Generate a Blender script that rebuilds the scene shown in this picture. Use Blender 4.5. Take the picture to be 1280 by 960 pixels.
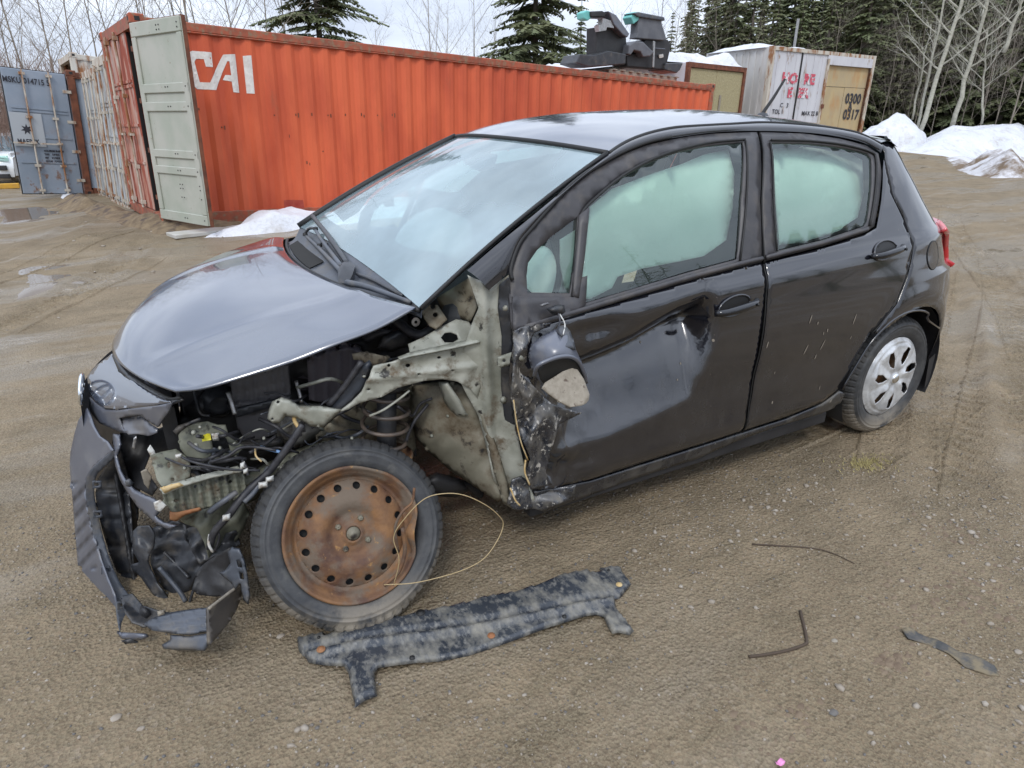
import bpy, math, random
import numpy as np
from mathutils import Vector, Matrix
from mathutils.geometry import delaunay_2d_cdt
random.seed(7); rng = np.random.default_rng(7)
PI = math.pi
sc = bpy.context.scene
for o in list(bpy.data.objects): bpy.data.objects.remove(o)
COL = sc.collection

# ------------------------------------------------------------------ camera
F_PX, CX, CY, CZ, YAW, PITCH, ROLL = 796.753, -.4806, -2.4101, 1.4299, .5064, .3859, -.0021
_f = Vector((math.sin(YAW)*math.cos(PITCH), math.cos(YAW)*math.cos(PITCH), -math.sin(PITCH)))
_r = Vector((math.cos(YAW), -math.sin(YAW), 0)); _u = _r.cross(_f)
_R = _r*math.cos(ROLL)+_u*math.sin(ROLL); _U = -_r*math.sin(ROLL)+_u*math.cos(ROLL)
cam = bpy.data.cameras.new('camera'); camo = bpy.data.objects.new('camera', cam); COL.objects.link(camo)
cam.sensor_fit = 'HORIZONTAL'; cam.sensor_width = 36; cam.lens = 36*F_PX/1280
cam.clip_start = .05; cam.clip_end = 2000
mm = Matrix((_R, _U, -_f)).transposed().to_4x4(); mm.translation = (CX, CY, CZ); camo.matrix_world = mm
sc.camera = camo
# ------------------------------------------------------------------ sky and sun (overcast day)
SUN_EL, SUN_AZ = math.radians(48), math.radians(215)   # azimuth: compass direction of the sun, from +Y clockwise
w = bpy.data.worlds.new('World'); sc.world = w; w.use_nodes = True
nt = w.node_tree; N = nt.nodes; L = nt.links; N.clear()
out = N.new('ShaderNodeOutputWorld'); bg = N.new('ShaderNodeBackground'); bg.inputs[1].default_value = .1
sky = N.new('ShaderNodeTexSky'); sky.sky_type = 'NISHITA'; sky.sun_disc = False
sky.sun_elevation = SUN_EL; sky.sun_rotation = SUN_AZ
tc = N.new('ShaderNodeTexCoord'); sep = N.new('ShaderNodeSeparateXYZ'); L.new(tc.outputs['Generated'], sep.inputs[0])
# overcast cloud deck: luminance grows from horizon to zenith like every overcast sky, with soft lumps
ma = N.new('ShaderNodeMath'); ma.operation = 'MAXIMUM'; L.new(sep.outputs[2], ma.inputs[0]); ma.inputs[1].default_value = 0
mb = N.new('ShaderNodeMath'); mb.operation = 'MULTIPLY_ADD'; L.new(ma.outputs[0], mb.inputs[0]); mb.inputs[1].default_value = 9.5; mb.inputs[2].default_value = 9.0
mp = N.new('ShaderNodeMapping'); mp.inputs['Scale'].default_value = (1, 1, 3); L.new(tc.outputs['Generated'], mp.inputs[0])
nz = N.new('ShaderNodeTexNoise'); nz.inputs['Scale'].default_value = 3.2; nz.inputs['Detail'].default_value = 6; nz.inputs['Roughness'].default_value = .55
L.new(mp.outputs[0], nz.inputs[0])
mr = N.new('ShaderNodeMapRange'); mr.inputs[1].default_value = .3; mr.inputs[2].default_value = .7; mr.inputs[3].default_value = .72; mr.inputs[4].default_value = 1.12
L.new(nz.outputs[0], mr.inputs[0])
mc = N.new('ShaderNodeMath'); mc.operation = 'MULTIPLY'; L.new(mb.outputs[0], mc.inputs[0]); L.new(mr.outputs[0], mc.inputs[1])
cr = N.new('ShaderNodeMix'); cr.data_type = 'RGBA'; cr.inputs[6].default_value = (.74, .85, 1.10, 1); cr.inputs[7].default_value = (.95, 1.0, 1.06, 1); L.new(nz.outputs[0], cr.inputs[0])
vm = N.new('ShaderNodeVectorMath'); vm.operation = 'SCALE'; L.new(cr.outputs[2], vm.inputs[0]); L.new(mc.outputs[0], vm.inputs[3])
mx = N.new('ShaderNodeMix'); mx.data_type = 'RGBA'; mx.inputs[0].default_value = .9; L.new(sky.outputs[0], mx.inputs[6]); L.new(vm.outputs[0], mx.inputs[7])
L.new(mx.outputs[2], bg.inputs[0]); L.new(bg.outputs[0], out.inputs[0])
sl = bpy.data.lights.new('sun', 'SUN'); sl.energy = 1.2; sl.angle = math.radians(14); sl.color = (1, .965, .91)
so = bpy.data.objects.new('sun', sl); COL.objects.link(so)
so.rotation_euler = Vector((-math.sin(SUN_AZ)*math.cos(SUN_EL), -math.cos(SUN_AZ)*math.cos(SUN_EL), -math.sin(SUN_EL))).to_track_quat('-Z', 'Y').to_euler()
sc.view_settings.view_transform = 'Standard'; sc.view_settings.look = 'None'; sc.view_settings.exposure = 0.22; sc.view_settings.gamma = 1
sc.cycles.max_bounces = 8; sc.cycles.transparent_max_bounces = 12; sc.cycles.caustics_reflective = False; sc.cycles.caustics_refractive = False
sc.cycles.use_denoising = True

# ------------------------------------------------------------------ materials
def mat(name, base, rough=.6, metal=0., ior=1.5, var=None, vscale=5., vdet=6., bump=0., bscale=40., dirt_or_sheen=None, dscale=6., dlo=.5, dhi=.62,
        dirt2=None, d2scale=20., d2lo=.6, d2hi=.66, coat=0., stretch=(1, 1, 1), dzlo=None, dzhi=None, objc=False, drough=.85, spec=.5, tcolor=None, rvar=0.):
    """procedural Principled: base colour varied by noise (var), one or two dirt/rust masks, bump"""
    m = bpy.data.materials.new(name); m.use_nodes = True
    t = m.node_tree; n = t.nodes; l = t.links; b = n['Principled BSDF']
    if objc:
        tx = n.new('ShaderNodeTexCoord'); src = tx.outputs['Object']
    else:
        g = n.new('ShaderNodeNewGeometry'); src = g.outputs['Position']
    mpn = n.new('ShaderNodeMapping'); mpn.inputs['Scale'].default_value = stretch; l.new(src, mpn.inputs[0]); P = mpn.outputs[0]
    def noise(s, d=5., r=.55):
        q = n.new('ShaderNodeTexNoise'); q.inputs['Scale'].default_value = s; q.inputs['Detail'].default_value = d; q.inputs['Roughness'].default_value = r
        l.new(P, q.inputs[0]); return q.outputs[0]
    def ramp(v, lo, hi, a=0., c=1.):
        q = n.new('ShaderNodeMapRange'); q.inputs[1].default_value = lo; q.inputs[2].default_value = hi; q.inputs[3].default_value = a; q.inputs[4].default_value = c
        l.new(v, q.inputs[0]); return q.outputs[0]
    def mixc(f, a, c):
        q = n.new('ShaderNodeMix'); q.data_type = 'RGBA'
        for v, i in ((f, 0), (a, 6), (c, 7)):
            if isinstance(v, (int, float)): q.inputs[i].default_value = v
            elif isinstance(v, tuple): q.inputs[i].default_value = (*v[:3], 1)
            else: l.new(v, q.inputs[i])
        return q.outputs[2]
    c = base; mask = None
    if var is not None: c = mixc(ramp(noise(vscale, vdet), .35, .65), base, var)
    rsock = None
    if dirt_or_sheen is not None:
        mask = ramp(noise(dscale, 8., .65), dlo, dhi)
        if dzlo is not None:
            s = n.new('ShaderNodeSeparateXYZ'); l.new(src, s.inputs[0])
            zz = ramp(s.outputs[2], dzlo, dzhi, 1., 0.)
            q = n.new('ShaderNodeMath'); q.operation = 'MULTIPLY'; l.new(mask, q.inputs[0]); l.new(zz, q.inputs[1]); mask = q.outputs[0]
        c = mixc(mask, c, dirt_or_sheen)
    if dirt2 is not None:
        mk2 = ramp(noise(d2scale, 8., .6), d2lo, d2hi); c = mixc(mk2, c, dirt2)
    if isinstance(c, tuple): b.inputs['Base Color'].default_value = (*c[:3], 1)
    else: l.new(c, b.inputs['Base Color'])
    if mask is not None:
        l.new(ramp(mask, 0., 1., rough, drough), b.inputs['Roughness'])
    elif rvar:
        l.new(ramp(noise(vscale*2), .3, .7, max(.02, rough-rvar), rough+rvar), b.inputs['Roughness'])
    else: b.inputs['Roughness'].default_value = rough
    b.inputs['Metallic'].default_value = metal; b.inputs['IOR'].default_value = ior
    b.inputs['Coat Weight'].default_value = coat; b.inputs['Coat Roughness'].default_value = .03
    b.inputs['Specular IOR Level'].default_value = spec
    if bump:
        bn = n.new('ShaderNodeBump'); bn.inputs['Strength'].default_value = 1.; bn.inputs['Distance'].default_value = bump
        l.new(noise(bscale, 6., .6), bn.inputs['Height']); l.new(bn.outputs[0], b.inputs['Normal'])
    return m

def glass_mat(name, tint, sky_haze, ffac, ior=1.6, rough=.0):
    m = bpy.data.materials.new(name); m.use_nodes = True; t = m.node_tree; n = t.nodes; l = t.links; n.clear()
    o = n.new('ShaderNodeOutputMaterial'); tr = n.new('ShaderNodeBsdfTransparent'); tr.inputs[0].default_value = (*tint, 1)
    gl = n.new('ShaderNodeBsdfGlossy'); gl.inputs['Roughness'].default_value = rough; gl.inputs[0].default_value = (.95, 1, 1, 1)
    fr = n.new('ShaderNodeFresnel'); fr.inputs[0].default_value = ior
    df = n.new('ShaderNodeBsdfDiffuse'); df.inputs[0].default_value = (*sky_haze, 1)  # pale diffuse layer paints sky reflection and haze into the glass
    g = n.new('ShaderNodeNewGeometry'); nz = n.new('ShaderNodeTexNoise'); nz.inputs['Scale'].default_value = 2.2; nz.inputs['Detail'].default_value = 4; l.new(g.outputs['Position'], nz.inputs[0])
    mrn = n.new('ShaderNodeMapRange'); mrn.inputs[1].default_value = .3; mrn.inputs[2].default_value = .75; mrn.inputs[3].default_value = ffac*.6; mrn.inputs[4].default_value = ffac*1.4; l.new(nz.outputs[0], mrn.inputs[0])
    a = n.new('ShaderNodeMixShader'); l.new(mrn.outputs[0], a.inputs[0]); l.new(tr.outputs[0], a.inputs[1]); l.new(df.outputs[0], a.inputs[2])
    c = n.new('ShaderNodeMixShader'); l.new(fr.outputs[0], c.inputs[0]); l.new(a.outputs[0], c.inputs[1]); l.new(gl.outputs[0], c.inputs[2]); l.new(c.outputs[0], o.inputs[0])
    return m

M = {}
M['paint'] = mat('black_paint', (.010, .010, .014), .06, ior=1.65, coat=.5, dirt_or_sheen=(.022, .023, .027), dscale=9, dlo=.42, dhi=1.0, drough=.3, dirt2=(.2, .17, .14), d2scale=110, d2lo=.72, d2hi=.78, bump=.0002, bscale=60)
M['paint_skylit'] = mat('sky_lightened_black_paint', (.045, .057, .086), .13, ior=2.0, coat=.8, dirt_or_sheen=(.085, .10, .132), dscale=2.2, dlo=.35, dhi=.9, drough=.24)  # black paint with the sky's reflection painted in as pale blue base and blotches
M['trim'] = mat('matte_black_trim', (.035, .034, .037), .42, var=(.055, .052, .055), vscale=12, bump=.0006, bscale=220, dirt_or_sheen=(.13, .115, .1), dscale=14, dlo=.5, dhi=.95)
M['plastic'] = mat('black_plastic', (.022, .024, .028), .38, var=(.04, .043, .05), vscale=9, bump=.001, bscale=60, dirt_or_sheen=(.15, .13, .105), dscale=11, dlo=.52, dhi=.85)
M['plastic_grey'] = mat('bluish_grey_plastic', (.05, .058, .072), .4, var=(.085, .095, .115), vscale=6, bump=.001, bscale=70, dirt_or_sheen=(.2, .175, .14), dscale=9, dlo=.5, dhi=.85)
M['bumper'] = mat('bumper_plastic', (.075, .082, .105), .3, var=(.1, .11, .14), vscale=4, ior=1.8, dirt_or_sheen=(.22, .2, .17), dscale=8, dlo=.52, dhi=.95)
M['rubber'] = mat('rubber_seal', (.012, .012, .012), .6)
M['dark'] = mat('dull_black_plastic', (.016, .016, .018), .55, bump=.002, bscale=30, var=(.03, .03, .032))  # near-black plastic for inner and underside parts
M['zinc'] = mat('primer_grey_metal', (.22, .225, .185), .42, var=(.42, .425, .37), vscale=9, bump=.0012, bscale=34, dirt_or_sheen=(.13, .10, .065), dscale=12, dlo=.53, dhi=.66, dirt2=(.03, .028, .025), d2scale=22, d2lo=.63, d2hi=.68)
M['zinc_brown'] = mat('dirty_primer_metal', (.165, .155, .115), .6, var=(.25, .225, .17), vscale=7, bump=.002, bscale=22, dirt_or_sheen=(.085, .058, .03), dscale=7, dlo=.47, dhi=.64, dirt2=(.03, .026, .022), d2scale=14, d2lo=.58, d2hi=.66)
M['olive'] = mat('olive_grey_metal', (.125, .13, .098), .5, var=(.19, .195, .15), vscale=12, bump=.0012, bscale=40, dirt_or_sheen=(.09, .065, .04), dscale=13, dlo=.54, dhi=.68, dirt2=(.025, .024, .022), d2scale=20, d2lo=.6, d2hi=.68)
M['steel'] = mat('bare_steel', (.42, .42, .42), .38, metal=.8, var=(.3, .29, .28), vscale=30)
M['rust'] = mat('rusty_steel', (.085, .042, .028), .72, var=(.235, .12, .05), vscale=12, vdet=14, bump=.0018, bscale=110, dirt_or_sheen=(.15, .115, .085), dscale=9, dlo=.47, dhi=.60, dirt2=(.36, .20, .07), d2scale=30, d2lo=.62, d2hi=.7)
M['rust_orange'] = mat('orange_rust', (.28, .14, .06), .75, var=(.3, .12, .05), vscale=25, bump=.001, bscale=100)
M['tyre'] = mat('tyre_rubber', (.030, .032, .036), .55, var=(.058, .06, .062), vscale=22, bump=.0012, bscale=70, dirt_or_sheen=(.27, .235, .185), dscale=9, dlo=.34, dhi=.5, dzlo=.035, dzhi=.15, dirt2=(.085, .084, .08), d2scale=17, d2lo=.56, d2hi=.72)
M['tyre_mud'] = mat('muddy_tyre_tread', (.030, .031, .033), .75, var=(.055, .054, .052), vscale=20, bump=.0015, bscale=90, dirt_or_sheen=(.27, .235, .185), dscale=9, dlo=.32, dhi=.5, dzlo=.04, dzhi=.26)
M['silver'] = mat('silver_wheel_cover', (.72, .74, .76), .33, metal=.35, var=(.42, .43, .44), vscale=14, dirt_or_sheen=(.33, .3, .26), dscale=16, dlo=.55, dhi=.8)
M['airbag'] = mat('airbag_fabric', (.92, .95, .90), .85, var=(.80, .86, .80), vscale=3, bump=.01, bscale=7)
M['seat'] = mat('seat_fabric', (.06, .06, .065), .9)
M['inner'] = mat('cabin_plastic', (.045, .05, .055), .7)
M['red_lens'] = mat('red_lens', (.55, .012, .02), .12, ior=1.6, coat=1.)
M['chrome'] = mat('chrome', (.8, .82, .84), .12, metal=1.)
M['wire'] = mat('black_cable', (.02, .02, .025), .5, var=(.05, .05, .055), vscale=40)
M['white_plastic'] = mat('white_connector', (.6, .6, .57), .5, dirt_or_sheen=(.3, .25, .2), dscale=30)
M['yellow'] = mat('yellow_sticker', (.75, .68, .04), .6)
M['bluewire'] = mat('blue_tape', (.2, .35, .6), .5)
M['foam'] = mat('torn_beige_lining', (.5, .33, .12), .8, var=(.62, .5, .3), vscale=30)
M['tan'] = mat('mirror_back_board', (.33, .295, .24), .9, var=(.25, .22, .175), vscale=60, dirt_or_sheen=(.12, .09, .07), dscale=50, dlo=.58, dhi=.66, bump=.001, bscale=150)
M['glass_side'] = glass_mat('green_side_glass', (.80, .985, .91), (.55, .72, .66), .03, 1.75)
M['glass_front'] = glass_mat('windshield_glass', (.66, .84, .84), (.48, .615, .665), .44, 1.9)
M['orange'] = mat('orange_container_paint', (.66, .125, .045), .55, var=(.47, .072, .026), vscale=2.0, dirt_or_sheen=(.30, .10, .05), dscale=3.2, dlo=.62, dhi=.8, dirt2=(.2, .07, .035), d2scale=26, d2lo=.73, d2hi=.76, stretch=(1, 1, .35), bump=.003, bscale=5)
M['orange_rail'] = mat('orange_rail_rusted', (.42, .09, .04), .65, var=(.22, .07, .04), vscale=7, dirt_or_sheen=(.25, .16, .1), dscale=12, dlo=.5, dhi=.62)
M['white_paint'] = mat('faded_white_paint', (.74, .72, .68), .6, var=(.62, .58, .54), vscale=14, dirt_or_sheen=(.5, .12, .05), dscale=40, dlo=.68, dhi=.72)
M['door_pale'] = mat('pale_green_grey_paint', (.44, .44, .385), .5, var=(.36, .385, .32), vscale=2.5, dirt_or_sheen=(.25, .2, .14), dscale=14, dlo=.64, dhi=.7, dirt2=(.1, .08, .07), d2scale=60, d2lo=.73, d2hi=.76)
M['rust_dark'] = mat('dark_rust', (.10, .035, .02), .8, var=(.2, .07, .035), vscale=9, bump=.002, bscale=50)
M['rust_cream'] = mat('rust_streaked_cream_paint', (.55, .51, .44), .65, var=(.45, .4, .33), vscale=5, dirt_or_sheen=(.27, .12, .05), dscale=5, dlo=.48, dhi=.6, stretch=(1, 1, .35))
M['grey_door'] = mat('greyish_white_paint', (.45, .48, .5), .6, var=(.36, .38, .38), vscale=3, dirt_or_sheen=(.27, .14, .07), dscale=6, dlo=.54, dhi=.64, stretch=(1, 1, .3))
M['red_door'] = mat('worn_red_white_paint', (.5, .36, .3), .6, var=(.42, .12, .06), vscale=3, dirt_or_sheen=(.3, .06, .03), dscale=6, dlo=.47, dhi=.56, stretch=(1, 1, .25))
M['blue_door'] = mat('blue_grey_paint', (.235, .285, .35), .55, var=(.29, .33, .39), vscale=2.5, dirt_or_sheen=(.2, .11, .07), dscale=5, dlo=.56, dhi=.64, dzlo=.3, dzhi=1.5)
M['lettering'] = mat('dark_lettering', (.03, .03, .04), .7)
M['red_letter'] = mat('faded_red_lettering', (.55, .08, .12), .7, dirt_or_sheen=(.68, .68, .7), dscale=6, dlo=.5, dhi=.56)
M['interior_dark'] = mat('container_interior', (.05, .03, .025), .9)
M['shed_white'] = mat('weathered_white_panel', (.60, .60, .63), .6, var=(.5, .5, .53), vscale=2, dirt_or_sheen=(.3, .2, .13), dscale=4, dlo=.6, dhi=.7, stretch=(1, 1, .4))
M['shed_grey'] = mat('weathered_grey_panel', (.42, .41, .39), .7, var=(.55, .54, .53), vscale=2.2, dirt_or_sheen=(.2, .14, .1), dscale=3, dlo=.55, dhi=.7, stretch=(1, 1, .3))
M['osb'] = mat('strand_board', (.36, .31, .17), .85, var=(.27, .235, .13), vscale=26, dirt_or_sheen=(.45, .4, .26), dscale=60, dlo=.5, dhi=.6)
M['plywood'] = mat('weathered_plywood', (.48, .37, .2), .8, var=(.4, .32, .2), vscale=3, dirt_or_sheen=(.45, .25, .1), dscale=2.2, dlo=.5, dhi=.7, stretch=(1, 1, .5))
M['snow'] = mat('snow', (.60, .62, .66), .75, var=(.70, .71, .74), vscale=1.2, bump=.09, bscale=3.5, dirt_or_sheen=(.36, .32, .27), dscale=2.2, dlo=.52, dhi=.80, dirt2=(.30, .26, .21), d2scale=34, d2lo=.66, d2hi=.74)
M['snow_dirty'] = mat('dirty_snow', (.55, .55, .57), .8, var=(.66, .66, .69), vscale=2, bump=.07, bscale=6, dirt_or_sheen=(.17, .12, .075), dscale=1.1, dlo=.45, dhi=.58, dirt2=(.28, .23, .17), d2scale=25, d2lo=.6, d2hi=.68)
M['wood'] = mat('old_wood', (.3, .27, .22), .85, var=(.22, .19, .15), vscale=9, stretch=(1, 1, 5))
M['needles'] = mat('spruce_needles', (.10, .125, .055), .7, var=(.17, .18, .09), vscale=.5)
M['needles_light'] = mat('light_spruce_needles', (.135, .165, .072), .7, var=(.2, .2, .11), vscale=.4)
M['bark'] = mat('spruce_bark', (.11, .09, .075), .9, var=(.17, .15, .13), vscale=8, bump=.02, bscale=12)
M['birch'] = mat('birch_bark', (.46, .45, .38), .8, var=(.34, .33, .27), vscale=5, dirt_or_sheen=(.06, .055, .05), dscale=9, dlo=.64, dhi=.68, stretch=(1, 1, 2.2))
M['twig'] = mat('bare_twigs', (.30, .265, .22), .9, var=(.17, .145, .12), vscale=4)
M['brush'] = mat('red_brown_twigs', (.2, .125, .095), .9, var=(.26, .18, .14), vscale=4)
M['white_car'] = mat('white_car_paint', (.72, .75, .77), .15, ior=1.6, coat=.5)
M['car_glass'] = mat('dark_car_glass', (.1, .14, .16), .04, ior=1.9)
M['teal'] = mat('turquoise_plastic', (.16, .5, .47), .5)
M['tar'] = mat('dark_debris', (.05, .052, .052), .8, var=(.09, .085, .08), vscale=30, bump=.002, bscale=90, dirt_or_sheen=(.19, .155, .10), dscale=14, dlo=.44, dhi=.58)
M['stick'] = mat('dark_stick', (.07, .05, .035), .9)
M['pebble'] = mat('pebbles', (.23, .19, .145), .8, var=(.36, .32, .27), vscale=25, objc=False)
M['pebble_dark'] = mat('dark_pebbles', (.1, .1, .1), .7, var=(.16, .14, .12), vscale=20)
M['shield'] = mat('splash_shield_plastic', (.028, .033, .042), .24, var=(.05, .057, .068), vscale=5, bump=.001, bscale=60, dirt_or_sheen=(.28, .26, .21), dscale=10, dlo=.47, dhi=.74, dirt2=(.2, .195, .18), d2scale=44, d2lo=.5, d2hi=.72, stretch=(1.6, 1, 1))
M['scrape'] = mat('scraped_black_paint', (.012, .013, .019), .2, ior=1.8, var=(.035, .04, .05), vscale=9, dirt_or_sheen=(.17, .155, .13), dscale=13, dlo=.45, dhi=.72, stretch=(2.2, 1, 1.4), dirt2=(.42, .40, .36), d2scale=30, d2lo=.585, d2hi=.63, bump=.002, bscale=30)

# ------------------------------------------------------------------ object helpers
def mesh_obj(name, verts, faces, m, parent=None, smooth=False, mats=None, midx=None):
    me = bpy.data.meshes.new(name)
    me.from_pydata([tuple(map(float, v)) for v in verts], [], [tuple(map(int, f)) for f in faces])
    for q in (mats or [m]): me.materials.append(q)
    if midx is not None: me.polygons.foreach_set('material_index', midx)
    if smooth: me.polygons.foreach_set('use_smooth', [True]*len(me.polygons))
    me.update()
    o = bpy.data.objects.new(name, me); COL.objects.link(o)
    if parent is not None: o.parent = parent
    return o
def tag(o, label=None, cat=None, group=None, kind=None):
    for k, v in (('label', label), ('category', cat), ('group', group), ('kind', kind)):
        if v: o[k] = v
    return o
def empty(name, label, cat, loc=(0, 0, 0), rz=0, group=None):
    o = bpy.data.objects.new(name, None); COL.objects.link(o); o.location = loc; o.rotation_euler = (0, 0, rz)
    o.empty_display_size = .2
    return tag(o, label, cat, group)
class MB:
    """collects simple solids into one mesh"""
    def __init__(s): s.v = []; s.f = []
    def add(s, v, f):
        b = len(s.v); s.v += [tuple(q) for q in v]; s.f += [tuple(i+b for i in q) for q in f]
    def box(s, lo, hi, mat=None):
        x0, y0, z0 = lo; x1, y1, z1 = hi
        v = [(x0, y0, z0), (x1, y0, z0), (x1, y1, z0), (x0, y1, z0), (x0, y0, z1), (x1, y0, z1), (x1, y1, z1), (x0, y1, z1)]
        if mat is not None: v = [tuple(mat @ Vector(q)) for q in v]
        s.add(v, [(0, 3, 2, 1), (4, 5, 6, 7), (0, 1, 5, 4), (1, 2, 6, 5), (2, 3, 7, 6), (3, 0, 4, 7)])
    def hexa(s, p): s.add(p, [(0, 3, 2, 1), (4, 5, 6, 7), (0, 1, 5, 4), (1, 2, 6, 5), (2, 3, 7, 6), (3, 0, 4, 7)])
    def tube(s, pts, r, n=8, cap=True, r1=None):
        pts = [Vector(p) for p in pts]; rings = []; up = Vector((0, 0, 1)); K = len(pts)
        prev = None
        for i, p in enumerate(pts):
            d = (pts[min(i+1, K-1)]-pts[max(i-1, 0)]).normalized()
            a = prev if prev is not None else (up.cross(d) if abs(d.z) < .95 else Vector((1, 0, 0)).cross(d))
            a = (a-d*a.dot(d)).normalized(); prev = a; b = d.cross(a)
            rr = r if r1 is None else r+(r1-r)*i/(K-1)
            if callable(r): rr = r(i/(K-1))
            rings.append([p+(a*math.cos(2*PI*k/n)+b*math.sin(2*PI*k/n))*rr for k in range(n)])
        v = [q for rg in rings for q in rg]; f = []
        for i in range(K-1):
            for k in range(n):
                f.append((i*n+k, i*n+(k+1) % n, (i+1)*n+(k+1) % n, (i+1)*n+k))
        if cap: f += [tuple(range(n))[::-1], tuple((K-1)*n+k for k in range(n))]
        s.add(v, f)
    def build(s, name, m, parent=None, smooth=False): return mesh_obj(name, s.v, s.f, m, parent, smooth)
def bevel(o, w=.004, seg=2):
    q = o.modifiers.new('bevel', 'BEVEL'); q.width = w; q.segments = seg; q.limit_method = 'ANGLE'; q.angle_limit = .6; return o
def solid(o, t, off=-1):
    q = o.modifiers.new('solid', 'SOLIDIFY'); q.thickness = t; q.offset = off; return o
def inpoly(x, y, poly):
    c = np.zeros(np.shape(x), bool); n = len(poly); j = n-1
    for i in range(n):
        xi, yi = poly[i]; xj, yj = poly[j]
        with np.errstate(divide='ignore', invalid='ignore'):
            c ^= ((yi > y) != (yj > y)) & (x < (xj-xi)*(y-yi)/(yj-yi+1e-12)+xi)
        j = i
    return c
def resample(poly, st):
    o = []
    for i in range(len(poly)):
        a = np.array(poly[i], float); b = np.array(poly[(i+1) % len(poly)], float)
        k = max(1, int(np.ceil(np.linalg.norm(b-a)/st)))
        for t in range(k): o.append(tuple(a+(b-a)*t/k))
    return o
def sheet(name, outline, fn, m, parent=None, st=.03, holes=(), thick=.0, smooth=True, off=-1, jit=0.):
    """2-D outline (with holes) filled with a fine triangulation and lifted to 3-D by fn(u, v)"""
    rings = [resample(outline, st)]+[resample(h, st) for h in holes]
    P = []; E = []
    for r in rings:
        b = len(P); P += [Vector(q) for q in r]; E += [(b+i, b+(i+1) % len(r)) for i in range(len(r))]
    a = np.array(outline, float); lo = a.min(0); hi = a.max(0)
    gx, gy = np.meshgrid(np.arange(lo[0]+st/2, hi[0], st), np.arange(lo[1]+st/2, hi[1], st*.87))
    gx = gx+(np.arange(gx.shape[0]) % 2)[:, None]*st/2
    ok = inpoly(gx, gy, outline)
    for h in holes: ok &= ~inpoly(gx, gy, h)
    B = np.array([tuple(q) for q in P])
    for x, y in zip(gx[ok], gy[ok]):
        if ((B[:, 0]-x)**2+(B[:, 1]-y)**2).min() > (st*.45)**2: P.append(Vector((x, y)))
    vo, eo, fo, *_ = delaunay_2d_cdt(P, E, [], 0, 1e-6)
    V2 = np.array([tuple(v) for v in vo]); F = []
    cen = np.array([V2[list(f)].mean(0) for f in fo])
    keep = inpoly(cen[:, 0], cen[:, 1], outline)
    for h in holes: keep &= ~inpoly(cen[:, 0], cen[:, 1], h)
    for f, k in zip(fo, keep):
        if k: F.append(tuple(f))
    V = [fn(x, y) for x, y in V2]
    o = mesh_obj(name, V, F, m, parent, smooth)
    if thick: solid(o, thick, off)
    return o
def lathe(prof, n, fn=None, close=False):
    """profile [(r, h)] about local Z; returns verts, faces"""
    v = []; f = []; K = len(prof)
    for k in range(n):
        a = 2*PI*k/n
        for i, (r, h) in enumerate(prof):
            if fn: r, h = fn(i, k, r, h, a)
            v.append((r*math.cos(a), r*math.sin(a), h))
    for k in range(n):
        k2 = (k+1) % n
        for i in range(K-1): f.append((k*K+i, k*K+i+1, k2*K+i+1, k2*K+i))
        if close: f.append((k*K+K-1, k*K, k2*K, k2*K+K-1))
    return v, f
def smoothpath(pts, k=6):
    pts = [np.array(p, float) for p in pts]; o = []
    P = [2*pts[0]-pts[1]]+pts+[2*pts[-1]-pts[-2]]
    for i in range(1, len(P)-2):
        for j in range(k):
            t = j/k; a, b, c, d = P[i-1:i+3]
            o.append(.5*((2*b)+(-a+c)*t+(2*a-5*b+4*c-d)*t*t+(-a+3*b-3*c+d)*t**3))
    o.append(pts[-1]); return o
def text_mesh(s, size, spacing=1., bold=0.):
    cu = bpy.data.curves.new('t', 'FONT'); cu.body = s; cu.size = size; cu.space_character = spacing; cu.offset = bold; cu.resolution_u = 3
    o = bpy.data.objects.new('t', cu); COL.objects.link(o)
    dg = bpy.context.evaluated_depsgraph_get(); me = o.evaluated_get(dg).to_mesh()
    v = [tuple(q.co) for q in me.vertices]; f = [tuple(p.vertices) for p in me.polygons]
    o.evaluated_get(dg).to_mesh_clear(); bpy.data.objects.remove(o); bpy.data.curves.remove(cu)
    return v, f

# numpy value noise
_T = rng.random((256, 256))
def vnoise(x, y):
    xi = np.floor(x).astype(int); yi = np.floor(y).astype(int); fx = x-xi; fy = y-yi
    fx = fx*fx*(3-2*fx); fy = fy*fy*(3-2*fy)
    a = _T[xi % 256, yi % 256]; b = _T[(xi+1) % 256, yi % 256]; c = _T[xi % 256, (yi+1) % 256]; d = _T[(xi+1) % 256, (yi+1) % 256]
    return (a*(1-fx)+b*fx)*(1-fy)+(c*(1-fx)+d*fx)*fy-.5
def fbm(x, y, o=4):
    s = 0; a = 1.
    for i in range(o): s = s+a*vnoise(x*2**i+17*i, y*2**i+31*i); a *= .5
    return s
def sstep(a, b, x):
    t = np.clip((x-a)/(b-a), 0, 1); return t*t*(3-2*t)

# ------------------------------------------------------------------ reading the photograph: points on known surfaces
CAM = Vector((CX, CY, CZ))
def ray(px, py): return _f+_R*((px-640)/F_PX)-_U*((py-480)/F_PX)
def at(px, py, x=None, y=None, z=None):
    d = ray(px, py)
    t = (x-CX)/d.x if x is not None else (y-CY)/d.y if y is not None else (z-CZ)/d.z
    return CAM+d*t
def onplane(px, py, O, n):
    d = ray(px, py); return CAM+d*((Vector(O)-CAM).dot(n)/d.dot(n))
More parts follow.
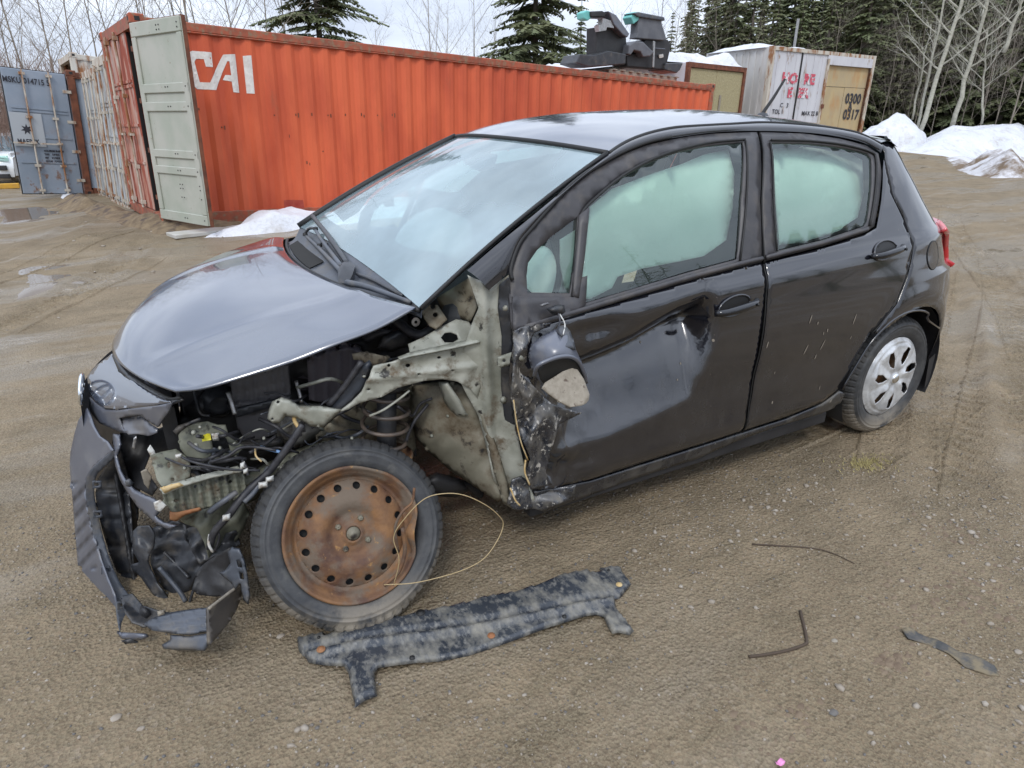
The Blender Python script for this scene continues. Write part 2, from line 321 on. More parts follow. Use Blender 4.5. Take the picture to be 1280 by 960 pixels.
# ------------------------------------------------------------------ ground
def _g(px, py): q = at(px, py, z=0); return q.x, q.y
TRK = [(*_g(1190, 600), *_g(1150, 235)), (*_g(1290, 560), *_g(1195, 235)), (*_g(1010, 520), *_g(1100, 300)), (*_g(-20, 420), *_g(190, 300)), (*_g(-30, 340), *_g(160, 262))]
def gh(x, y, fine=True):
    x = np.asarray(x, float); y = np.asarray(y, float)
    r = np.hypot(x, y)
    z = .5*sstep(9.5, 14, y)*sstep(9, 13, x)*(1-sstep(24, 32, x))
    z = z+1.9*sstep(40, 62, r)+.12*sstep(5.4, 7.2, y+.16*x)*(1-sstep(9, 16, y))*sstep(-2.4, -1.2, x)*(1-sstep(10, 13, x))
    z = z-.5*sstep(15.5, 18, y)*(1-sstep(-3.2, -2.0, x))
    far = sstep(2.2, 5, np.hypot(x-1.1, y))
    z = z+far*(.018*fbm(x*3.1+2, y*3.1, 2)+.035*fbm(x*.5, y*.5, 3)+.03*fbm(x*1.7+5, y*1.7, 3))
    # wheel ruts running past the rear of the car, diagonally to the right
    u = x*.8+y*.6; v = -x*.6+y*.8
    z = z+far*.03*vnoise(u*.35, v*2.6)*sstep(3, 6, r)
    for (ax_, ay_, bx_, by_) in TRK:
        L_ = math.hypot(bx_-ax_, by_-ay_); tx, ty = (bx_-ax_)/L_, (by_-ay_)/L_; s_ = (x-ax_)*tx+(y-ay_)*ty; n_ = -(x-ax_)*ty+(y-ay_)*tx+.12*np.sin(s_*.5)
        k = np.exp(-(n_/.13)**4)*sstep(-.5, .3, s_)*(1-sstep(L_-1, L_, s_)); z = z-k*.016+k*.007*np.sign(np.sin((s_+np.abs(n_)*.7)*2*PI/.11))*(1-sstep(6, 11, s_))+.014*np.exp(-((np.abs(n_)-.19)/.05)**2)*sstep(-.5, .3, s_)*(1-sstep(L_-1, L_, s_))
    if fine:
        nr = 1-sstep(6, 12, r)
        z = z+nr*(.009*fbm(x*3, y*3, 3)+.0045*fbm(x*13+3, y*13, 3)*(.5+fbm(x*1.1, y*1.1, 2)))
    return z
def ground_mat():
    m = bpy.data.materials.new('wet_muddy_gravel'); m.use_nodes = True; t = m.node_tree; n = t.nodes; l = t.links; b = n['Principled BSDF']
    g = n.new('ShaderNodeNewGeometry'); P = g.outputs['Position']
    def noise(s, d=6., r=.6, scale=None):
        q = n.new('ShaderNodeTexNoise'); q.inputs['Scale'].default_value = s; q.inputs['Detail'].default_value = d; q.inputs['Roughness'].default_value = r
        if scale:
            mpn = n.new('ShaderNodeMapping'); mpn.inputs['Rotation'].default_value = (0, 0, -.64); mpn.inputs['Scale'].default_value = scale; l.new(P, mpn.inputs[0]); l.new(mpn.outputs[0], q.inputs[0])
        else: l.new(P, q.inputs[0])
        return q.outputs[0]
    def ramp(v, lo, hi, a=0., c=1.):
        q = n.new('ShaderNodeMapRange'); q.inputs[1].default_value = lo; q.inputs[2].default_value = hi; q.inputs[3].default_value = a; q.inputs[4].default_value = c; l.new(v, q.inputs[0]); return q.outputs[0]
    def mixc(f, a, c, mode='MIX'):
        q = n.new('ShaderNodeMix'); q.data_type = 'RGBA'; q.blend_type = mode
        for v, i in ((f, 0), (a, 6), (c, 7)):
            if isinstance(v, float): q.inputs[i].default_value = v
            elif isinstance(v, tuple): q.inputs[i].default_value = (*v, 1)
            else: l.new(v, q.inputs[i])
        return q.outputs[2]
    def mul(a, c):
        q = n.new('ShaderNodeMath'); q.operation = 'MULTIPLY'; l.new(a, q.inputs[0])
        if isinstance(c, float): q.inputs[1].default_value = c
        else: l.new(c, q.inputs[1])
        return q.outputs[0]
    def vor(s):
        q = n.new('ShaderNodeTexVoronoi'); q.inputs['Scale'].default_value = s; l.new(P, q.inputs[0]); return q
    c = mixc(ramp(noise(.7), .38, .62), (.218, .160, .104), (.145, .106, .069))
    c = mixc(ramp(noise(3.1), .42, .68), c, (.272, .204, .134))
    wetm = ramp(noise(.42, 6., .6, (.8, 2.6, 1.)), .48, .58)
    c = mixc(mul(wetm, .5), c, (.200, .158, .112))
    c = mixc(ramp(noise(1.9, 8., .7, (1., 3., 1.)), .53, .68, 0., .8), c, (.085, .062, .038))
    v = vor(95.); sp = n.new('ShaderNodeSeparateColor'); l.new(v.outputs['Color'], sp.inputs[0])
    c = mixc(ramp(sp.outputs[0], .0, 1., 0., .5), c, (.105, .084, .055))
    c = mixc(ramp(sp.outputs[1], .93, .98, 0., .35), c, (.36, .30, .23))
    v2 = vor(240.); sp2 = n.new('ShaderNodeSeparateColor'); l.new(v2.outputs['Color'], sp2.inputs[0])
    c = mixc(ramp(sp2.outputs[0], 0., 1., 0., .45), c, (.34, .29, .19))
    l.new(c, b.inputs['Base Color'])
    l.new(ramp(wetm, 0., 1., .8, .30), b.inputs['Roughness'])
    wet2 = ramp(noise(.9, 6., .6, (1., 3., 1.)), .56, .63)
    q = n.new('ShaderNodeMath'); q.operation = 'MULTIPLY_ADD'; l.new(mul(wetm, wet2), q.inputs[0]); q.inputs[1].default_value = -.29; l.new(ramp(wetm, 0., 1., .80, .34), q.inputs[2]); l.new(q.outputs[0], b.inputs['Roughness'])
    b.inputs['IOR'].default_value = 1.4
    l.new(ramp(wetm, 0., 1., .28, .62), b.inputs['Specular IOR Level'])
    h = n.new('ShaderNodeMath'); h.operation = 'MULTIPLY_ADD'; l.new(noise(38., 8., .7), h.inputs[0]); h.inputs[1].default_value = 1.3; l.new(v.outputs['Distance'], h.inputs[2])
    pud = mul(wetm, ramp(noise(.9, 6., .6, (1., 3., 1.)), .56, .63))
    h2 = n.new('ShaderNodeMath'); h2.operation = 'MULTIPLY_ADD'; l.new(noise(7., 6., .6, (1., 3.5, 1.)), h2.inputs[0]); h2.inputs[1].default_value = 2.2; l.new(h.outputs[0], h2.inputs[2])
    bn = n.new('ShaderNodeBump'); bn.inputs['Distance'].default_value = .006; l.new(ramp(pud, 0., 1., 1., .12), bn.inputs['Strength']); l.new(h2.outputs[0], bn.inputs['Height']); l.new(bn.outputs[0], b.inputs['Normal'])
    return m
M['ground'] = ground_mat()
NG = 600
uu = np.linspace(-1, 1, NG); k_ = 7.2
ax = np.sinh(uu*k_)/math.sinh(k_)*420
GX, GY = np.meshgrid(ax+.6, ax-.6); GZ = gh(GX, GY)
V = np.stack([GX.ravel(), GY.ravel(), GZ.ravel()], 1)
idx = np.arange(NG*NG).reshape(NG, NG)
Fq = np.stack([idx[:-1, :-1].ravel(), idx[:-1, 1:].ravel(), idx[1:, 1:].ravel(), idx[1:, :-1].ravel()], 1)
me = bpy.data.meshes.new('ground'); me.vertices.add(len(V)); me.vertices.foreach_set('co', V.ravel())
me.loops.add(Fq.size); me.loops.foreach_set('vertex_index', Fq.ravel()); me.polygons.add(len(Fq))
me.polygons.foreach_set('loop_start', np.arange(0, Fq.size, 4)); me.update(calc_edges=True)
me.polygons.foreach_set('use_smooth', [True]*len(Fq)); me.materials.append(M['ground'])
go = bpy.data.objects.new('ground', me); COL.objects.link(go); tag(go, kind='structure')

# shallow muddy puddles lying in the hollows and ruts
M['water'] = mat('muddy_water', (.17, .135, .10), .04, ior=1.33, bump=.0006, bscale=9)
def puddle(pts, lvl, seed):
    ol = [at(*p, z=0.) for p in pts]; ol = [(q.x, q.y) for q in ol]; a = np.array(ol); b = np.roll(a, -1, 0)
    def ed(x, y):
        p = np.array([x, y])-a; ab = b-a; t = np.clip((p*ab).sum(1)/((ab**2).sum(1)+1e-9), 0, 1); return float(np.sqrt(((p-ab*t[:, None])**2).sum(1)).min())
    hs = [float(gh(x, y, False)) for x, y in ol]; cx_, cy_ = a.mean(0); base = float(np.mean([gh(cx_+dx, cy_+dy, False) for dx in (-.6, 0, .6) for dy in (-.6, 0, .6)]))
    o = sheet('puddle', ol, lambda x, y: (x, y, base+lvl-.10*(1-float(sstep(0, .45, ed(x, y))))), M['water'], None, .12); o['kind'] = 'structure'
for pts, lvl in (([(-30, 330), (60, 318), (150, 322), (150, 352), (60, 372), (-30, 395)], .006), ([(-30, 262), (70, 256), (120, 262), (90, 275), (-30, 290)], .004), ([(60, 395), (150, 372), (200, 372), (130, 398), (40, 412)], .002),
                 ):
    puddle(pts, lvl, 1)
def track(p0, p1, w_=.19, seed=0, name='tyre_track'):
    a = Vector((*_g(*p0), 0)); b = Vector((*_g(*p1), 0)); L_ = (b-a).length; d = (b-a)/L_; nn = Vector((-d.y, d.x, 0)); nl = int(L_/.016); nw = 30
    s_ = np.linspace(0, L_, nl)[:, None]; t_ = np.linspace(-1, 1, nw)[None]; bend = .10*np.sin(s_*.55+seed)
    X = a.x+d.x*s_+nn.x*(t_*w_+bend); Y = a.y+d.y*s_+nn.y*(t_*w_+bend); z = gh(X, Y, False)
    lug = ((np.abs((s_+np.abs(t_)*w_*.6)/.062 % 1-.5) < .27) & (np.abs(t_) > .12) & (np.abs(t_) < .82)).astype(float)
    lug = lug*np.clip(.55+1.6*fbm(X*1.6+seed, Y*1.6, 3), 0, 1)
    Z = z+.004-.020*sstep(.80, 1., np.abs(t_))+.011*lug-.004*(np.abs(t_) < .8)+.006*fbm(X*9, Y*9, 2)+.016*np.exp(-((np.abs(t_)-.88)/.06)**2)
    fade = sstep(0, .5, s_)*(1-sstep(L_-.5, L_, s_)); Z = Z-.03*(1-fade)
    i = np.arange(nl*nw).reshape(nl, nw); F = np.stack([i[:-1, :-1].ravel(), i[:-1, 1:].ravel(), i[1:, 1:].ravel(), i[1:, :-1].ravel()], 1)
    o = mesh_obj(name, np.stack([X.ravel(), Y.ravel(), Z.ravel()], 1), F, M['ground'], None, True); o['kind'] = 'structure'
track((1150, 640), (1165, 300), seed=1); track((1270, 700), (1235, 320), seed=2); track((900, 585), (1078, 500), seed=3, w_=.12); track((1290, 470), (1190, 262), seed=4); track((1000, 600), (1240, 480), seed=5, w_=.10)
track((-40, 430), (215, 318), seed=6); track((-60, 372), (190, 290), seed=7)
# pebbles: joined low-poly stones
def stones(name, n, xr, yr, smin, smax, m, label, skip=None, power=3.):
    ico = []
    t = (1+5**.5)/2
    bv = np.array([(-1, t, 0), (1, t, 0), (-1, -t, 0), (1, -t, 0), (0, -1, t), (0, 1, t), (0, -1, -t), (0, 1, -t), (t, 0, -1), (t, 0, 1), (-t, 0, -1), (-t, 0, 1)], float); bv /= np.linalg.norm(bv[0])
    bf = np.array([(0, 11, 5), (0, 5, 1), (0, 1, 7), (0, 7, 10), (0, 10, 11), (1, 5, 9), (5, 11, 4), (11, 10, 2), (10, 7, 6), (7, 1, 8), (3, 9, 4), (3, 4, 2), (3, 2, 6), (3, 6, 8), (3, 8, 9), (4, 9, 5), (2, 4, 11), (6, 2, 10), (8, 6, 7), (9, 8, 1)])
    X = rng.uniform(*xr, n); Y = rng.uniform(*yr, n); S = smin+(smax-smin)*rng.random(n)**power
    dens = .5+fbm(X*1.3+9, Y*1.3, 3)
    keep = rng.random(n) < np.clip(dens*1.1, .12, 1)
    if skip is not None: keep &= ~skip(X, Y)
    X, Y, S = X[keep], Y[keep], S[keep]; n = len(X)
    Z = gh(X, Y)+S*.12
    vs = bv[None]*(1+rng.normal(0, .16, (n, 12, 1)))*(S[:, None, None])*np.stack([rng.uniform(.75, 1.3, n), rng.uniform(.6, 1.1, n), rng.uniform(.4, .75, n)], 1)[:, None, :]
    a = rng.uniform(0, 6.28, n); c, s_ = np.cos(a)[:, None], np.sin(a)[:, None]
    vx = vs[..., 0]*c-vs[..., 1]*s_; vy = vs[..., 0]*s_+vs[..., 1]*c
    vs = np.stack([vx+X[:, None], vy+Y[:, None], vs[..., 2]+Z[:, None]], 2).reshape(-1, 3)
    fs = (bf[None]+(np.arange(n)*12)[:, None, None]).reshape(-1, 3)
    me = bpy.data.meshes.new(name); me.vertices.add(len(vs)); me.vertices.foreach_set('co', vs.ravel()); me.loops.add(fs.size); me.loops.foreach_set('vertex_index', fs.ravel())
    me.polygons.add(len(fs)); me.polygons.foreach_set('loop_start', np.arange(0, fs.size, 3)); me.update(calc_edges=True); me.materials.append(m)
    o = bpy.data.objects.new(name, me); COL.objects.link(o)
    return tag(o, label, 'gravel', kind='stuff')
stones('gravel', 24000, (-1.6, 3.6), (-2.3, .6), .0012, .006, M['pebble'], 'fine pale gravel scattered over the muddy yard')
stones('dark_gravel', 16000, (-1.6, 3.6), (-2.3, .6), .0012, .006, M['pebble_dark'], 'fine dark gravel scattered over the muddy yard')
stones('coarse_gravel', 900, (-1.5, -.25), (-2.1, -1.1), .003, .013, M['pebble'], 'coarser pebbles in the bottom left foreground', power=4)
stones('coarse_gravel', 1500, (.8, 2.4), (-2.2, -.9), .003, .013, M['pebble'], 'coarser pebbles in the bottom right foreground', power=4)
stones('rubble', 2500, (-8, 14), (2.2, 12), .006, .03, M['pebble'], 'scattered stones across the yard behind the car', power=5)

# ------------------------------------------------------------------ shipping containers
C0 = Vector((-.32, 7.79, .15)); AZ, TH = .163, .0342
CD = Vector((math.cos(AZ)*math.cos(TH), math.sin(AZ)*math.cos(TH), -math.sin(TH))); CV = Vector((-math.sin(AZ), math.cos(AZ), 0)); CU = CD.cross(CV)
def frame(o, d, v, u):
    m = Matrix((d, v, u)).transposed().to_4x4(); m.translation = o; return m
def corr(x, pitch=.278, dep=.036):
    t = (x/pitch) % 1.
    a = .26; b = .24   # flat, slope
    return -dep*np.interp(t, [0, a, a+b, 2*a+b, 1], [0, 0, 1, 1, 0])
def container(name, label, m4, L, skin, rail, H=2.59, W=2.44, near=True, doors=None, group=None, roofm=None):
    root = bpy.data.objects.new(name, None); COL.objects.link(root); root.matrix_world = m4; tag(root, label, 'shipping container', group)
    def cside(nm, y0, sgn, xs0, xs1):
        bp = []
        x = xs0
        pitch = .278
        k = 0
        while x < xs1-.01:
            for q in (0, .26, .5, .76):
                xx = xs0+(k+q)*pitch
                if xx < xs1: bp.append(xx)
            k += 1; x = xs0+k*pitch
        bp.append(xs1)
        zs = np.linspace(.16, H-.14, 9); v = []; f = []
        for i, xx in enumerate(bp):
            for zz in zs: v.append((xx, y0-sgn*(corr(np.array(xx-xs0))+.045)*1., zz))
        n = len(zs)
        for i in range(len(bp)-1):
            for j in range(n-1):
                q = (i*n+j, (i+1)*n+j, (i+1)*n+j+1, i*n+j+1); f.append(q if sgn < 0 else q[::-1])
        return mesh_obj(nm, v, f, skin, root)
    cside('side_panel', 0, -1, .13, L-.13); cside('side_panel', W, 1, .13, L-.13)
    mb = MB(); mb.box((.1, .06, H-.07), (L-.1, W-.06, H-.05)); mb.build('roof_panel', roofm or skin, root)
    mb = MB(); mb.box((.1, .07, .13), (L-.1, W-.07, .16)); mb.build('floor', M['interior_dark'], root)
    for y in (0, W-.06):
        mb = MB(); mb.box((.1, y, H-.14), (L-.1, y+.06, H-.035)); mb.box((.1, y-(.012 if y == 0 else -.012), H-.16), (L-.1, y+.05, H-.142)); bevel(mb.build('top_rail', rail, root), .01, 1)
        mb = MB(); mb.box((.17, y, .0), (L-.17, y+.05, .16)); bevel(mb.build('bottom_rail', rail, root), .01, 1)
    for x in (0, L-.14):
        for y in (0, W-.14):
            mb = MB(); mb.box((x, y, .1), (x+.14, y+.14, H-.1)); bevel(mb.build('corner_post', rail, root), .012, 1)
            for z in (0, H-.12):
                o = sheet_box_cast(root, x-.012 if x == 0 else x-.025, y-.008 if y == 0 else y-.012, z, rail)
    mb = MB(); mb.box((.0, .14, 0), (.1, W-.14, .14)); mb.build('door_sill', rail, root)
    mb = MB(); mb.box((.0, .14, H-.16), (.1, W-.14, H-.02)); mb.build('door_header', rail, root)
    mb = MB(); mb.box((L-.08, .14, .14), (L-.04, W-.14, H-.1)); mb.build('end_wall', skin, root)
    return root
def sheet_box_cast(root, x, y, z, m):
    mb = MB(); mb.box((x, y, z), (x+.178, y+.162, z+.118)); o = bevel(mb.build('corner_casting', m, root), .012, 1)
    mb = MB()
    for a, bb in (((x+.06, y-.003, z+.035), (x+.12, y+.01, z+.085)), ((x-.003, y+.05, z+.035), (x+.01, y+.11, z+.085))):
        mb = MB(); mb.box(a, bb); mb.build('casting_hole', M['rubber'], o)
    return o
def leaf(root, m4, skin, w=1.16, h=2.3, outer=True, bar=True, ribs=False, edge=None, barm=None):
    """one door leaf in its own frame: x along the width from the hinge, y = thickness (outer face at y<0), z up"""
    d = MB(); v = []
    rows = [(0, .0), (.09, .0), (.1, .02), (.56, .02), (.575, -.012), (.62, -.012), (.635, .02), (.75, .02)] if not ribs else None
    d.box((0, 0, 0), (w, .05, h))
    o = d.build('door', skin, root); o.matrix_local = m4; bevel(o, .008, 1)
    if ribs:   # framed inner face: recessed panels between rails
        e = MB(); s = MB()
        y = -.022
        for a, c in ((0, .13), (.60, .70), (.80, .90), (1.35, 1.46), (1.56, 1.67), (h-.16, h)): e.box((0.002, y, a+.001), (w-.002, 0.001, c))
        for a, c in ((.003, .1), (w-.1, w-.003)): e.box((a, y-.001, .132), (c, .002, h-.162))
        q = e.build('door_frame_rail', skin, o); bevel(q, .008, 1)
        bo = MB()
        for z in (.65, .85, 1.4, 1.62, h-.07, h-.12, .06, .32, .43, .48):
            for x in (w*.55, w*.6, w-.06): bo.box((x, y-.006, z), (x+.014, y, z+.014))
        bo.build('bolt', M['rubber'], o)
    else:
        e = MB()
        for z in (.62, 1.12, 1.62, 1.68): e.box((.06, -.014, z), (w-.06, .0, z+.035))
        e.build('pressed_rib', skin, o)
    if bar:
        for bx in (w*.28, w*.7):
            t = MB(); t.tube([(bx, -.05, .0), (bx, -.05, h)], .017, 8)
            for z in (.05, .55, 1.0, 1.5, h-.1): t.box((bx-.05, -.07, z), (bx+.05, -.012, z+.05))
            t.box((bx-.02, -.085, 1.0), (bx+.36, -.06, 1.03))
            t.build('locking_bar', barm or M['rust_cream'], o)
    g = MB(); g.box((-.012, .012, -.012), (0, .04, h+.012)); g.box((w, .012, -.012), (w+.014, .055, h+.012)); g.box((0, .012, h), (w, .04, h+.014)); g.box((0, .012, -.014), (w, .04, 0)); g.build('door_gasket', edge or M['rubber'], o)
    t = MB()
    for z in (.25, .85, 1.45, 2.05): t.box((-.07, -.01, z), (.09, .03, z+.06))
    t.build('hinge', M['rust_cream'] if not ribs else M['rust_dark'], o)
    return o
def leaf_frame(hx, hy, ang, flip=False, z=.15):
    """door x axis direction in container frame at angle ang from +y towards -x"""
    a = ang; dx = Vector((-math.sin(a), math.cos(a), 0)); dz = Vector((0, 0, 1)); dy = dz.cross(dx)
    if flip: dy = -dy; 
    m = Matrix((dx, dy, dz)).transposed().to_4x4(); m.translation = (hx, hy, z); return m
# orange container
OMi = frame(C0, CD, CV, CU).inverted()
org = container('orange_container', 'long corrugated orange shipping container with large white letters and a pale open door', frame(C0, CD, CV, CU), 12.19, M['orange'], M['orange_rail'])
b_ = math.radians(74.5)
dx = Vector((math.cos(b_), -math.sin(b_), 0)); dz = Vector((0, 0, 1)); dy = dz.cross(dx)
m4 = Matrix((dx, dy, dz)).transposed().to_4x4(); m4.translation = (-.01, -.03, .1)
# the inner (ribbed, pale) face must look towards -x: leaf ribs are on local -y
if dy.x < 0: m4 = m4 @ Matrix.Diagonal((1, -1, 1, 1))
leaf(org, m4, M['door_pale'], 1.17, 2.36, ribs=True, bar=False, edge=M['rust_dark'])['label'] = 'pale grey-green door leaf swung open, inner side showing'
dl = leaf(org, leaf_frame(.02, 2.32, PI), M['red_door'], 1.72, 2.32, barm=M['rust_cream']); dl['label'] = 'closed worn red and white door leaf with locking bars'
def local_paint(name, polys, m, root, O, d, n, u, fn):
    """flat painted marks: pixel outlines read onto the plane (O; d, u), laid on the surface fn(x, z)"""
    inv = frame(O, d, n, u).inverted()
    for nm, poly in polys:
        pl = [inv @ onplane(px, py, O, n) for px, py in poly]
        sheet(nm, [(q.x, q.z) for q in pl], fn, m, root, st=.04, smooth=False)
C8 = lambda L_: [(220+x/3, y/3) for x, y in L_]
cai = [('letter_c', C8([(50, 195), (62, 190), (132, 197), (137, 252), (110, 250), (103, 222), (76, 220), (70, 232), (90, 308), (126, 310), (176, 205), (222, 203), (238, 348), (213, 346), (207, 306), (176, 300), (184, 281), (205, 283), (198, 230), (190, 230), (150, 338), (80, 334), (66, 322), (46, 215)])),
       ('letter_i', C8([(250, 210), (280, 208), (293, 352), (265, 350)]))]
def osurf(x, z):
    return (x, float(corr(np.array(x-.13)))*-1*-1*-1+.045-.006 if False else .045+float(corr(np.array(x-.13)))-.006, z)
# side panel near face: y = 0-(-1)*(corr+.045) = corr+.045
local_paint('cai', cai, M['white_paint'], org, C0+CV*.03, CD, CV, CU, lambda x, z: (x, .045+float(corr(np.array(x-.13)))-.005, z))
sq = [(354, 250), (378, 250), (380, 263), (355, 263)]
local_paint('p', [('paint_patch', sq)], mat('dark_red_patch', (.3, .03, .02), .6, var=(.4, .07, .04), vscale=8), org, C0+CV*.03, CD, CV, CU, lambda x, z: (x, .045+float(corr(np.array(x-.13)))-.005, z))
mb = MB()
for k, zx in enumerate((375, 455, 515, 575, 640, 700, 760, 815, 435, 180, 95, 500, 560)):
    px = 220+zx/3; py = 145 if k < 8 else (172, 160, 138, 205, 190)[k-8]; q = OMi @ onplane(px, py, C0+CV*.03, CV)
    for t in range(1+k % 2): x = q.x+.045*t-.04; y = .045+float(corr(np.array(x-.13)))-.004; mb.box((x, y-.001, q.z-.02*(t % 2)), (x+.018, y+.002, q.z+.018+.012*((t+k) % 3)))
mb.build('rust_mark', M['rust_dark'], org)['kind'] = 'stuff'
# small remains of white markings near the right end
mb = MB()
for i, (x, z, h) in enumerate([(11.35, 1.55, .05), (11.35, 1.4, .07), (11.36, 1.25, .05), (11.62, 1.5, .12), (11.6, 1.3, .14), (11.62, 1.1, .07)]): mb.box((x, .002, z), (x+.06, .006, z+h))
mb.build('white_marking', M['white_paint'], org)
# grey containers of the row
CD2 = Vector((math.cos(AZ)*math.cos(.075), math.sin(AZ)*math.cos(.075), -math.sin(.075))); CU2 = CD2.cross(CV)
def cont_at(k, off, dz_): return frame(C0+CV*2.5*k+CD*off+Vector((0, 0, dz_)), CD2, CV, CU2)
g1 = container('grey_container', 'greyish white container with closed doors, right behind the orange one', cont_at(1, .06, -.17), 6.06, M['grey_door'], M['rust_cream'], group='row of containers left of the orange one')
for hy, a in ((.12, 0), (2.32, PI)): leaf(g1, leaf_frame(.02, hy, a, flip=(a == 0)) , M['grey_door'], 1.09, 2.3)
g2 = container('grey_container', 'rust-streaked cream and white container with closed doors, next to the blue-grey open door', cont_at(2, .14, -.24), 6.06, M['grey_door'], M['rust_cream'], group='row of containers left of the orange one')
for hy, a in ((.12, 0), (2.32, PI)): leaf(g2, leaf_frame(.02, hy, a, flip=(a == 0)), M['grey_door'], 1.09, 2.3)
O3 = at(107, 243, y=15.25); O3.z -= .02
g3 = container('blue_grey_container', 'container at the far end of the row with its blue-grey door open', frame(O3, CD2, CV, CU2), 6.06, M['blue_door'], M['rust_dark'], H=2.56, group='row of containers left of the orange one')
_c, _s = math.cos(.22), math.sin(.22)
bd = leaf(g3, Matrix(((-_c, _s, 0, -.04), (-_s, -_c, 0, -.03), (0, 0, 1, .04), (0, 0, 0, 1))) @ Matrix.Diagonal((1, -1, 1, 1)), M['blue_door'], 1.12, 2.42)
bd['label'] = 'blue-grey open door leaf with container number'
# writing on the blue door (outer face looks toward the yard, -y)
def put_text(parent, s, size, x, y, z, m, name='lettering', sx=1., mirror=False, bold=0.004, rotz=0.):
    v, f = text_mesh(s, size, 1.05, bold)
    vv = [((-q[0] if mirror else q[0])*sx+x, y, q[1]+z) for q in v]
    return mesh_obj(name, vv, f, m, parent)
for s, size, x, z in (('MSKU 014715 5', .15, 1.12, 2.16), ('MAERSK', .13, 1.06, 1.0), ('MAX.GROSS 30.480KG', .045, .62, .86), ('TARE     3.860KG', .045, .62, .79), ('NET     26.620KG', .045, .62, .72), ('CU.CAP   67.6CU.M', .045, .62, .65)):
    put_text(bd, s, size, x, -.018 if s != 'MAERSK' else -.023, z, M['lettering'], sx=.78, mirror=True)
mb = MB(); mb.box((.56, -.019, .95), (1.12, -.0155, 1.6)); mb.build('pale_panel_patch', mat('pale_blue_patch', (.42, .45, .48), .6), bd)
star = []; 
for i in range(14):
    a = PI/2+i*PI/7; rr = .11 if i % 2 == 0 else .05; star.append((.86+rr*math.cos(a), 1.28+rr*math.sin(a)))
mesh_obj('star_logo', [(x, -.022, z) for x, z in star]+[(.86, -.022, 1.28)], [(i, (i+1) % 14, 14) for i in range(14)], M['lettering'], bd)
g4 = container('cream_container', 'cream container with a rusty frame, standing higher beyond the blue-grey door', cont_at(4, .3, .05), 6.06, M['rust_cream'], M['rust_cream'], H=2.9, group='row of containers left of the orange one')
# containers at the right
Ao = at(862, 77, y=None, x=12.75)
E1 = Vector((math.cos(.10), math.sin(.10), -.02)).normalized(); E2 = Vector((-math.sin(.10), math.cos(.10), 0)); E3 = E1.cross(E2)
osb = bpy.data.objects.new('boarded_container', None); COL.objects.link(osb); HO = 2.5
osb.matrix_world = frame(Ao-E3*HO, E1, E2, E3); tag(osb, 'container closed with strand board, between the orange container and the white one', 'shipping container')
Wd = 2.44
mb = MB(); mb.box((0, 0, 0), (.09, .12, HO)); mb.build('corner_post', M['rust_dark'], osb)
mb = MB(); mb.box((Wd-.09, 0, 0), (Wd, .12, HO)); mb.build('corner_post', M['rust_dark'], osb)
mb = MB(); mb.box((.09, 0.003, HO-.12), (Wd-.09, .12, HO)); mb.build('top_rail', M['rust_dark'], osb)
mb = MB(); mb.box((.0, .12, 0), (.05, 6, HO-.01)); mb.build('side_panel', M['shed_white'], osb)
mb = MB(); mb.box((Wd-.05, .12, 0), (Wd, 6, HO-.01)); mb.build('side_panel', M['shed_grey'], osb)
mb = MB(); mb.box((.05, .12, HO-.06), (Wd-.05, 6, HO-.02)); mb.build('roof_panel', M['shed_grey'], osb)
for x0, x1, z0, z1 in ((.09, 1.215, 1.33, 2.37), (1.225, 2.35, 1.33, 2.37), (.09, .86, .0, 1.32), (.87, 1.62, .0, 1.32), (1.63, 2.35, .0, 1.32)):
    mb = MB(); mb.box((x0, .05, z0), (x1, .07+.01*random.random(), z1)); bevel(mb.build('board', M['osb'], osb), .004, 1)
mb = MB(); mb.box((1.42, .02, .2), (1.49, .045, 1.75)); mb.build('batten', M['wood'], osb)
mb = MB(); mb.box((.5, .02, 1.29), (1.45, .04, 1.345)); mb.build('batten', M['wood'], osb)
Aw = at(967, 57, x=15.9)
wh = bpy.data.objects.new('white_container', None); COL.objects.link(wh); HW_, LW = 2.9, 5.35
Bw = at(1096, 70, x=21.15)
W1 = (Bw-Aw).normalized(); W2 = Vector((0, 0, 1)).cross(W1).normalized(); W3 = W1.cross(W2); LW = (Bw-Aw).length
wh.matrix_world = frame(Aw-W3*HW_, W1, W2, W3); tag(wh, 'weathered white container with faded red letters and a plywood panel marked 0300 A 0317', 'shipping container')
def whx(px, py=100): 
    q = wh.matrix_world.inverted() @ onplane(px, py, Aw, W2); return q.x, q.z
x_d = whx(1034)[0]; x_m = whx(1000)[0]; x_e = whx(1090)[0]
mb = MB(); mb.box((0, 0, 0), (.12, .14, HW_)); mb.build('corner_post', M['rust_cream'], wh)
mb = MB(); mb.box((LW-.14, 0, 0), (LW, .14, HW_)); mb.build('corner_post', M['rust_cream'], wh)
for a, c in ((.12, x_m-.02), (x_m+.02, x_d-.1)):
    mb = MB(); mb.box((a, .05, .1), (c, .1, HW_-.1))
    n = 3
    for i in range(n): xx = a+(c-a)*(i+.5)/n; mb.box((xx-.02, .035, .12), (xx+.02, .05, HW_-.12))
    o = mb.build('door', M['shed_white'], wh)
mb = MB(); mb.tube([(x_m, .04, .1), (x_m, .04, HW_-.1)], .03, 6); mb.build('locking_bar', M['rubber'], wh)
mb = MB(); mb.box((x_d-.1, .0, 0), (x_d, .14, HW_-.2)); mb.build('door_post', M['rust_cream'], wh)
mb = MB(); mb.box((.12, .01, HW_-.1), (LW-.14, .14, HW_)); mb.build('top_rail', M['rust_cream'], wh)
mb = MB(); mb.box((x_d-.1, .005, HW_-.36), (LW-.14, .1, HW_-.102)); mb.build('header_panel', M['shed_white'], wh)
mb = MB(); mb.box((x_e-.05, .02, 0), (LW-.14, .14, HW_-.36)); mb.build('door_post', M['rust_dark'], wh)
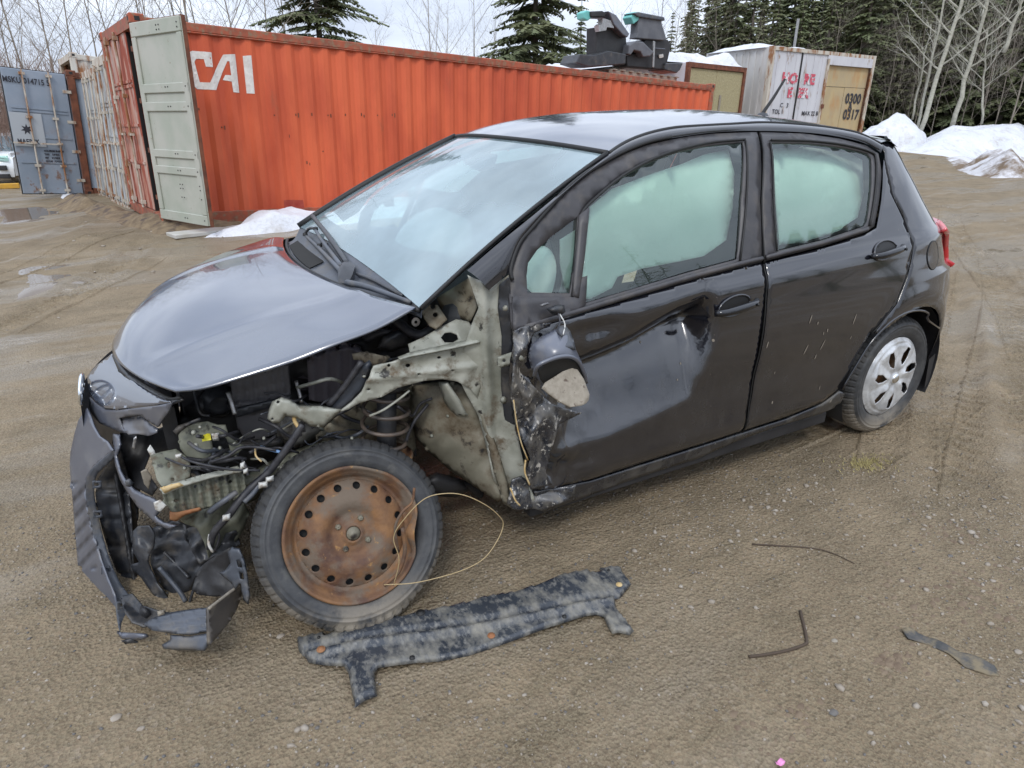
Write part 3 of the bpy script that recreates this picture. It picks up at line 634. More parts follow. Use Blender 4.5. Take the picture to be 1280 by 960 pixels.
xm2 = (x_d+x_e)/2-.05
for a, c, z0, z1, dy_ in ((x_d, x_e-.05, HW_-.95, HW_-.37, .1), (x_d, xm2-.01, 0, HW_-.96, .115), (xm2+.01, x_e-.05, 0, HW_-.96, .11)):
    mb = MB(); mb.box((a, dy_, z0), (c, dy_+.02, z1)); mb.build('plywood_sheet', M['plywood'], wh)
mb = MB(); mb.box((x_d-.1, -.03, HW_-1.6), (x_d+.02, .0, HW_-1.48)); mb.build('latch', M['rust_dark'], wh)
def wtext(s, px, py, hpx, m, bold=.01, sx=1.):
    x, z = whx(px, py); size = hpx*22/F_PX*1.35
    put_text(wh, s, size, x, .028 if px < 1034 else .1, z, m, bold=bold, sx=sx)
for s, px, py, hp in (('0300', 1060, 128, 8), ('A', 1064, 136, 6), ('0317', 1057, 148, 8)):
    x, z = whx(px, py); put_text(wh, s, .42 if s != 'A' else .3, x-.02, .09, z-.02, M['lettering'], bold=.012, sx=1.0)
for s, px, py, sz in (('HO  RE', 978, 103, .38), ('E  ER', 985, 121, .36)):
    x, z = whx(px, py); put_text(wh, s, sz, x, .03, z, M['red_letter'], bold=.02, sx=1.25)
for s, px, py in (('TOL 1', 964+2, 142), ('MAX 22 B', 1003, 144), ('C   3', 976, 134)):
    x, z = whx(px, py); put_text(wh, s, .17, x, .03, z, M['lettering'], bold=.004, sx=1.1)
mb = MB(); mb.box((.0, .14, 0), (.05, 2.44, HW_-.01)); mb.build('end_wall', M['shed_grey'], wh)
mb = MB(); 
for i in range(9): mb.box((-.02, .3+.24*i, .1), (0, .38+.24*i, HW_-.1))
mb.build('end_wall_ribs', M['shed_grey'], wh)
mb = MB(); mb.box((.05, .14, HW_-.05), (LW, 2.44, HW_-.01)); mb.box((LW-.05, .14, 0), (LW, 2.44, HW_-.06)); mb.build('roof_panel', M['shed_grey'], wh)
mb = MB(); mb.tube([wh.matrix_world @ Vector((whx(1029)[0], 1.2, HW_-.1)), wh.matrix_world @ Vector((whx(1029)[0], 1.2, HW_+1.0))], .045, 6)
tag(mb.build('steel_pole', M['steel'], None), 'thin grey pole standing behind the white container', 'pole')

# ------------------------------------------------------------------ snow
def mound(name, outline, h, base, m, label, seed, st=.25, edge=.6, rough=.12, kind=None):
    ol = np.array(outline)
    def fn(x, y):
        d = 1e9
        for i in range(len(ol)):
            a = ol[i]; b = ol[(i+1) % len(ol)]; ab = b-a; t = max(0, min(1, ((x-a[0])*ab[0]+(y-a[1])*ab[1])/(ab@ab)))
            d = min(d, math.hypot(x-a[0]-ab[0]*t, y-a[1]-ab[1]*t))
        k = min(1, d/edge); k = k*k*(3-2*k)
        z = h(x, y)*k*(1+rough*2*float(fbm(np.array(x*1.1+seed), np.array(y*1.1), 4)))
        return (x, y, base(x, y)+z-.04)
    return tag(sheet(name, outline, fn, m, None, st), label, 'snow')
g0 = lambda x, y: float(gh(x, y, False))
# far pile, banks (positions taken where the ground meets them)
def gp(px, py, z=0.): q = at(px, py, z=z); return (q.x, q.y)
def blob(cx, cy, rx, ry, rot, n=22, seed=0):
    rr = random.Random(seed); o = []
    for i in range(n):
        a = 2*PI*i/n; k = 1+rr.uniform(-.12, .12); x = rx*math.cos(a)*k; y = ry*math.sin(a)*k
        o.append((cx+x*math.cos(rot)-y*math.sin(rot), cy+x*math.sin(rot)+y*math.cos(rot)))
    return o
cx_, cy_ = gp(1124, 187)
cx_, cy_ = 31.5, 17.6
rdir = Vector((math.cos(YAW), -math.sin(YAW)))
mound('snow_pile', blob(cx_, cy_, 2.9, 2.0, -YAW, seed=1), lambda x, y: 1.55*max(0, 1-math.hypot(x-cx_, (y-cy_)*1.2)/2.6)**.9+.25, g0, M['snow'], 'pointed snow pile right of the white container, below the leaning birches', 3, .16, .9, .22)
def back(px, py, dist):
    q = at(px, py, z=0); d = Vector((q.x-CX, q.y-CY)).normalized(); return (q.x+d.x*dist, q.y+d.y*dist)
B1 = [gp(1118, 187), gp(1160, 187.5), gp(1215, 187), gp(1300, 186), back(1300, 186, 8), back(1230, 187, 8), back(1160, 187, 7), back(1122, 187, 5)]
mound('snow_bank', B1, lambda x, y: 1.9+.25*math.sin(x*.35), g0, M['snow'], 'long low snow bank at the foot of the forest, far right', 9, .6, 3.4, .09)
B2 = [gp(1108, 199), gp(1150, 202), gp(1200, 203), gp(1250, 200), gp(1330, 198), back(1330, 198, 12), back(1230, 200, 12), back(1160, 202, 10), back(1105, 199, 6)]
mound('snow_bank', B2, lambda x, y: .45+.95*float(sstep(25, 37, x)), g0, M['snow'], 'bright flat snow strip along the far edge of the yard', 5, .35, 2.4, .09)
B3 = [gp(1186, 211), gp(1205, 218), gp(1240, 223), gp(1310, 224), back(1310, 224, 5), back(1250, 220, 5), back(1215, 214, 4)]
mound('dirty_snow_mound', B3, lambda x, y: .62, g0, M['snow_dirty'], 'snow mound covered with brown earth at the right edge', 8, .16, 1.3, .35)
B4 = [gp(1172, 206), gp(1190, 212), gp(1222, 212), gp(1228, 205), gp(1200, 202)]
mound('snow_patch', B4, lambda x, y: .16, g0, M['snow_dirty'], 'small thin snow patch left of the earthy mound', 2, .14, .6, .3)
# straw-brown soil pushed up against the row of containers
SB = [(-2.0, 15.2), (-2.3, 13.), (-1.7, 10.5), (-1.1, 8.6), (-.5, 7.0), (.5, 6.9), (1.2, 7.6), (.2, 8.2), (-.3, 9.2), (-.8, 11.), (-1.2, 13.5), (-1.4, 15.4)]
o = mound('soil_bank', SB, lambda x, y: .20, g0, mat('straw_brown_soil', (.13, .092, .055), .95, var=(.23, .17, .10), vscale=9, bump=.012, bscale=30, dirt_or_sheen=(.08, .055, .04), dscale=4, dlo=.52, dhi=.6), 'x', 3, .07, .7, .6)
del o['label'], o['category']; o['kind'] = 'structure'
# snow on the left by the orange container, with the board in front
S1 = [gp(262, 302), gp(272, 283, .15), gp(300, 275, .15), gp(345, 270, .15), gp(430, 268, .15), gp(430, 285), gp(392, 296), gp(330, 303)]
mound('snow_patch', [(-.12, 6.72), (.42, 7.3), (.7, 7.75), (1.6, 7.95), (2.6, 8.12), (3.6, 8.28), (3.6, 7.5), (2.4, 7.0), (1.3, 6.75), (.7, 6.6)], lambda x, y: .10+.10*float(sstep(.3, 1.2, x)), g0, M['snow'], 'rounded snow patch against the foot of the orange container', 4, .06, .28, .5)
mb = MB(); a = Vector((*gp(222, 309), .10)); c = Vector((*gp(395, 288), .10)); dd = (c-a).normalized(); nn = Vector((-dd.y, dd.x, 0))
mb.hexa([a, c, c+nn*.34, a+nn*.34, a+Vector((0, 0, .05)), c+Vector((0, 0, .05)), c+nn*.34+Vector((0, 0, .05)), a+nn*.34+Vector((0, 0, .05))])
tag(bevel(mb.build('wooden_board', mat('grey_plank', (.42, .4, .35), .8, var=(.5, .49, .46), vscale=6), None), .008), 'flat grey weathered board lying before the snow patch', 'board')
mound('snow_patch', [gp(66, 248), gp(72, 241), gp(100, 241), gp(106, 246), gp(90, 251)], lambda x, y: .1, g0, M['snow'], 'small snow patch under the blue-grey door', 4, .1, .3, .2)
mound('snow_patch', [(-6.5, 17.5), (-4, 16.5), (-2.9, 16.9), (-3.2, 18.4), (-5, 19.2)], lambda x, y: .04, g0, M['snow_dirty'], 'thin trampled snow before the white car', 4, .2, .6, .2)
# snow on roofs
def roof_snow(m4, x0, x1, y0, y1, z, h, label, seed, tilt=0.):
    def fn(x, y):
        e = min(x-x0, x1-x, y-y0, y1-y); k = sstep(0, .35, e+.02)
        q = m4 @ Vector((x, y-.03, z+tilt*(x-x0)+float(k)*h*(1+.8*float(fbm(np.array(x*1.3+seed), np.array(y*1.3), 3)))-.02)); return tuple(q)
    return tag(sheet('roof_snow', [(x0, y0), (x1, y0), (x1, y1), (x0, y1)], fn, M['snow'], None, .15), label, 'snow')
roof_snow(osb.matrix_world, -.75, 2.6, .3, 5.9, HO+.0, .30, 'thick snow lying on the roof of the boarded container', 3, .02)
roof_snow(wh.matrix_world, -.1, 2.2, .25, 2.4, HW_-.01, .16, 'snow on the left part of the white container roof', 6)
roof_snow(frame(C0, CD, CV, CU), 6.9, 8.9, .25, 2.2, 2.53, .09, 'low snow on the roof of the orange container near the pallet', 1)

# ------------------------------------------------------------------ junk on the orange container
OM = frame(C0, CD, CV, CU)
def ox(px, py, yy=.5):
    O = C0+CV*yy; q = OM.inverted() @ onplane(px, py, O, CV); return q.x, q.z
def pt(px, py, yy): x, z = ox(px, py, yy); return OM @ Vector((x, yy, z))
pal = empty('wooden_pallet', 'weathered wooden pallet under the scrapped black cab parts', 'pallet')
zt = 2.59
xa, xb = ox(765, 88, .35)[0], ox(846, 98, .35)[0]
for i in range(3):
    mb = MB(); y = .35+.45*i; mb.box((xa, y, zt-.03), (xb, y+.09, zt+.07), OM); mb.build('runner', M['wood'], pal)
for i in range(9):
    mb = MB(); x = xa+(xb-xa-.1)*i/8; mb.box((x, .3, zt+.072+.002*(i % 2)), (x+.11, 1.4, zt+.094+.002*(i % 2)), OM); mb.build('deck_board', M['wood'], pal)
def junk(nm, label, faces, depth, yy, m, parent=None):
    """outline plates with depth: list of (part, pixel outline, y offset, thickness, material)"""
    r = empty(nm, label, 'scrap part')
    for part, poly, dy_, th, mt in faces:
        P = [ox(px, py, yy+dy_) for px, py in poly]
        n = len(P); v = [OM @ Vector((x, yy+dy_, z)) for x, z in P]+[OM @ Vector((x, yy+dy_+th, z)) for x, z in P]
        f = [tuple(range(n))[::-1], tuple(range(n, 2*n))]+[(i, (i+1) % n, n+(i+1) % n, n+i) for i in range(n)]
        bevel(mesh_obj(part, v, f, mt, r), .02, 2)
    return r
Z7 = lambda L_: [(700+x/7.11, y/7.11) for x, y in L_]
M['back_grey'] = mat('faded_grey_plastic', (.13, .135, .15), .5, var=(.09, .095, .11), vscale=6)
pl, dk, gy = M['plastic'], M['dark'], M['bumper']
junk('scrap_door_module', 'black plastic scrap module with exposed metal bracket and turquoise lump, left one on the pallet', [
    ('shell', Z7([(325, 240), (440, 250), (590, 330), (600, 560), (560, 580), (320, 500)]), .1, .3, M['dark']),
    ('slanted_cover', Z7([(430, 95), (500, 130), (620, 300), (600, 335), (560, 310), (480, 220)]), -.05, .4, M['bumper']),
    ('head_bracket', Z7([(275, 100), (380, 95), (420, 120), (400, 150), (280, 150)]), .0, .3, M['dark']),
    ('metal_bracket', Z7([(290, 160), (380, 165), (375, 215), (340, 225), (350, 280), (410, 270), (420, 240), (480, 250), (470, 190), (400, 165)]), -.02, .12, M['steel']),
    ('turquoise_lump', Z7([(205, 110), (240, 90), (275, 100), (280, 160), (250, 185), (210, 165)]), .05, .2, M['teal']),
    ('base_debris', Z7([(140, 560), (180, 480), (300, 490), (430, 450), (590, 480), (580, 570), (380, 590), (250, 595)]), -.08, .5, M['plastic'])], 0, .45, pl)
junk('scrap_seat_module', 'black plastic scrap seat-like module with grey back panel, right one on the pallet', [
    ('back_panel', Z7([(700, 150), (890, 150), (950, 350), (920, 360), (680, 340), (690, 290)]), .0, .22, M['back_grey']),
    ('top_cap', Z7([(650, 115), (700, 105), (930, 150), (935, 185), (890, 180), (700, 150)]), -.05, .3, M['plastic_grey']),
    ('turquoise_lump', Z7([(630, 150), (660, 105), (720, 105), (700, 180), (655, 215)]), .0, .25, M['teal']),
    ('wheel_arch', Z7([(610, 480), (620, 400), (670, 365), (740, 370), (790, 420), (840, 465), (800, 500), (740, 505), (720, 460), (660, 445), (630, 490)]), -.08, .3, M['back_grey']),
    ('lower_frame', Z7([(590, 500), (700, 460), (760, 350), (960, 350), (990, 400), (940, 620), (600, 590)]), .08, .3, M['dark']),
    ('side_rod', Z7([(830, 360), (850, 370), (840, 600), (825, 600)]), -.04, .03, M['steel']),
    ('label_tag', Z7([(880, 485), (920, 478), (922, 510), (885, 518)]), .04, .02, M['white_plastic']),
    ('cross_bar', Z7([(830, 420), (940, 430), (940, 445), (830, 436)]), -.03, .04, M['plastic_grey']),
    ('base_tray', Z7([(940, 560), (1095, 560), (1070, 620), (1040, 650), (930, 620)]), .02, .5, M['plastic'])], 0, .45, pl)

# ------------------------------------------------------------------ white car at the far left
wc = empty('parked_car', 'white parked SUV at the left edge, beyond the blue-grey door', 'car')
wl = wc  # front faces the yard
Pm = Matrix.Translation(at(20, 230, z=-.45)) @ Matrix.Rotation(math.radians(-16), 4, 'Z')
# local: x to picture right (car's left side), y away
def prof_body(rows, W):
    v = []; f = []; n = 9
    for (y, z, w_) in rows:
        for k in range(n):
            s_ = -1+2*k/(n-1); v.append(Pm @ Vector((s_*w_*W-W*.92, y+.10*s_**4*(1 if y < 1 else 0), z-.03*s_*s_)))
    for i in range(len(rows)-1):
        for k in range(n-1): f.append((i*n+k, i*n+k+1, (i+1)*n+k+1, (i+1)*n+k))
    return v, f
v, f = prof_body([(0.02, .25, .9), (-.05, .5, .96), (0, .72, .98), (.1, .88, .95), (.9, 1.05, .93), (1.0, 1.06, .9)], .92); mesh_obj('front_body', v, f, M['white_car'], wc, True)
v, f = prof_body([(1.0, 1.06, .9), (1.75, 1.55, .74)], .92); mesh_obj('windshield', v, f, M['car_glass'], wc, True)
v, f = prof_body([(1.75, 1.55, .74), (2.4, 1.66, .72), (3.8, 1.62, .7), (4.3, 1.1, .85), (4.4, .4, .9)], .92); mesh_obj('roof', v, f, M['white_car'], wc, True)
def wbox(nm, lo, hi, m, par=wc): mb = MB(); mb.box(lo, hi, Pm); return bevel(mb.build(nm, m, par), .02)
wbox('side_body', (-.1, .25, .25), (-.02, 4.3, 1.02), M['white_car']); wbox('side_body', (-1.68, .25, .25), (-1.6, 4.3, 1.02), M['white_car'])
wbox('headlight', (-.42, -.03, .78), (-.05, .12, .93), M['glass_side']); wbox('headlight', (-1.62, -.03, .78), (-1.28, .12, .93), M['glass_side'])
wbox('grille', (-1.2, -.07, .5), (-.5, .0, .86), M['dark']); wbox('fog_light_recess', (-.38, -.07, .46), (-.12, .0, .62), M['dark']); wbox('lower_bumper', (-1.6, -.09, .2), (-.12, .1, .34), M['dark'])
for x in (-.22, -1.65):
    v, f = lathe([(.1, -.1), (.3, -.1), (.33, -.06), (.33, .08), (.3, .1), (.1, .1)], 24)
    mr_ = Pm @ Matrix.Translation((x, .75, .33)) @ Matrix.Rotation(PI/2, 4, 'Y'); mesh_obj('wheel', [mr_ @ Vector(q) for q in v], f, M['tyre'], wc, True)
v, f = prof_body([(3.5, 1.9-.3, .7), (3.6, 1.75, .68), (5, 1.8, .66), (6.2, 1.7, .6)], .92)
wc2 = empty('parked_car', 'second white car whose roof shows behind the white SUV', 'car')
Pm2 = Pm @ Matrix.Translation((-.6, 3.5, 0))
sv = Pm; Pm = Pm2
v, f = prof_body([(0.02, .3, .9), (0, .8, .98), (.9, 1.1, .93), (1.7, 1.72, .74), (2.4, 1.82, .72), (4.2, 1.75, .7), (4.4, .4, .9)], .92); mesh_obj('body', v, f, M['white_car'], wc2, True)
wbox('side_window', (-.28, 1.7, 1.12), (-.12, 3.9, 1.6), M['car_glass'], wc2); wbox('side_body', (-.1, .25, .25), (-.02, 4.3, 1.05), M['white_car'], wc2)
Pm = sv
mb = MB(); q = at(0, 235, z=-.45); mb.box((q.x-1.0, q.y-.2, -.47), (q.x+.55, q.y-.02, -.31)); tag(bevel(mb.build('parking_kerb', mat('yellow_kerb', (.6, .33, .03), .7, var=(.5, .28, .05), vscale=9), None), .02), 'yellow kerb block in front of the white SUV', 'kerb')

# ------------------------------------------------------------------ trees
def conifer_mesh(seed, h, spread, dens=1., light=False, drop=.25, start=.08, nbr=(3, 6), card=1.):
    r = np.random.default_rng(seed); T = MB(); T.tube([(0, 0, -.5), (0.05*h*.05, 0, h*.5), (0, 0, h)], .012*h+.03, 7, r1=.012)
    V = []; F = []
    nl = int(h*3.3*dens); 
    for i in range(nl):
        t = start+(1-start)*(i+r.random())/nl; z = h*t; Lb = spread*(1-t)**.75*(.6+.55*r.random())+.1
        if r.random() < .10: continue
        for k in range(r.integers(*nbr)):
            a = r.random()*6.283; ca, sa = math.cos(a), math.sin(a); L1 = Lb*(.6+.5*r.random())
            T.tube([(0, 0, z), (ca*L1*.5, sa*L1*.5, z-drop*L1*.25), (ca*L1, sa*L1, z-drop*L1*.5)], .012+.004*h*.1, 3, False, r1=.004)
            m_ = max(5, int(L1*13))
            s = (np.arange(m_)+r.random(m_))/m_; s = .12+.88*s
            px = ca*L1*s; py = sa*L1*s; pz = z-drop*L1*(s*s*.6)
            w_ = (.32*L1*(1-s)*.9+.10)
            for sgn in (-1, 1):
                ln = w_*(.7+.6*r.random(m_)); an = a+sgn*(.9+.35*r.random(m_)); dz_ = -ln*(.15+.5*r.random(m_))
                ex = px+np.cos(an)*ln; ey = py+np.sin(an)*ln; ez = pz+dz_
                wd = (.032+.03*r.random(m_))*card
                for j in range(m_):
                    b = len(V); nx, ny = -math.sin(an[j])*wd[j], math.cos(an[j])*wd[j]; tz = (r.random()-.5)*.08
                    V.extend([(px[j], py[j], pz[j]+.01), ((px[j]+ex[j])/2+nx, (py[j]+ey[j])/2+ny, (pz[j]+ez[j])/2+tz), (ex[j], ey[j], ez[j]), ((px[j]+ex[j])/2-nx, (py[j]+ey[j])/2-ny, (pz[j]+ez[j])/2-tz-.03)]); F.append((b, b+1, b+2, b+3))
    return T, V, F
def bare_mesh(seed, h, levels=4, lean=0., trunk=.03, upright=.5, first=.25, nb=9):
    r = random.Random(seed); T = MB(); B = MB()
    def grow(p, d, L_, rad, lv, mb):
        n = 4 if lv else 7; pts = [p]; q = p.copy(); dd = d.copy()
        for i in range(n):
            dd = (dd+Vector((r.uniform(-1, 1), r.uniform(-1, 1), r.uniform(-.3, .8)*upright))*(.16 if lv else .05)).normalized(); q = q+dd*(L_/n); pts.append(q.copy())
        mb.tube(pts, rad, 6 if lv == 0 else 4 if lv == 1 else 3, False, r1=rad*.35 if lv < levels-1 else .002)
        if lv >= levels-1: return
        k = nb if lv == 0 else 5
        for i in range(k):
            t = (first if lv == 0 else .2)+(1-(first if lv == 0 else .2))*(i+r.random())/k; j = min(int(t*n), n-1); pp = pts[j].lerp(pts[j+1], t*n-j)
            ax_ = dd.orthogonal().normalized(); ax_.rotate(Matrix.Rotation(r.uniform(0, 6.28), 3, dd)); nd = (dd*(.75)+ax_*(.75 if lv else .7)).normalized(); nd.z += .12; nd.normalize()
            grow(pp, nd, L_*(.52 if lv == 0 else .55)*(1.1-t*.55), max(rad*(.42)*(1.1-t*.5), .004), lv+1, B)
    grow(Vector((0, 0, -.3)), Vector((lean, 0, 1)).normalized(), h, trunk, 0, T)
    return T, B
def make_tree(nm, label, group, parts):
    r = empty(nm, label, 'tree', group=group)
    for (pn, V_, F_, m) in parts: mesh_obj(pn, V_, F_, m, r)
    return r
def copy_tree(o, label, loc, rz, s=1., group=None):
    c = o.copy(); COL.objects.link(c); c.location = loc; c.rotation_euler = (0, 0, rz); c.scale = (s, s, s); c['label'] = label
    if group: c['group'] = group
    for ch in o.children:
        d = ch.copy(); COL.objects.link(d); d.parent = c
    return c
GF = 'spruces of the forest behind the yard'; GB = 'bare trees behind the containers'
con = []
for i, (h, sp, de) in enumerate([(11, 2.0, 1.), (9.5, 1.7, 1.1), (12.5, 2.3, 1.), (8, 1.5, 1.2), (10, 1.3, 1.0)]):
    T, V_, F_ = conifer_mesh(40+i, h, sp, de*1.6, drop=.45, start=.02, nbr=(4, 7), card=1.3)
    t = make_tree('spruce_tree', 'x', GF, [('trunk', T.v, T.f, M['bark']), ('crown', V_, F_, M['needles_light'] if i in (1, 3) else M['needles'])]); con.append(t)
rr = random.Random(5)
def polar(px, D):
    d = ray(px, 161); d = Vector((d.x, d.y, 0)).normalized(); return CX+d.x*D, CY+d.y*D
first = {}
def place(proto, lst, label, px, D, s, group):
    x, y = polar(px, D); z = float(gh(x, y, False))-.1
    if proto not in first:
        first[proto] = 1; proto.location = (x, y, z); proto.rotation_euler = (0, 0, rr.uniform(0, 6)); proto.scale = (s, s, s); proto['label'] = label; proto['group'] = group; return proto
    return copy_tree(proto, label, (x, y, z), rr.uniform(0, 6.28), s, group)
desc = ["", "", "spruce rising behind the scrap on the orange container"]
# dense forest to the right
for row, (D, step) in enumerate(((47, 17), (51, 19), (56, 19), (62, 22), (70, 26))):
    px = 850+rr.uniform(0, 10) if row else 905
    while px < 1420:
        where = 'behind the boarded container' if px < 960 else 'behind the double doors of the white container' if px < 1035 else 'behind the plywood part of the white container' if px < 1100 else 'behind the pointed snow pile' if px < 1150 else 'behind the leaning birches' if px < 1210 else 'behind the snow bank at the right edge'
        lab = ('front-row' if row == 0 else 'second-row' if row == 1 else 'deep-forest')+' spruce '+where
        s = rr.uniform(.8, 1.1)*(1.05+.1*row)
        if px < 1000: s *= .88
        place(con[rr.randrange(5)], con, lab, px, D+rr.uniform(-2, 2), s, GF)
        px += step*rr.uniform(.7, 1.3)
for px, D, s in ((700, 50, .85), (722, 46, .8), (742, 52, .75), (762, 48, .95), (790, 50, .8), (808, 46, .72), (830, 52, .8), (850, 46, .78), (868, 54, .8)):
    place(con[rr.randrange(5)], con, desc[2], px, D, s, GF)
# two big spruces behind the orange container
T, V_, F_ = conifer_mesh(77, 15, 4.3, 1.25, drop=.38, start=.06, nbr=(5, 9), card=1.25)
big = make_tree('spruce_tree', 'large spruce with spreading branches behind the middle of the orange container', None, [('trunk', T.v, T.f, M['bark']), ('crown', V_, F_, M['needles'])])
x, y = polar(668, 34); big.location = (x, y, -.3); big.rotation_euler = (0, 0, 1)
x, y = polar(412, 32); b2 = copy_tree(big, 'large spruce with spreading branches behind the left half of the orange container', (x, y, -1.2), 3.3, 1.0)
# bare trees
bare = []
for i in range(4):
    T, B_ = bare_mesh(10+i, 8.5+i, 4, .06*i, .048, .5, .18, 11)
    bare.append(make_tree('bare_tree', 'x', GB, [('trunk', T.v, T.f, M['twig']), ('crown', B_.v, B_.f, M['twig'])]))
for px, D, s in ((-30, 34, 1), (10, 38, 1), (35, 44, 1.1), (60, 36, 1), (88, 42, 1.1), (110, 33, .9), (135, 40, 1), (160, 35, 1), (190, 44, 1.1), (215, 38, 1), (245, 34, 1), (262, 30, 1.2), (285, 40, 1), (310, 33, 1.), (340, 42, 1.1), (365, 36, 1), (395, 44, 1), (480, 50, .8), (545, 42, .9), (560, 50, .9), (590, 44, .8), (620, 52, .9)):
    lab = 'bare grey tree behind the row of containers at the left' if px < 160 else 'bare tree behind the left part of the orange container' if px < 450 else 'thin bare tree against the bright sky between the two large spruces'
    place(bare[rr.randrange(4)], bare, lab, px, D, s, GB)
for i, (px, D, s) in enumerate(((770, 44, .8), (805, 43, .8), (835, 42, .75), (865, 42, .7), (900, 44, .7), (935, 43, .65), (1262, 41, .9), (1228, 43, .8), (1165, 44, .7), (1310, 40, .9), (1010, 45, .6), (1030, 45, .7), (1052, 45, .6), (1075, 45, .7), (1098, 44, .65), (1112, 45, .7), (1128, 44, .6), (1140, 45, .7), (1180, 45, .6), (1200, 44, .7), (1212, 45, .65), (1245, 44, .7), (1280, 44, .7))):
    place(bare[rr.randrange(4)], bare, 'bare twiggy tree standing before the dark forest', px, D, s, 'bare trees before the forest')
# white birches
def birch(label, base_px, top_px, D, rad, seed, nb=9):
    x0, y0 = polar(base_px[0], D); b = Vector((x0, y0, 0)); 
    d0 = ray(*base_px); t0 = D/math.hypot(d0.x, d0.y); p0 = CAM+d0*t0; d1 = ray(*top_px); p1 = CAM+d1*(D/math.hypot(d1.x, d1.y))
    r = random.Random(seed); T = MB(); B = MB(); ex = p1+(p1-p0)*.9; p0 = p0-(p1-p0)*.12
    pts = [p0.lerp(ex, i/10)+Vector((r.uniform(-.06, .06), r.uniform(-.06, .06), 0)) for i in range(11)]
    T.tube(pts, rad, 8, r1=rad*.4)
    for i in range(nb):
        t = .25+.7*(i+r.random())/nb; p = p0.lerp(ex, t); a = r.uniform(-1.2, 1.2)+(0 if i % 2 else PI); dd = Vector((math.cos(a-YAW), math.sin(a-YAW), .75)).normalized()
        L_ = r.uniform(1.2, 3.)*(1.2-t*.6); q = [p+dd*L_*k/5+Vector((0, 0, .12*(k/5)**2*L_))+Vector((r.uniform(-.05, .05),)*3) for k in range(6)]; B.tube(q, rad*.4, 5, False, r1=.01)
        for j in range(7):
            pp = q[1+j % 5]; d2 = (dd+Vector((r.uniform(-.8, .8), r.uniform(-.8, .8), r.uniform(-.2, .7)))).normalized(); l2 = r.uniform(.4, 1.3); B.tube([pp, pp+d2*l2*.5+Vector((0, 0, .03)), pp+d2*l2], .014, 3, False, r1=.004)
            for s in range(3):
                p3 = pp+d2*l2*(.3+.25*s); d3 = (d2+Vector((r.uniform(-1, 1), r.uniform(-1, 1), r.uniform(-.3, .6)))).normalized(); B.tube([p3, p3+d3*r.uniform(.25, .6)], .006, 3, False, r1=.002)
    o = empty('birch_tree', label, 'tree', group='pale birches by the forest'); T.build('trunk', M['birch'], o, True); B.build('crown', M['birch'], o)
birch('white birch leaning right, thicker one of the close pair behind the snow pile', (1152, 160), (1195, 20), 40, .12, 1)
birch('slim white birch, left one of the close pair behind the snow pile', (1147, 158), (1175, 25), 41, .07, 2, 6)
birch('white leaning birch standing alone to the right of the pair', (1193, 150), (1222, 45), 41, .12, 3, 10)
birch('thin short pale birch left of the close pair', (1141, 143), (1153, 85), 43, .06, 4, 4)
birch('small thin pale birch right of the lone leaning birch', (1228, 148), (1231, 90), 42, .06, 6, 7)
birch('pale birch at the right edge of the picture', (1256, 60), (1275, 10), 40, .09, 7, 6)
# brush at the far left
B = MB(); r5 = random.Random(3)
for i in range(1500):
    x, y = polar(r5.uniform(-60, 130), r5.uniform(30, 42)); p = Vector((x, y, -.2)); d = Vector((r5.uniform(-.35, .35), r5.uniform(-.35, .35), 1)); h = r5.uniform(1.2, 4.6)
    B.tube([p, p+d*h*.5, p+d*h+Vector((r5.uniform(-.3, .3), r5.uniform(-.3, .3), 0))], .012, 3, False, r1=.004)
    for k in range(5):
        q = p+d*h*r5.uniform(.3, .9); B.tube([q, q+Vector((r5.uniform(-.5, .5), r5.uniform(-.5, .5), r5.uniform(.2, .6)))], .006, 3, False, r1=.002)
tag(B.build('brushwood', M['brush'], None), 'reddish brown leafless brush beyond the white cars', 'brush', kind='stuff')
# forest on the other side of the yard (behind the viewer; seen only as reflections in the paint and glass)
rows = MB()
V0 = []; F0 = []
src_me = con[3].children[1].data
base = np.empty(len(src_me.vertices)*3); src_me.vertices.foreach_get('co', base); base = base.reshape(-1, 3)[:6000]; nf = len(base)//4
VV = []; FF = []
for i in range(46):
    x = -26+i*1.25+rr.uniform(-.5, .5); y = -15-rr.uniform(0, 6); s = rr.uniform(.8, 1.45); b = i*nf*4
    VV.append(base[:nf*4]*s*np.array([1.3, 1.3, 1.])+np.array([x, y, 0])); FF.append(np.arange(nf*4).reshape(-1, 4)+b)
VV = np.concatenate(VV); FF = np.concatenate(FF)
me = bpy.data.meshes.new('distant_wood'); me.vertices.add(len(VV)); me.vertices.foreach_set('co', VV.ravel()); me.loops.add(FF.size); me.loops.foreach_set('vertex_index', FF.ravel()); me.polygons.add(len(FF)); me.polygons.foreach_set('loop_start', np.arange(0, FF.size, 4)); me.update(calc_edges=True); me.materials.append(M['needles'])
o = bpy.data.objects.new('distant_wood', me); COL.objects.link(o); tag(o, 'spruce wood across the yard mirrored in the car windows', 'wood', kind='stuff')
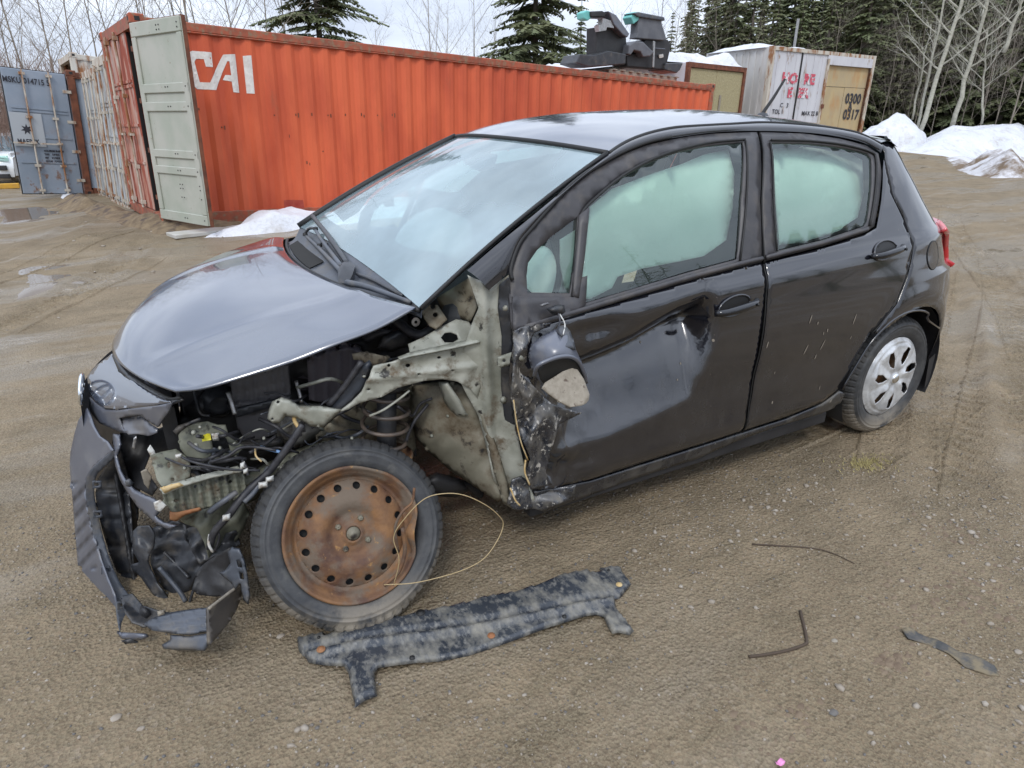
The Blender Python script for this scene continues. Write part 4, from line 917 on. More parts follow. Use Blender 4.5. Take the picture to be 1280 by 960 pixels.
# ================================================================== the wrecked car
# body surface: half width as a function of length x and height z (x rearward, camera side is -y)
_ZS = [0, .12, .2, .3, .45, .6, .72, .80, .87, .93, 1.0, 1.1, 1.2, 1.3, 1.38, 1.43, 1.5]
_HS = [.74, .765, .79, .822, .843, .848, .846, .838, .822, .80, .775, .735, .69, .635, .58, .52, .40]
_zz = np.linspace(0, 1.5, 301); _hh = np.interp(_zz, _ZS, _HS); _hh = np.convolve(np.pad(_hh, 6, mode='edge'), np.ones(13)/13, 'valid')
_XZ = [0, .2, .35, .5, .68, .75, .95, 1.1, 1.25, 1.36, 1.42]; _XR = [3.12, 3.19, 3.22, 3.24, 3.22, 3.18, 3.11, 2.93, 2.78, 2.70, 2.66]
def xr(z): return float(np.interp(z, _XZ, _XR))
def hw(x, z):
    h = float(np.interp(z, _zz, _hh)); n = 3.0 if z < .8 else 2.7
    u = min(max((x-2.3)/(xr(z)-2.3), 0), 1); h = h*(1-u**n)**(1/n)
    # pressed lines: a shoulder crease climbing to the rear, a lower hollow, the rear arch flare
    if x < 2.9:
        zc = .835+.055*(x-.4); t = (z-zc)
        h += .011*math.exp(-(t/.05)**2)*(1 if t < 0 else math.exp(-(t/.03)**2)) if .3 < z < 1.0 else 0
        h -= .012*math.exp(-((z-.50)/.10)**2)*sstep(2.25, 1.9, x) if True else 0
        h += .010*math.exp(-((z-.30)/.05)**2)*sstep(2.2, 2.0, x)
        r = math.hypot(x-2.51, z-.30); h += .014*math.exp(-((r-.40)/.06)**2)*(1 if z > .25 else 0)
    return h
def S(px, py, off=0.):
    y = -.8
    for _ in range(25):
        P = at(px, py, y=y); y = .5*y+.5*(-hw(P.x, min(max(P.z, 0), 1.5))+off)
    return at(px, py, y=y)
def Sxz(L_): return [(q.x, q.z) for q in (S(*p) for p in L_)]
CAR = empty('wrecked_car', 'crashed black five-door hatchback with its left front torn open', 'car')
def face_cam(o):
    me = o.data; n = Vector()
    for p in me.polygons: n += p.normal*p.area*(1 if True else 0)*((CAM-p.center).normalized().dot(p.normal))/max(1e-9, abs((CAM-p.center).normalized().dot(p.normal))) if False else Vector()
    s = sum(p.area*p.normal.dot((CAM-p.center).normalized()) for p in me.polygons)
    if s < 0: me.flip_normals()
    return o
def panel(name, outl, m, off=0., st=.03, holes=(), th=.006, fn=None, parent=None, label=None, far=True, xz=False):
    o2 = outl if xz else Sxz(outl); hs = [h if xz else Sxz(h) for h in holes]
    f = fn or (lambda x, z: (x, -hw(x, z)+off, z))
    o = face_cam(sheet(name, o2, f, m, parent or CAR, st, hs))
    if th: solid(o, th, -1)
    if label: o['label'] = label
    if far:
        g = lambda x, z: (x, hw(x, z)-off, z)
        q = sheet(name, o2, g, m, parent or CAR, max(st, .05), hs); 
        s = sum(p.area*p.normal.y for p in q.data.polygons)
        if s < 0: q.data.flip_normals()
        if th: solid(q, th, -1)
    return o
def ipl(ctrl):
    """distance (y) over the picture from control points: least-squares plane plus smooth residual"""
    if isinstance(ctrl, (int, float)): return lambda x, y: ctrl
    c = np.array(ctrl, float); A = np.c_[c[:, 0], c[:, 1], np.ones(len(c))]
    if len(c) < 3: return lambda x, y: float(np.average(c[:, 2], weights=1/((c[:, 0]-x)**2+(c[:, 1]-y)**2+1)))
    s = np.linalg.lstsq(A, c[:, 2], rcond=None)[0]; r = c[:, 2]-A@s
    if len(c) >= 6:
        m0 = c[:, :2].mean(0); sc_ = 50.; B = lambda q: np.c_[np.ones(len(q)), (q-m0)/sc_, ((q-m0)/sc_)**2, ((q[:, :1]-m0[0])*(q[:, 1:2]-m0[1]))/sc_**2]
        k2 = np.linalg.solve(B(c[:, :2]).T@B(c[:, :2])+np.diag([0, .0, .0, .15, .15, .15]), B(c[:, :2]).T@c[:, 2]); return lambda x, y: float((B(np.array([[x, y]], float))@k2)[0])
    def f(x, y):
        w_ = 1/((c[:, 0]-x)**2+(c[:, 1]-y)**2+30)**1.5
        return float(s[0]*x+s[1]*y+s[2]+(w_@r)/w_.sum())
    return f
def edged(poly):
    a = np.array(poly, float); b = np.roll(a, -1, 0); ab = b-a; L2 = (ab**2).sum(1)+1e-9
    def d(x, y):
        p = np.array([x, y])-a; t = np.clip((p*ab).sum(1)/L2, 0, 1); return float(np.sqrt(((p-ab*t[:, None])**2).sum(1)).min())
    return d
def facet(u, v, cell, seed):
    a = .6+seed*.7; x = (u*math.cos(a)-v*math.sin(a))/cell; y = (u*math.sin(a)+v*math.cos(a))/cell/.8+x*.3
    i, j = math.floor(x), math.floor(y); fx, fy = x-i, y-j; s = int(seed*13)
    g = lambda p, q: _T[(p*7+q*3+s) % 256, (q*5+p+s*3) % 256]-.5
    if fx+fy < 1: return g(i, j)*(1-fx-fy)+g(i+1, j)*fx+g(i, j+1)*fy
    return g(i+1, j+1)*(fx+fy-1)+g(i+1, j)*(1-fy)+g(i, j+1)*(1-fx)
def ps(name, poly, y, m, parent=None, holes=(), th=.004, puff=0., edge=8., relief=None, st=5., label=None, crumple=0., seed=0, smooth=True):
    """a plate with real depth: outline followed from the picture, y gives how far from the car's middle it lies, puff bulges it toward the yard"""
    yf = ipl(y); de = edged(poly)
    def fn(u, v):
        yy = yf(u, v)
        if puff:
            k = min(1, de(u, v)/edge); yy -= puff*math.sqrt(1-(1-k)**2)
        if relief: yy += relief(u, v)
        if crumple:
            yy += crumple*(1.1*facet(u, v, 19., seed+1)+.22*facet(u, v, 8.5, seed+2.3))
        return at(u, v, y=yy)
    o = face_cam(sheet(name, poly, fn, m, parent or CAR, st, holes, smooth=smooth))
    if th: solid(o, th, -1)
    if label: o['label'] = label
    return o
def tubep(name, pts, r, m, parent=None, n=6, k=5, r1=None):
    """cable or rod through points (px, py, y)"""
    P = [at(a, b, y=c) for a, b, c in pts]; P = smoothpath(P, k) if k > 1 else P
    mb = MB(); mb.tube(P, r, n, True, r1); return mb.build(name, m, parent or CAR, True)
def Z(ox_, oy_, sc_, L_): return [(ox_+a*sc_, oy_+b*sc_) for a, b in L_]

# ---- side outlines (pixels)
fg = [(733, 258), (755, 240), (779, 222), (803, 208), (827, 197), (855, 188), (882, 182), (930, 177), (931, 210), (928, 250), (923, 324), (860, 341), (790, 362), (723, 382), (726, 345)]
qg = [(660, 366), (659, 345), (661, 329), (672, 313), (690, 296), (706, 284), (723, 271), (720, 320), (714, 367)]
rg = [(965, 178), (1012, 179), (1055, 184), (1085, 191), (1091, 198), (1091, 237), (1086, 276), (1082, 283), (1030, 300), (972, 314), (969, 250)]
ff_out = [(641, 411), (638, 370), (638, 338), (649, 308), (662, 289), (681, 267), (704, 245), (730, 222), (757, 205), (784, 191), (811, 181), (838, 175), (865, 170), (892, 167), (947, 165), (950, 175), (951, 250), (953, 328), (923, 335), (860, 352), (790, 373), (722, 394)]
rf_out = [(951, 165), (1006, 167), (1049, 173), (1084, 182), (1099, 192), (1103, 215), (1100, 250), (1094, 283), (1082, 291), (1030, 308), (990, 318), (956, 327), (954, 250)]
fb = [(644, 416), (660, 411), (722, 395), (790, 374), (860, 353), (923, 336), (953, 329), (957, 357), (955, 384), (951, 415), (947, 443), (936, 497), (926, 539), (873, 556), (800, 579), (740, 598), (690, 610), (664, 612), (660, 590), (656, 570), (650, 545), (646, 519), (640, 495), (638, 470), (640, 440)]
rb = [(957, 329), (990, 320), (1030, 310), (1082, 293), (1096, 285), (1102, 250), (1104, 210), (1105, 198), (1115, 240), (1128, 270), (1136, 288), (1141, 303), (1138, 325), (1133, 346), (1120, 380), (1105, 398), (1087, 417), (1073, 440), (1060, 465), (1046, 488), (1028, 502), (985, 520), (930, 538), (940, 497), (951, 443), (959, 384), (961, 357)]
sill = [(668, 616), (740, 602), (800, 583), (873, 560), (926, 543), (985, 524), (1028, 506), (1050, 489), (1056, 492), (1043, 510), (1027, 517), (973, 533), (917, 553), (873, 573), (800, 596), (740, 618), (681, 640)]
arch = [(1053, 487), (1063, 470), (1073, 453), (1083, 437), (1093, 423), (1104, 410), (1117, 400), (1128, 394), (1140, 390), (1151, 389), (1160, 392), (1168, 398), (1173, 410), (1173, 425), (1170, 442), (1162, 468)]

def facet(u, v, cell, seed):
    a = .6+seed*.7; x = (u*math.cos(a)-v*math.sin(a))/cell; y = (u*math.sin(a)+v*math.cos(a))/cell/.8+x*.3
    i, j = math.floor(x), math.floor(y); fx, fy = x-i, y-j; s = int(seed*13)
    g = lambda p, q: _T[(p*7+q*3+s) % 256, (q*5+p+s*3) % 256]-.5
    if fx+fy < 1: return g(i, j)*(1-fx-fy)+g(i+1, j)*fx+g(i, j+1)*fy
    return g(i+1, j+1)*(fx+fy-1)+g(i+1, j)*(1-fy)+g(i, j+1)*(1-fx)
# dent: valley line running up to the rear, upper side leaning out over it, lower side facing the sky
dl = [S(735, 478), S(800, 450), S(855, 418), S(893, 402)]; dl = [(q.x, q.z) for q in dl]
dent_low = [(q.x, q.z) for q in (S(760, 546), S(822, 518), S(862, 498), S(893, 432))]
_dx = [p[0] for p in dl]; _dz = [p[1] for p in dl]; _lx = [p[0] for p in dent_low]; _lz = [p[1] for p in dent_low]
def dentf(x, z):
    zv = np.interp(x, _dx, _dz); zl = np.interp(x, _lx, _lz); a = sstep(_dx[0]-.25, _dx[0]+.05, x)*(1-sstep(_dx[-1]-.04, _dx[-1]+.02, x))
    D = .14
    if z > zv: k = math.exp(-((z-zv)/.060)**1.5)
    else: k = max(0., 1-(zv-z)/max(.04, zv-zl)); k = k
    e = D*a*k
    # second shallow dent under the window line and crumpled front edge
    q = S2; e += .022*math.exp(-((x-q[0])/.10)**2-((z-q[1])/.035)**2)
    c = 1-sstep(.50, .80, x)
    e += c*(.008+.045*facet(x*100, z*100, 9., 3)+.02*facet(x*100, z*100, 4., 5))*(1-sstep(.80, .90, z))
    e += .006*float(fbm(np.array(x*2.1+8), np.array(z*3.+3), 2))
    return e
_q = S(752, 412); S2 = (_q.x, _q.z)
def door_fn(x, z): return (x, -hw(x, z)+dentf(x, z), z)
M['door_paint'] = mat('road_filmed_black_paint', (.008, .0085, .013), .06, ior=1.85, coat=.4, dirt_or_sheen=(.017, .0165, .019), dscale=16, dlo=.36, dhi=.75, dzlo=.60, dzhi=.84, drough=.38, dirt2=(.25, .21, .17), d2scale=120, d2lo=.70, d2hi=.76, stretch=(1, 1, .55))
fd = panel('front_door', fb, M['door_paint'], fn=door_fn, st=.014, th=.003, far=False, label='dented front door with scraped and crumpled leading edge')
sheet('front_door', Sxz(fb), lambda x, z: (x, hw(x, z), z), M['door_paint'], CAR, .06)
rd = panel('rear_door', rb, M['door_paint'], st=.022, th=.003)
M['sill'] = mat('dusty_black_sill', (.02, .022, .028), .25, ior=1.7, dirt_or_sheen=(.13, .12, .10), dscale=9, dlo=.46, dhi=.7, stretch=(1, 1, .5), dirt2=(.26, .24, .2), d2scale=40, d2lo=.66, d2hi=.72)
panel('sill', sill, M['sill'], st=.02, th=.01)
frm = panel('front_door_frame', ff_out, M['trim'], off=.004, holes=[fg, qg], st=.03, th=.012, parent=None)
panel('rear_door_frame', rf_out, M['trim'], off=.004, holes=[rg], st=.03, th=.012)
panel('front_door_glass', [(a+(2 if a < 800 else -1), b) for a, b in fg], M['glass_side'], off=.012, st=.05, th=0)
panel('quarter_glass', qg, M['glass_side'], off=.012, st=.05, th=0)
panel('rear_door_glass', rg, M['glass_side'], off=.012, st=.05, th=0)
# window seals and door seams as thin rubber lines following the body
def seam(name, pts, r, m, off=-.001, fn=None, parent=None, dup=True):
    P = [S(a, b) for a, b in pts]; P = smoothpath(P, 4)
    Q = []
    for q in P:
        y = -hw(q[0], q[2])+off if fn is None else fn(q[0], q[2])[1]+off
        Q.append((q[0], y, q[2]))
    mb = MB(); mb.tube(Q, r, 6); return mb.build(name, m, parent or CAR, True)
seam('belt_moulding', [(655, 409), (722, 389), (790, 368), (860, 347), (923, 330), (952, 323)], .010, M['trim'])
seam('belt_moulding', [(957, 322), (990, 313), (1030, 303), (1084, 286)], .010, M['trim'])
seam('door_seam', [(951, 168), (952, 250), (955, 328)], .003, M['rubber'], -.002)
seam('door_seam', [(955, 330), (959, 357), (957, 384), (949, 443), (938, 497), (928, 541)], .0025, M['rubber'], .001)
seam('door_seam', [(1106, 198), (1116, 243), (1129, 270), (1141, 302), (1136, 330), (1128, 362), (1108, 396), (1090, 417)], .0022, M['rubber'], .001)
seam('window_seal', [(725, 270), (737, 254), (779, 219), (827, 194), (882, 179), (931, 174)], .005, M['rubber'])
seam('window_seal', [(964, 175), (1012, 176), (1055, 181), (1088, 190), (1095, 200), (1094, 240), (1087, 282)], .005, M['rubber'])
seam('window_seal', [(932, 176), (933, 250), (925, 326)], .004, M['rubber']); seam('window_seal', [(963, 178), (967, 250), (971, 314)], .004, M['rubber'])
seam('door_opening_seal', [(640, 350), (638, 335), (648, 305), (664, 285), (697, 247), (727, 220), (757, 201), (784, 187), (811, 177), (838, 171)], .007, M['rubber'], -.002)
seam('roof_moulding', [(838, 171), (865, 167), (892, 164), (950, 161), (1006, 163), (1049, 169), (1080, 177), (1098, 187)], .004, M['rubber'], -.002)
panel('window_divider', [(723, 268), (735, 258), (733, 280), (728, 330), (725, 350), (722, 372), (714, 369), (719, 320)], M['trim'], off=-.008, th=.02, far=False, st=.03)
panel('mirror_mount', [(640, 370), (660, 370), (716, 371), (726, 346), (733, 344), (731, 380), (722, 392), (690, 402), (641, 414)], M['trim'], off=-.006, th=.012, far=False, st=.03)
# A-pillar and roof side rail
rail = [(584, 338), (620, 307), (668, 268), (715, 229), (761, 192), (775, 183.5), (788, 176.5), (803, 170.5), (820, 165.5), (840, 161.5), (860, 159.5), (914, 156.5), (960, 155), (1018, 158.5), (1060, 164.5), (1080, 170.5), (1100, 180.5), (1106, 190), (1101, 192), (1084, 180), (1049, 171), (1006, 165), (947, 163), (892, 165), (838, 173), (811, 179), (784, 189), (757, 203), (730, 220), (704, 243), (681, 265), (662, 287), (649, 306), (638, 336), (625, 350), (611, 363)]
def interp_path(P, n):
    Q = [np.array(p, float) for p in P]; L_ = [0]
    for a, b in zip(Q, Q[1:]): L_.append(L_[-1]+np.linalg.norm(b-a))
    t = np.linspace(0, L_[-1], n); A = np.array(Q); return np.c_[np.interp(t, L_, A[:, 0]), np.interp(t, L_, A[:, 1])]
def rail_rows(up, lo_, n=70, rows=7):
    U = interp_path(smoothpath([(*p, 0) for p in up], 5) and [q[:2] for q in smoothpath([(*p, 0) for p in up], 5)], n); D = interp_path([q[:2] for q in smoothpath([(*p, 0) for p in lo_], 5)], n); V = []
    for j in range(rows):
        t = j/(rows-1)
        for i in range(n):
            a = S(*U[i]); b = S(*D[i]); x = a.x*(1-t)+b.x*t; z = a.z*(1-t)+b.z*t; y = a.y*(1-t)+b.y*t
            V.append((x, y-.010*math.sin(PI*t), z+.004*math.sin(PI*t)))
    F = [(j*n+i, j*n+i+1, (j+1)*n+i+1, (j+1)*n+i) for j in range(rows-1) for i in range(n-1)]
    return V, F
NEARPX = [(762, 191), (775, 182), (788, 175), (803, 169), (820, 164), (840, 160), (860, 158), (914, 155), (960, 153), (1018, 157), (1060, 163), (1080, 169), (1100, 179)]
V_, F_ = rail_rows([(584, 338), (620, 307), (668, 268), (715, 229)]+NEARPX, [(611, 363), (625, 350), (637, 338), (649, 306), (662, 287), (681, 265), (704, 243), (730, 220), (757, 203), (784, 189), (811, 179), (838, 173), (892, 165.5), (947, 163.5), (1006, 165.5), (1049, 171), (1084, 180), (1101, 191)])
rl = face_cam(mesh_obj('roof_side_rail', V_, F_, M['paint'], CAR, True))
mesh_obj('roof_side_rail', [(x, -y, z+.01) for x, y, z in V_], F_, M['paint'], CAR, True)
# quarter panel with rounded rear corner, in (x, z)
E_ = [(q.x, q.z) for q in (S(a, b) for a, b in [(1106.5, 200), (1117, 246), (1130, 270), (1142.5, 303), (1139.5, 326), (1134.5, 347), (1121.5, 380), (1106.5, 399), (1093, 417)])]
A_ = [(q.x, q.z) for q in (S(a, b) for a, b in arch)]
cz = [(2.51+.355*math.cos(t), .305+.355*math.sin(t)) for t in np.linspace(math.radians(118), math.radians(-22), 14)]
qp = [(q.x, q.z) for q in (S(a, b) for a, b in [(1101, 181), (1106, 190)])]+E_+cz+[(2.86, .17), (3.0, .19), (xr(.25)-.12, .25), (xr(.45)-.10, .45), (xr(.68)-.10, .68), (xr(.82)-.10, .82), (xr(.98)-.12, .98), (xr(1.1)-.12, 1.1), (xr(1.25)-.12, 1.25), (xr(1.36)-.13, 1.37)]
panel('rear_quarter_panel', qp, M['paint'], st=.022, xz=True, th=.003)
seam('arch_lip', [(1053, 487), (1073, 453), (1093, 423), (1117, 400), (1140, 389), (1160, 391), (1174, 410), (1173, 430)], .006, M['paint'], .001)
# fuel flap, rear bumper split
_c = S(1166, 319); fl = [(_c.x+.062*math.cos(a), _c.z+.062*math.sin(a)) for a in np.linspace(0, 2*PI, 25)[:-1]]
sheet('fuel_flap', fl, lambda x, z: (x, -hw(x, z)-.003, z), M['paint'], CAR, .02)
mb = MB(); mb.tube([(x, -hw(x, z)-.001, z) for x, z in fl+fl[:1]], .003, 5); mb.build('fuel_flap_gap', M['rubber'], CAR)
# rear end beyond the corner
rows = []
for z in np.linspace(.22, 1.38, 30):
    X = xr(z); x0 = X-.13; y0 = hw(x0, z); r_ = []
    for t in np.linspace(-1, 1, 25):
        a = abs(t); n_ = 3.0 if z < .8 else 2.7; yy = y0*t; h0 = float(np.interp(z, _zz, _hh)); q = 1-(abs(yy)/h0)**n_; r_.append((2.3+(X-2.3)*max(q, 0)**(1/n_), yy, z))
    rows.append(r_)
v = [p for r_ in rows for p in r_]; f = []
for i in range(len(rows)-1):
    for k in range(24):
        q = (i*25+k, i*25+k+1, (i+1)*25+k+1, (i+1)*25+k); f.append(q)
lo = [q for q in f if v[q[0]][2] < .74]; hi = [q for q in f if v[q[0]][2] >= .74]
mesh_obj('rear_bumper', v, lo, M['paint'], CAR, True); mesh_obj('tailgate', v, [q for q in hi if not (1.0 < v[q[0]][2] < 1.33 and abs(v[q[0]][1]) < .5)], M['paint'], CAR, True)
mesh_obj('rear_window', v, [q for q in hi if (1.0 < v[q[0]][2] < 1.33 and abs(v[q[0]][1]) < .5)], M['car_glass'], CAR, True)
# tail lights: lens wrapped round the corner, standing proud
for sg in (-1, 1):
    out_ = [(2.76, .975), (2.84, 1.0), (2.98, 1.0), (3.045, .95), (3.06, .87), (3.045, .80), (2.99, .765), (2.95, .79), (2.91, .87), (2.84, .94)]
    o = sheet('tail_light', out_, lambda x, z: (x+.02, sg*(hw(x, z)+.022), z), M['red_lens'], CAR, .018); solid(o, .03, 1 if sg > 0 else -1)
mb = MB(); mb.tube([at(953, 142, y=0), at(967, 122, y=0), at(981, 99, y=0)], .009, 6, True, .006); mb.build('antenna', M['rubber'], CAR)
ob = at(953, 145, y=0); v, f = lathe([(0.001, .03), (.018, .025), (.035, .0), (.04, -.02)], 14); mesh_obj('antenna_base', [(ob.x+a*1.3, ob.y+b, ob.z+c-.012) for a, b, c in v], f, M['plastic'], CAR, True)

# ---- roof
near = [S(a, b) for a, b in [(762, 191), (775, 182), (788, 175), (803, 169), (820, 164), (840, 160), (860, 158), (914, 155), (960, 153), (1018, 157), (1060, 163), (1080, 169), (1100, 179)]]
near = [Vector(q) for q in smoothpath(near, 4)]
farF = at(586, 168, y=.53)
K = len(near); V_ = []; nv = 25
x0n, x1n = near[0].x, near[-1].x
for i, q in enumerate(near):
    t = (q.x-x0n)/(x1n-x0n)
    fr_ = Vector((q.x, -q.y, q.z+.035*(1-t)))
    cr_ = .022+.026*min(1, t*2.6)**.8*(1-.30*max(0, t-.5)*2)
    for k in range(nv):
        s_ = k/(nv-1); w_ = 1-(2*s_-1)**2
        p = q.lerp(fr_, s_); p.z += .003; p = Vector((p.x-.075*w_*(1-min(1, t*2.2)) + .05*w_*max(0, t-.75)*4, p.y, p.z+cr_*(1-abs(2*s_-1)**2.3)))
        V_.append(p)
F_ = [(i*nv+k, (i+1)*nv+k, (i+1)*nv+k+1, i*nv+k+1) for i in range(K-1) for k in range(nv-1)]
roof = mesh_obj('roof_panel', V_, F_, M['paint_skylit'], CAR, True); face_cam(roof)
sp_ = []
for k in range(nv):
    a = V_[(K-1)*nv+k]; yk = a.y; b = Vector((xr(1.38)-.04-.10*abs(yk/.5)**2.5, yk, 1.385-.02*abs(yk/.5)**2)); b.z = min(b.z, a.z-.02)
    for t in (0, .3, .6, .85, 1): p = a.lerp(b, t); p.z += .016*math.sin(PI*t)-.001; sp_.append(p)
face_cam(mesh_obj('rear_spoiler', sp_, [(k*5+i, (k+1)*5+i, (k+1)*5+i+1, k*5+i+1) for k in range(nv-1) for i in range(4)], M['paint'], CAR, True))
hdr = [V_[k] for k in range(nv)]
# ---- windshield
bn_, bf_ = at(527, 387, y=-.70), at(374, 284, y=.67)
V_ = []; nu = 16
for i in range(nu+1):
    t = i/nu
    for k in range(nv):
        s_ = k/(nv-1); w_ = 1-(2*s_-1)**2
        b = bn_.lerp(bf_, s_)+Vector((.0*w_, 0, .028*w_)); tt = hdr[k]+Vector((-.008, 0, -.006))
        p = b.lerp(tt, t)+Vector((-.55, 0, .83))*(.030*4*t*(1-t)*(.55+.45*w_)); V_.append(p)
F_ = [(i*nv+k, (i+1)*nv+k, (i+1)*nv+k+1, i*nv+k+1) for i in range(nu) for k in range(nv-1)]
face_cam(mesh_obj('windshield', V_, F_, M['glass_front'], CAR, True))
WS = V_
def ws(s_, t, lift=0.):
    i = t*nu; k = s_*(nv-1); i0 = min(int(i), nu-1); k0 = min(int(k), nv-2); a, b = i-i0, k-k0
    p = (WS[i0*nv+k0]*(1-a)*(1-b)+WS[(i0+1)*nv+k0]*a*(1-b)+WS[i0*nv+k0+1]*(1-a)*b+WS[(i0+1)*nv+k0+1]*a*b)
    return p+Vector((-.55, 0, .83))*lift
def strip(name, pts_s, m, r): mb = MB(); mb.tube(pts_s, r, 6); return mb.build(name, m, CAR, True)
strip('header_seal', [ws(k/24, 1, .004) for k in range(25)], M['rubber'], .009)
strip('pillar_seal', [ws(0, k/12, .004) for k in range(13)], M['rubber'], .007); strip('pillar_seal', [ws(1, k/12, .004) for k in range(13)], M['rubber'], .016)
# dark printed border of the glass and sensor mirror behind it
vb = []; fb_ = []
def band(name, fnp, n, m):
    v = []; 
    for i in range(n+1):
        a, b = fnp(i/n); v += [a, b]
    return face_cam(mesh_obj(name, v, [(2*i, 2*i+2, 2*i+3, 2*i+1) for i in range(n)], m, CAR, True))
M['frit'] = mat('dark_glass_print', (.10, .115, .13), .35)
band('glass_border', lambda u: (ws(u, .0, -.006), ws(u, .10+.05*abs(2*u-1)**3, -.006)), 24, M['frit'])
band('glass_border', lambda u: (ws(0, u, -.006), ws(.035, u, -.006)), 12, M['frit']); band('glass_border', lambda u: (ws(1, u, -.006), ws(.97, u, -.006)), 12, M['frit'])
# far A-pillar
fp = [Vector((q.x, -q.y, q.z)) for q in [S(584, 338), S(620, 307), S(668, 268), S(715, 229), S(761, 191)]]
# ---- hood
nr = [at(a, b, y=c) for a, b, c in [(219, 488, -.60), (257, 484, -.63), (316, 467, -.655), (375, 448, -.67), (417, 431, -.68), (472, 410, -.69), (519, 384, -.695)]]
fr = [at(a, b, y=c) for a, b, c in [(196, 377, .58), (218, 352, .63), (240, 334, .66), (275, 318, .68), (316, 304, .69), (340, 297, .695), (355, 297, .70)]]
strip('roof_ditch', [q+Vector((0, .002, -.001)) for q in near], M['rubber'], .007)
ce = [Vector((-.668, 0, .752)), Vector((-.61, 0, .808)), Vector((-.50, 0, .862)), Vector((-.36, 0, .905)), Vector((-.22, 0, .930)), Vector((-.08, 0, .943)), at(380, 335, y=0.)]
def cv_(P, t):
    Q = smoothpath(P, 8); i = t*(len(Q)-1); i0 = min(int(i), len(Q)-2); return Vector(Q[i0])*(1-(i-i0))+Vector(Q[i0+1])*(i-i0)
def hood(u, v):
    n_, c_, f_ = cv_(nr, u), cv_(ce, u), cv_(fr, u)
    p = n_*(v*(v-1)/2)+c_*(1-v*v)+f_*(v*(v+1)/2)
    p.z += .007*(math.exp(-((v+.60+.02)/.05)**2)+math.exp(-((v-.62)/.05)**2))*sstep(0, .2, u)*(1-u*.3)
    p.z -= .012*sstep(.9, 1, abs(v))*0
    return p
V_ = [hood(i/40, -1+2*k/48) for i in range(41) for k in range(49)]
F_ = [(i*49+k, (i+1)*49+k, (i+1)*49+k+1, i*49+k+1) for i in range(40) for k in range(48)]
hd = face_cam(mesh_obj('hood', V_, F_, M['paint_skylit'], CAR, True)); solid(hd, .006, -1)
# cowl, wipers
def cowl(u, v):   # u 0 at hood edge, 1 at glass
    s_ = v; h = hood(1, -1+2*s_)+Vector((.012, 0, -.022)); g = ws(s_, 0, -.004); p = h.lerp(g, u); p.z -= .018*math.sin(PI*u); return p
V_ = [cowl(i/10, k/40) for i in range(11) for k in range(41)]; F_ = [(i*41+k, (i+1)*41+k, (i+1)*41+k+1, i*41+k+1) for i in range(10) for k in range(40)]
cw = face_cam(mesh_obj('cowl_panel', V_, F_, M['plastic_grey'], CAR, True))
gr = MB()
for i in range(26):
    s0 = .55+.36*i/26
    a, b = cowl(.15, s0), cowl(.55, s0+.012); up = Vector((0, 0, .004)); gr.tube([a+up, b+up], .005, 4)
gr.build('cowl_grille', M['rubber'], CAR)['kind'] = 'stuff'
strip('hood_seal', [cowl(.02, k/30)+Vector((0, 0, .012)) for k in range(31)], M['rubber'], .007)
from mathutils.bvhtree import BVHTree
_bv = BVHTree.FromPolygons([tuple(q) for q in WS]+[tuple(q) for q in V_], [(i*nv+k, (i+1)*nv+k, (i+1)*nv+k+1, i*nv+k+1) for i in range(nu) for k in range(nv-1)]+[tuple(len(WS)+q for q in f_) for f_ in F_])
def on(px, py, lift):
    h = _bv.ray_cast(CAM, ray(px, py).normalized()); P = h[0] if h[0] else at(px, py, y=0.); return P+Vector((-.35, -.12, .93)).normalized()*lift*.7-ray(px, py).normalized()*lift*.3
def wip(name, pts, r, m, r1=None):
    mb = MB(); mb.tube(smoothpath([on(*p) for p in pts], 5), r, 8, True, r1); return mb.build(name, m, CAR, True)
wip('wiper_arm', [(431, 347, .030), (415, 330, .030), (399, 313, .026), (384, 298, .018)], .011, M['plastic_grey'], .007)
wip('wiper_arm', [(430, 340, .034), (416, 321, .034), (403, 303, .030), (396, 291, .022)], .009, M['plastic_grey'], .007)
wip('wiper_blade', [(436, 334, .018), (424, 316, .020), (410, 296, .020), (392, 273, .016)], .010, M['plastic'])
wip('wiper_blade', [(426, 330, .014), (412, 313, .014), (402, 301, .014)], .006, M['rubber'])
wip('wiper_arm', [(437, 360, .030), (460, 365, .030), (488, 373, .022), (514, 381, .012)], .012, M['plastic_grey'], .007)
wip('wiper_blade', [(447, 345, .012), (468, 353, .012), (504, 372, .010)], .006, M['plastic'])
wip('wiper_linkage', [(383, 298, .03), (390, 292, .034), (397, 291, .03)], .006, M['plastic']); wip('wiper_linkage', [(401, 313, .03), (407, 309, .032), (412, 311, .03)], .005, M['plastic'])
for px, py in ((384, 298), (397, 291), (402, 312)):
    c = on(px, py, .028); v, f = lathe([(.001, .008), (.010, .006), (.011, -.006)], 10); mesh_obj('wiper_joint', [(c.x+a, c.y+b, c.z+q) for a, b, q in v], f, M['rubber'], CAR, True)
P_ = [on(a, b, l) for a, b, l in ((425, 357, .02), (437, 359, .02), (444, 349, .03), (446, 336, .02), (440, 331, .02), (432, 335, .035), (427, 347, .045))]; c_ = sum(P_, Vector())/7+Vector((-.01, -.01, .02))
mesh_obj('wiper_pivot_cover', P_+[c_], [(i, (i+1) % 7, 7) for i in range(7)], M['plastic'], CAR, True)

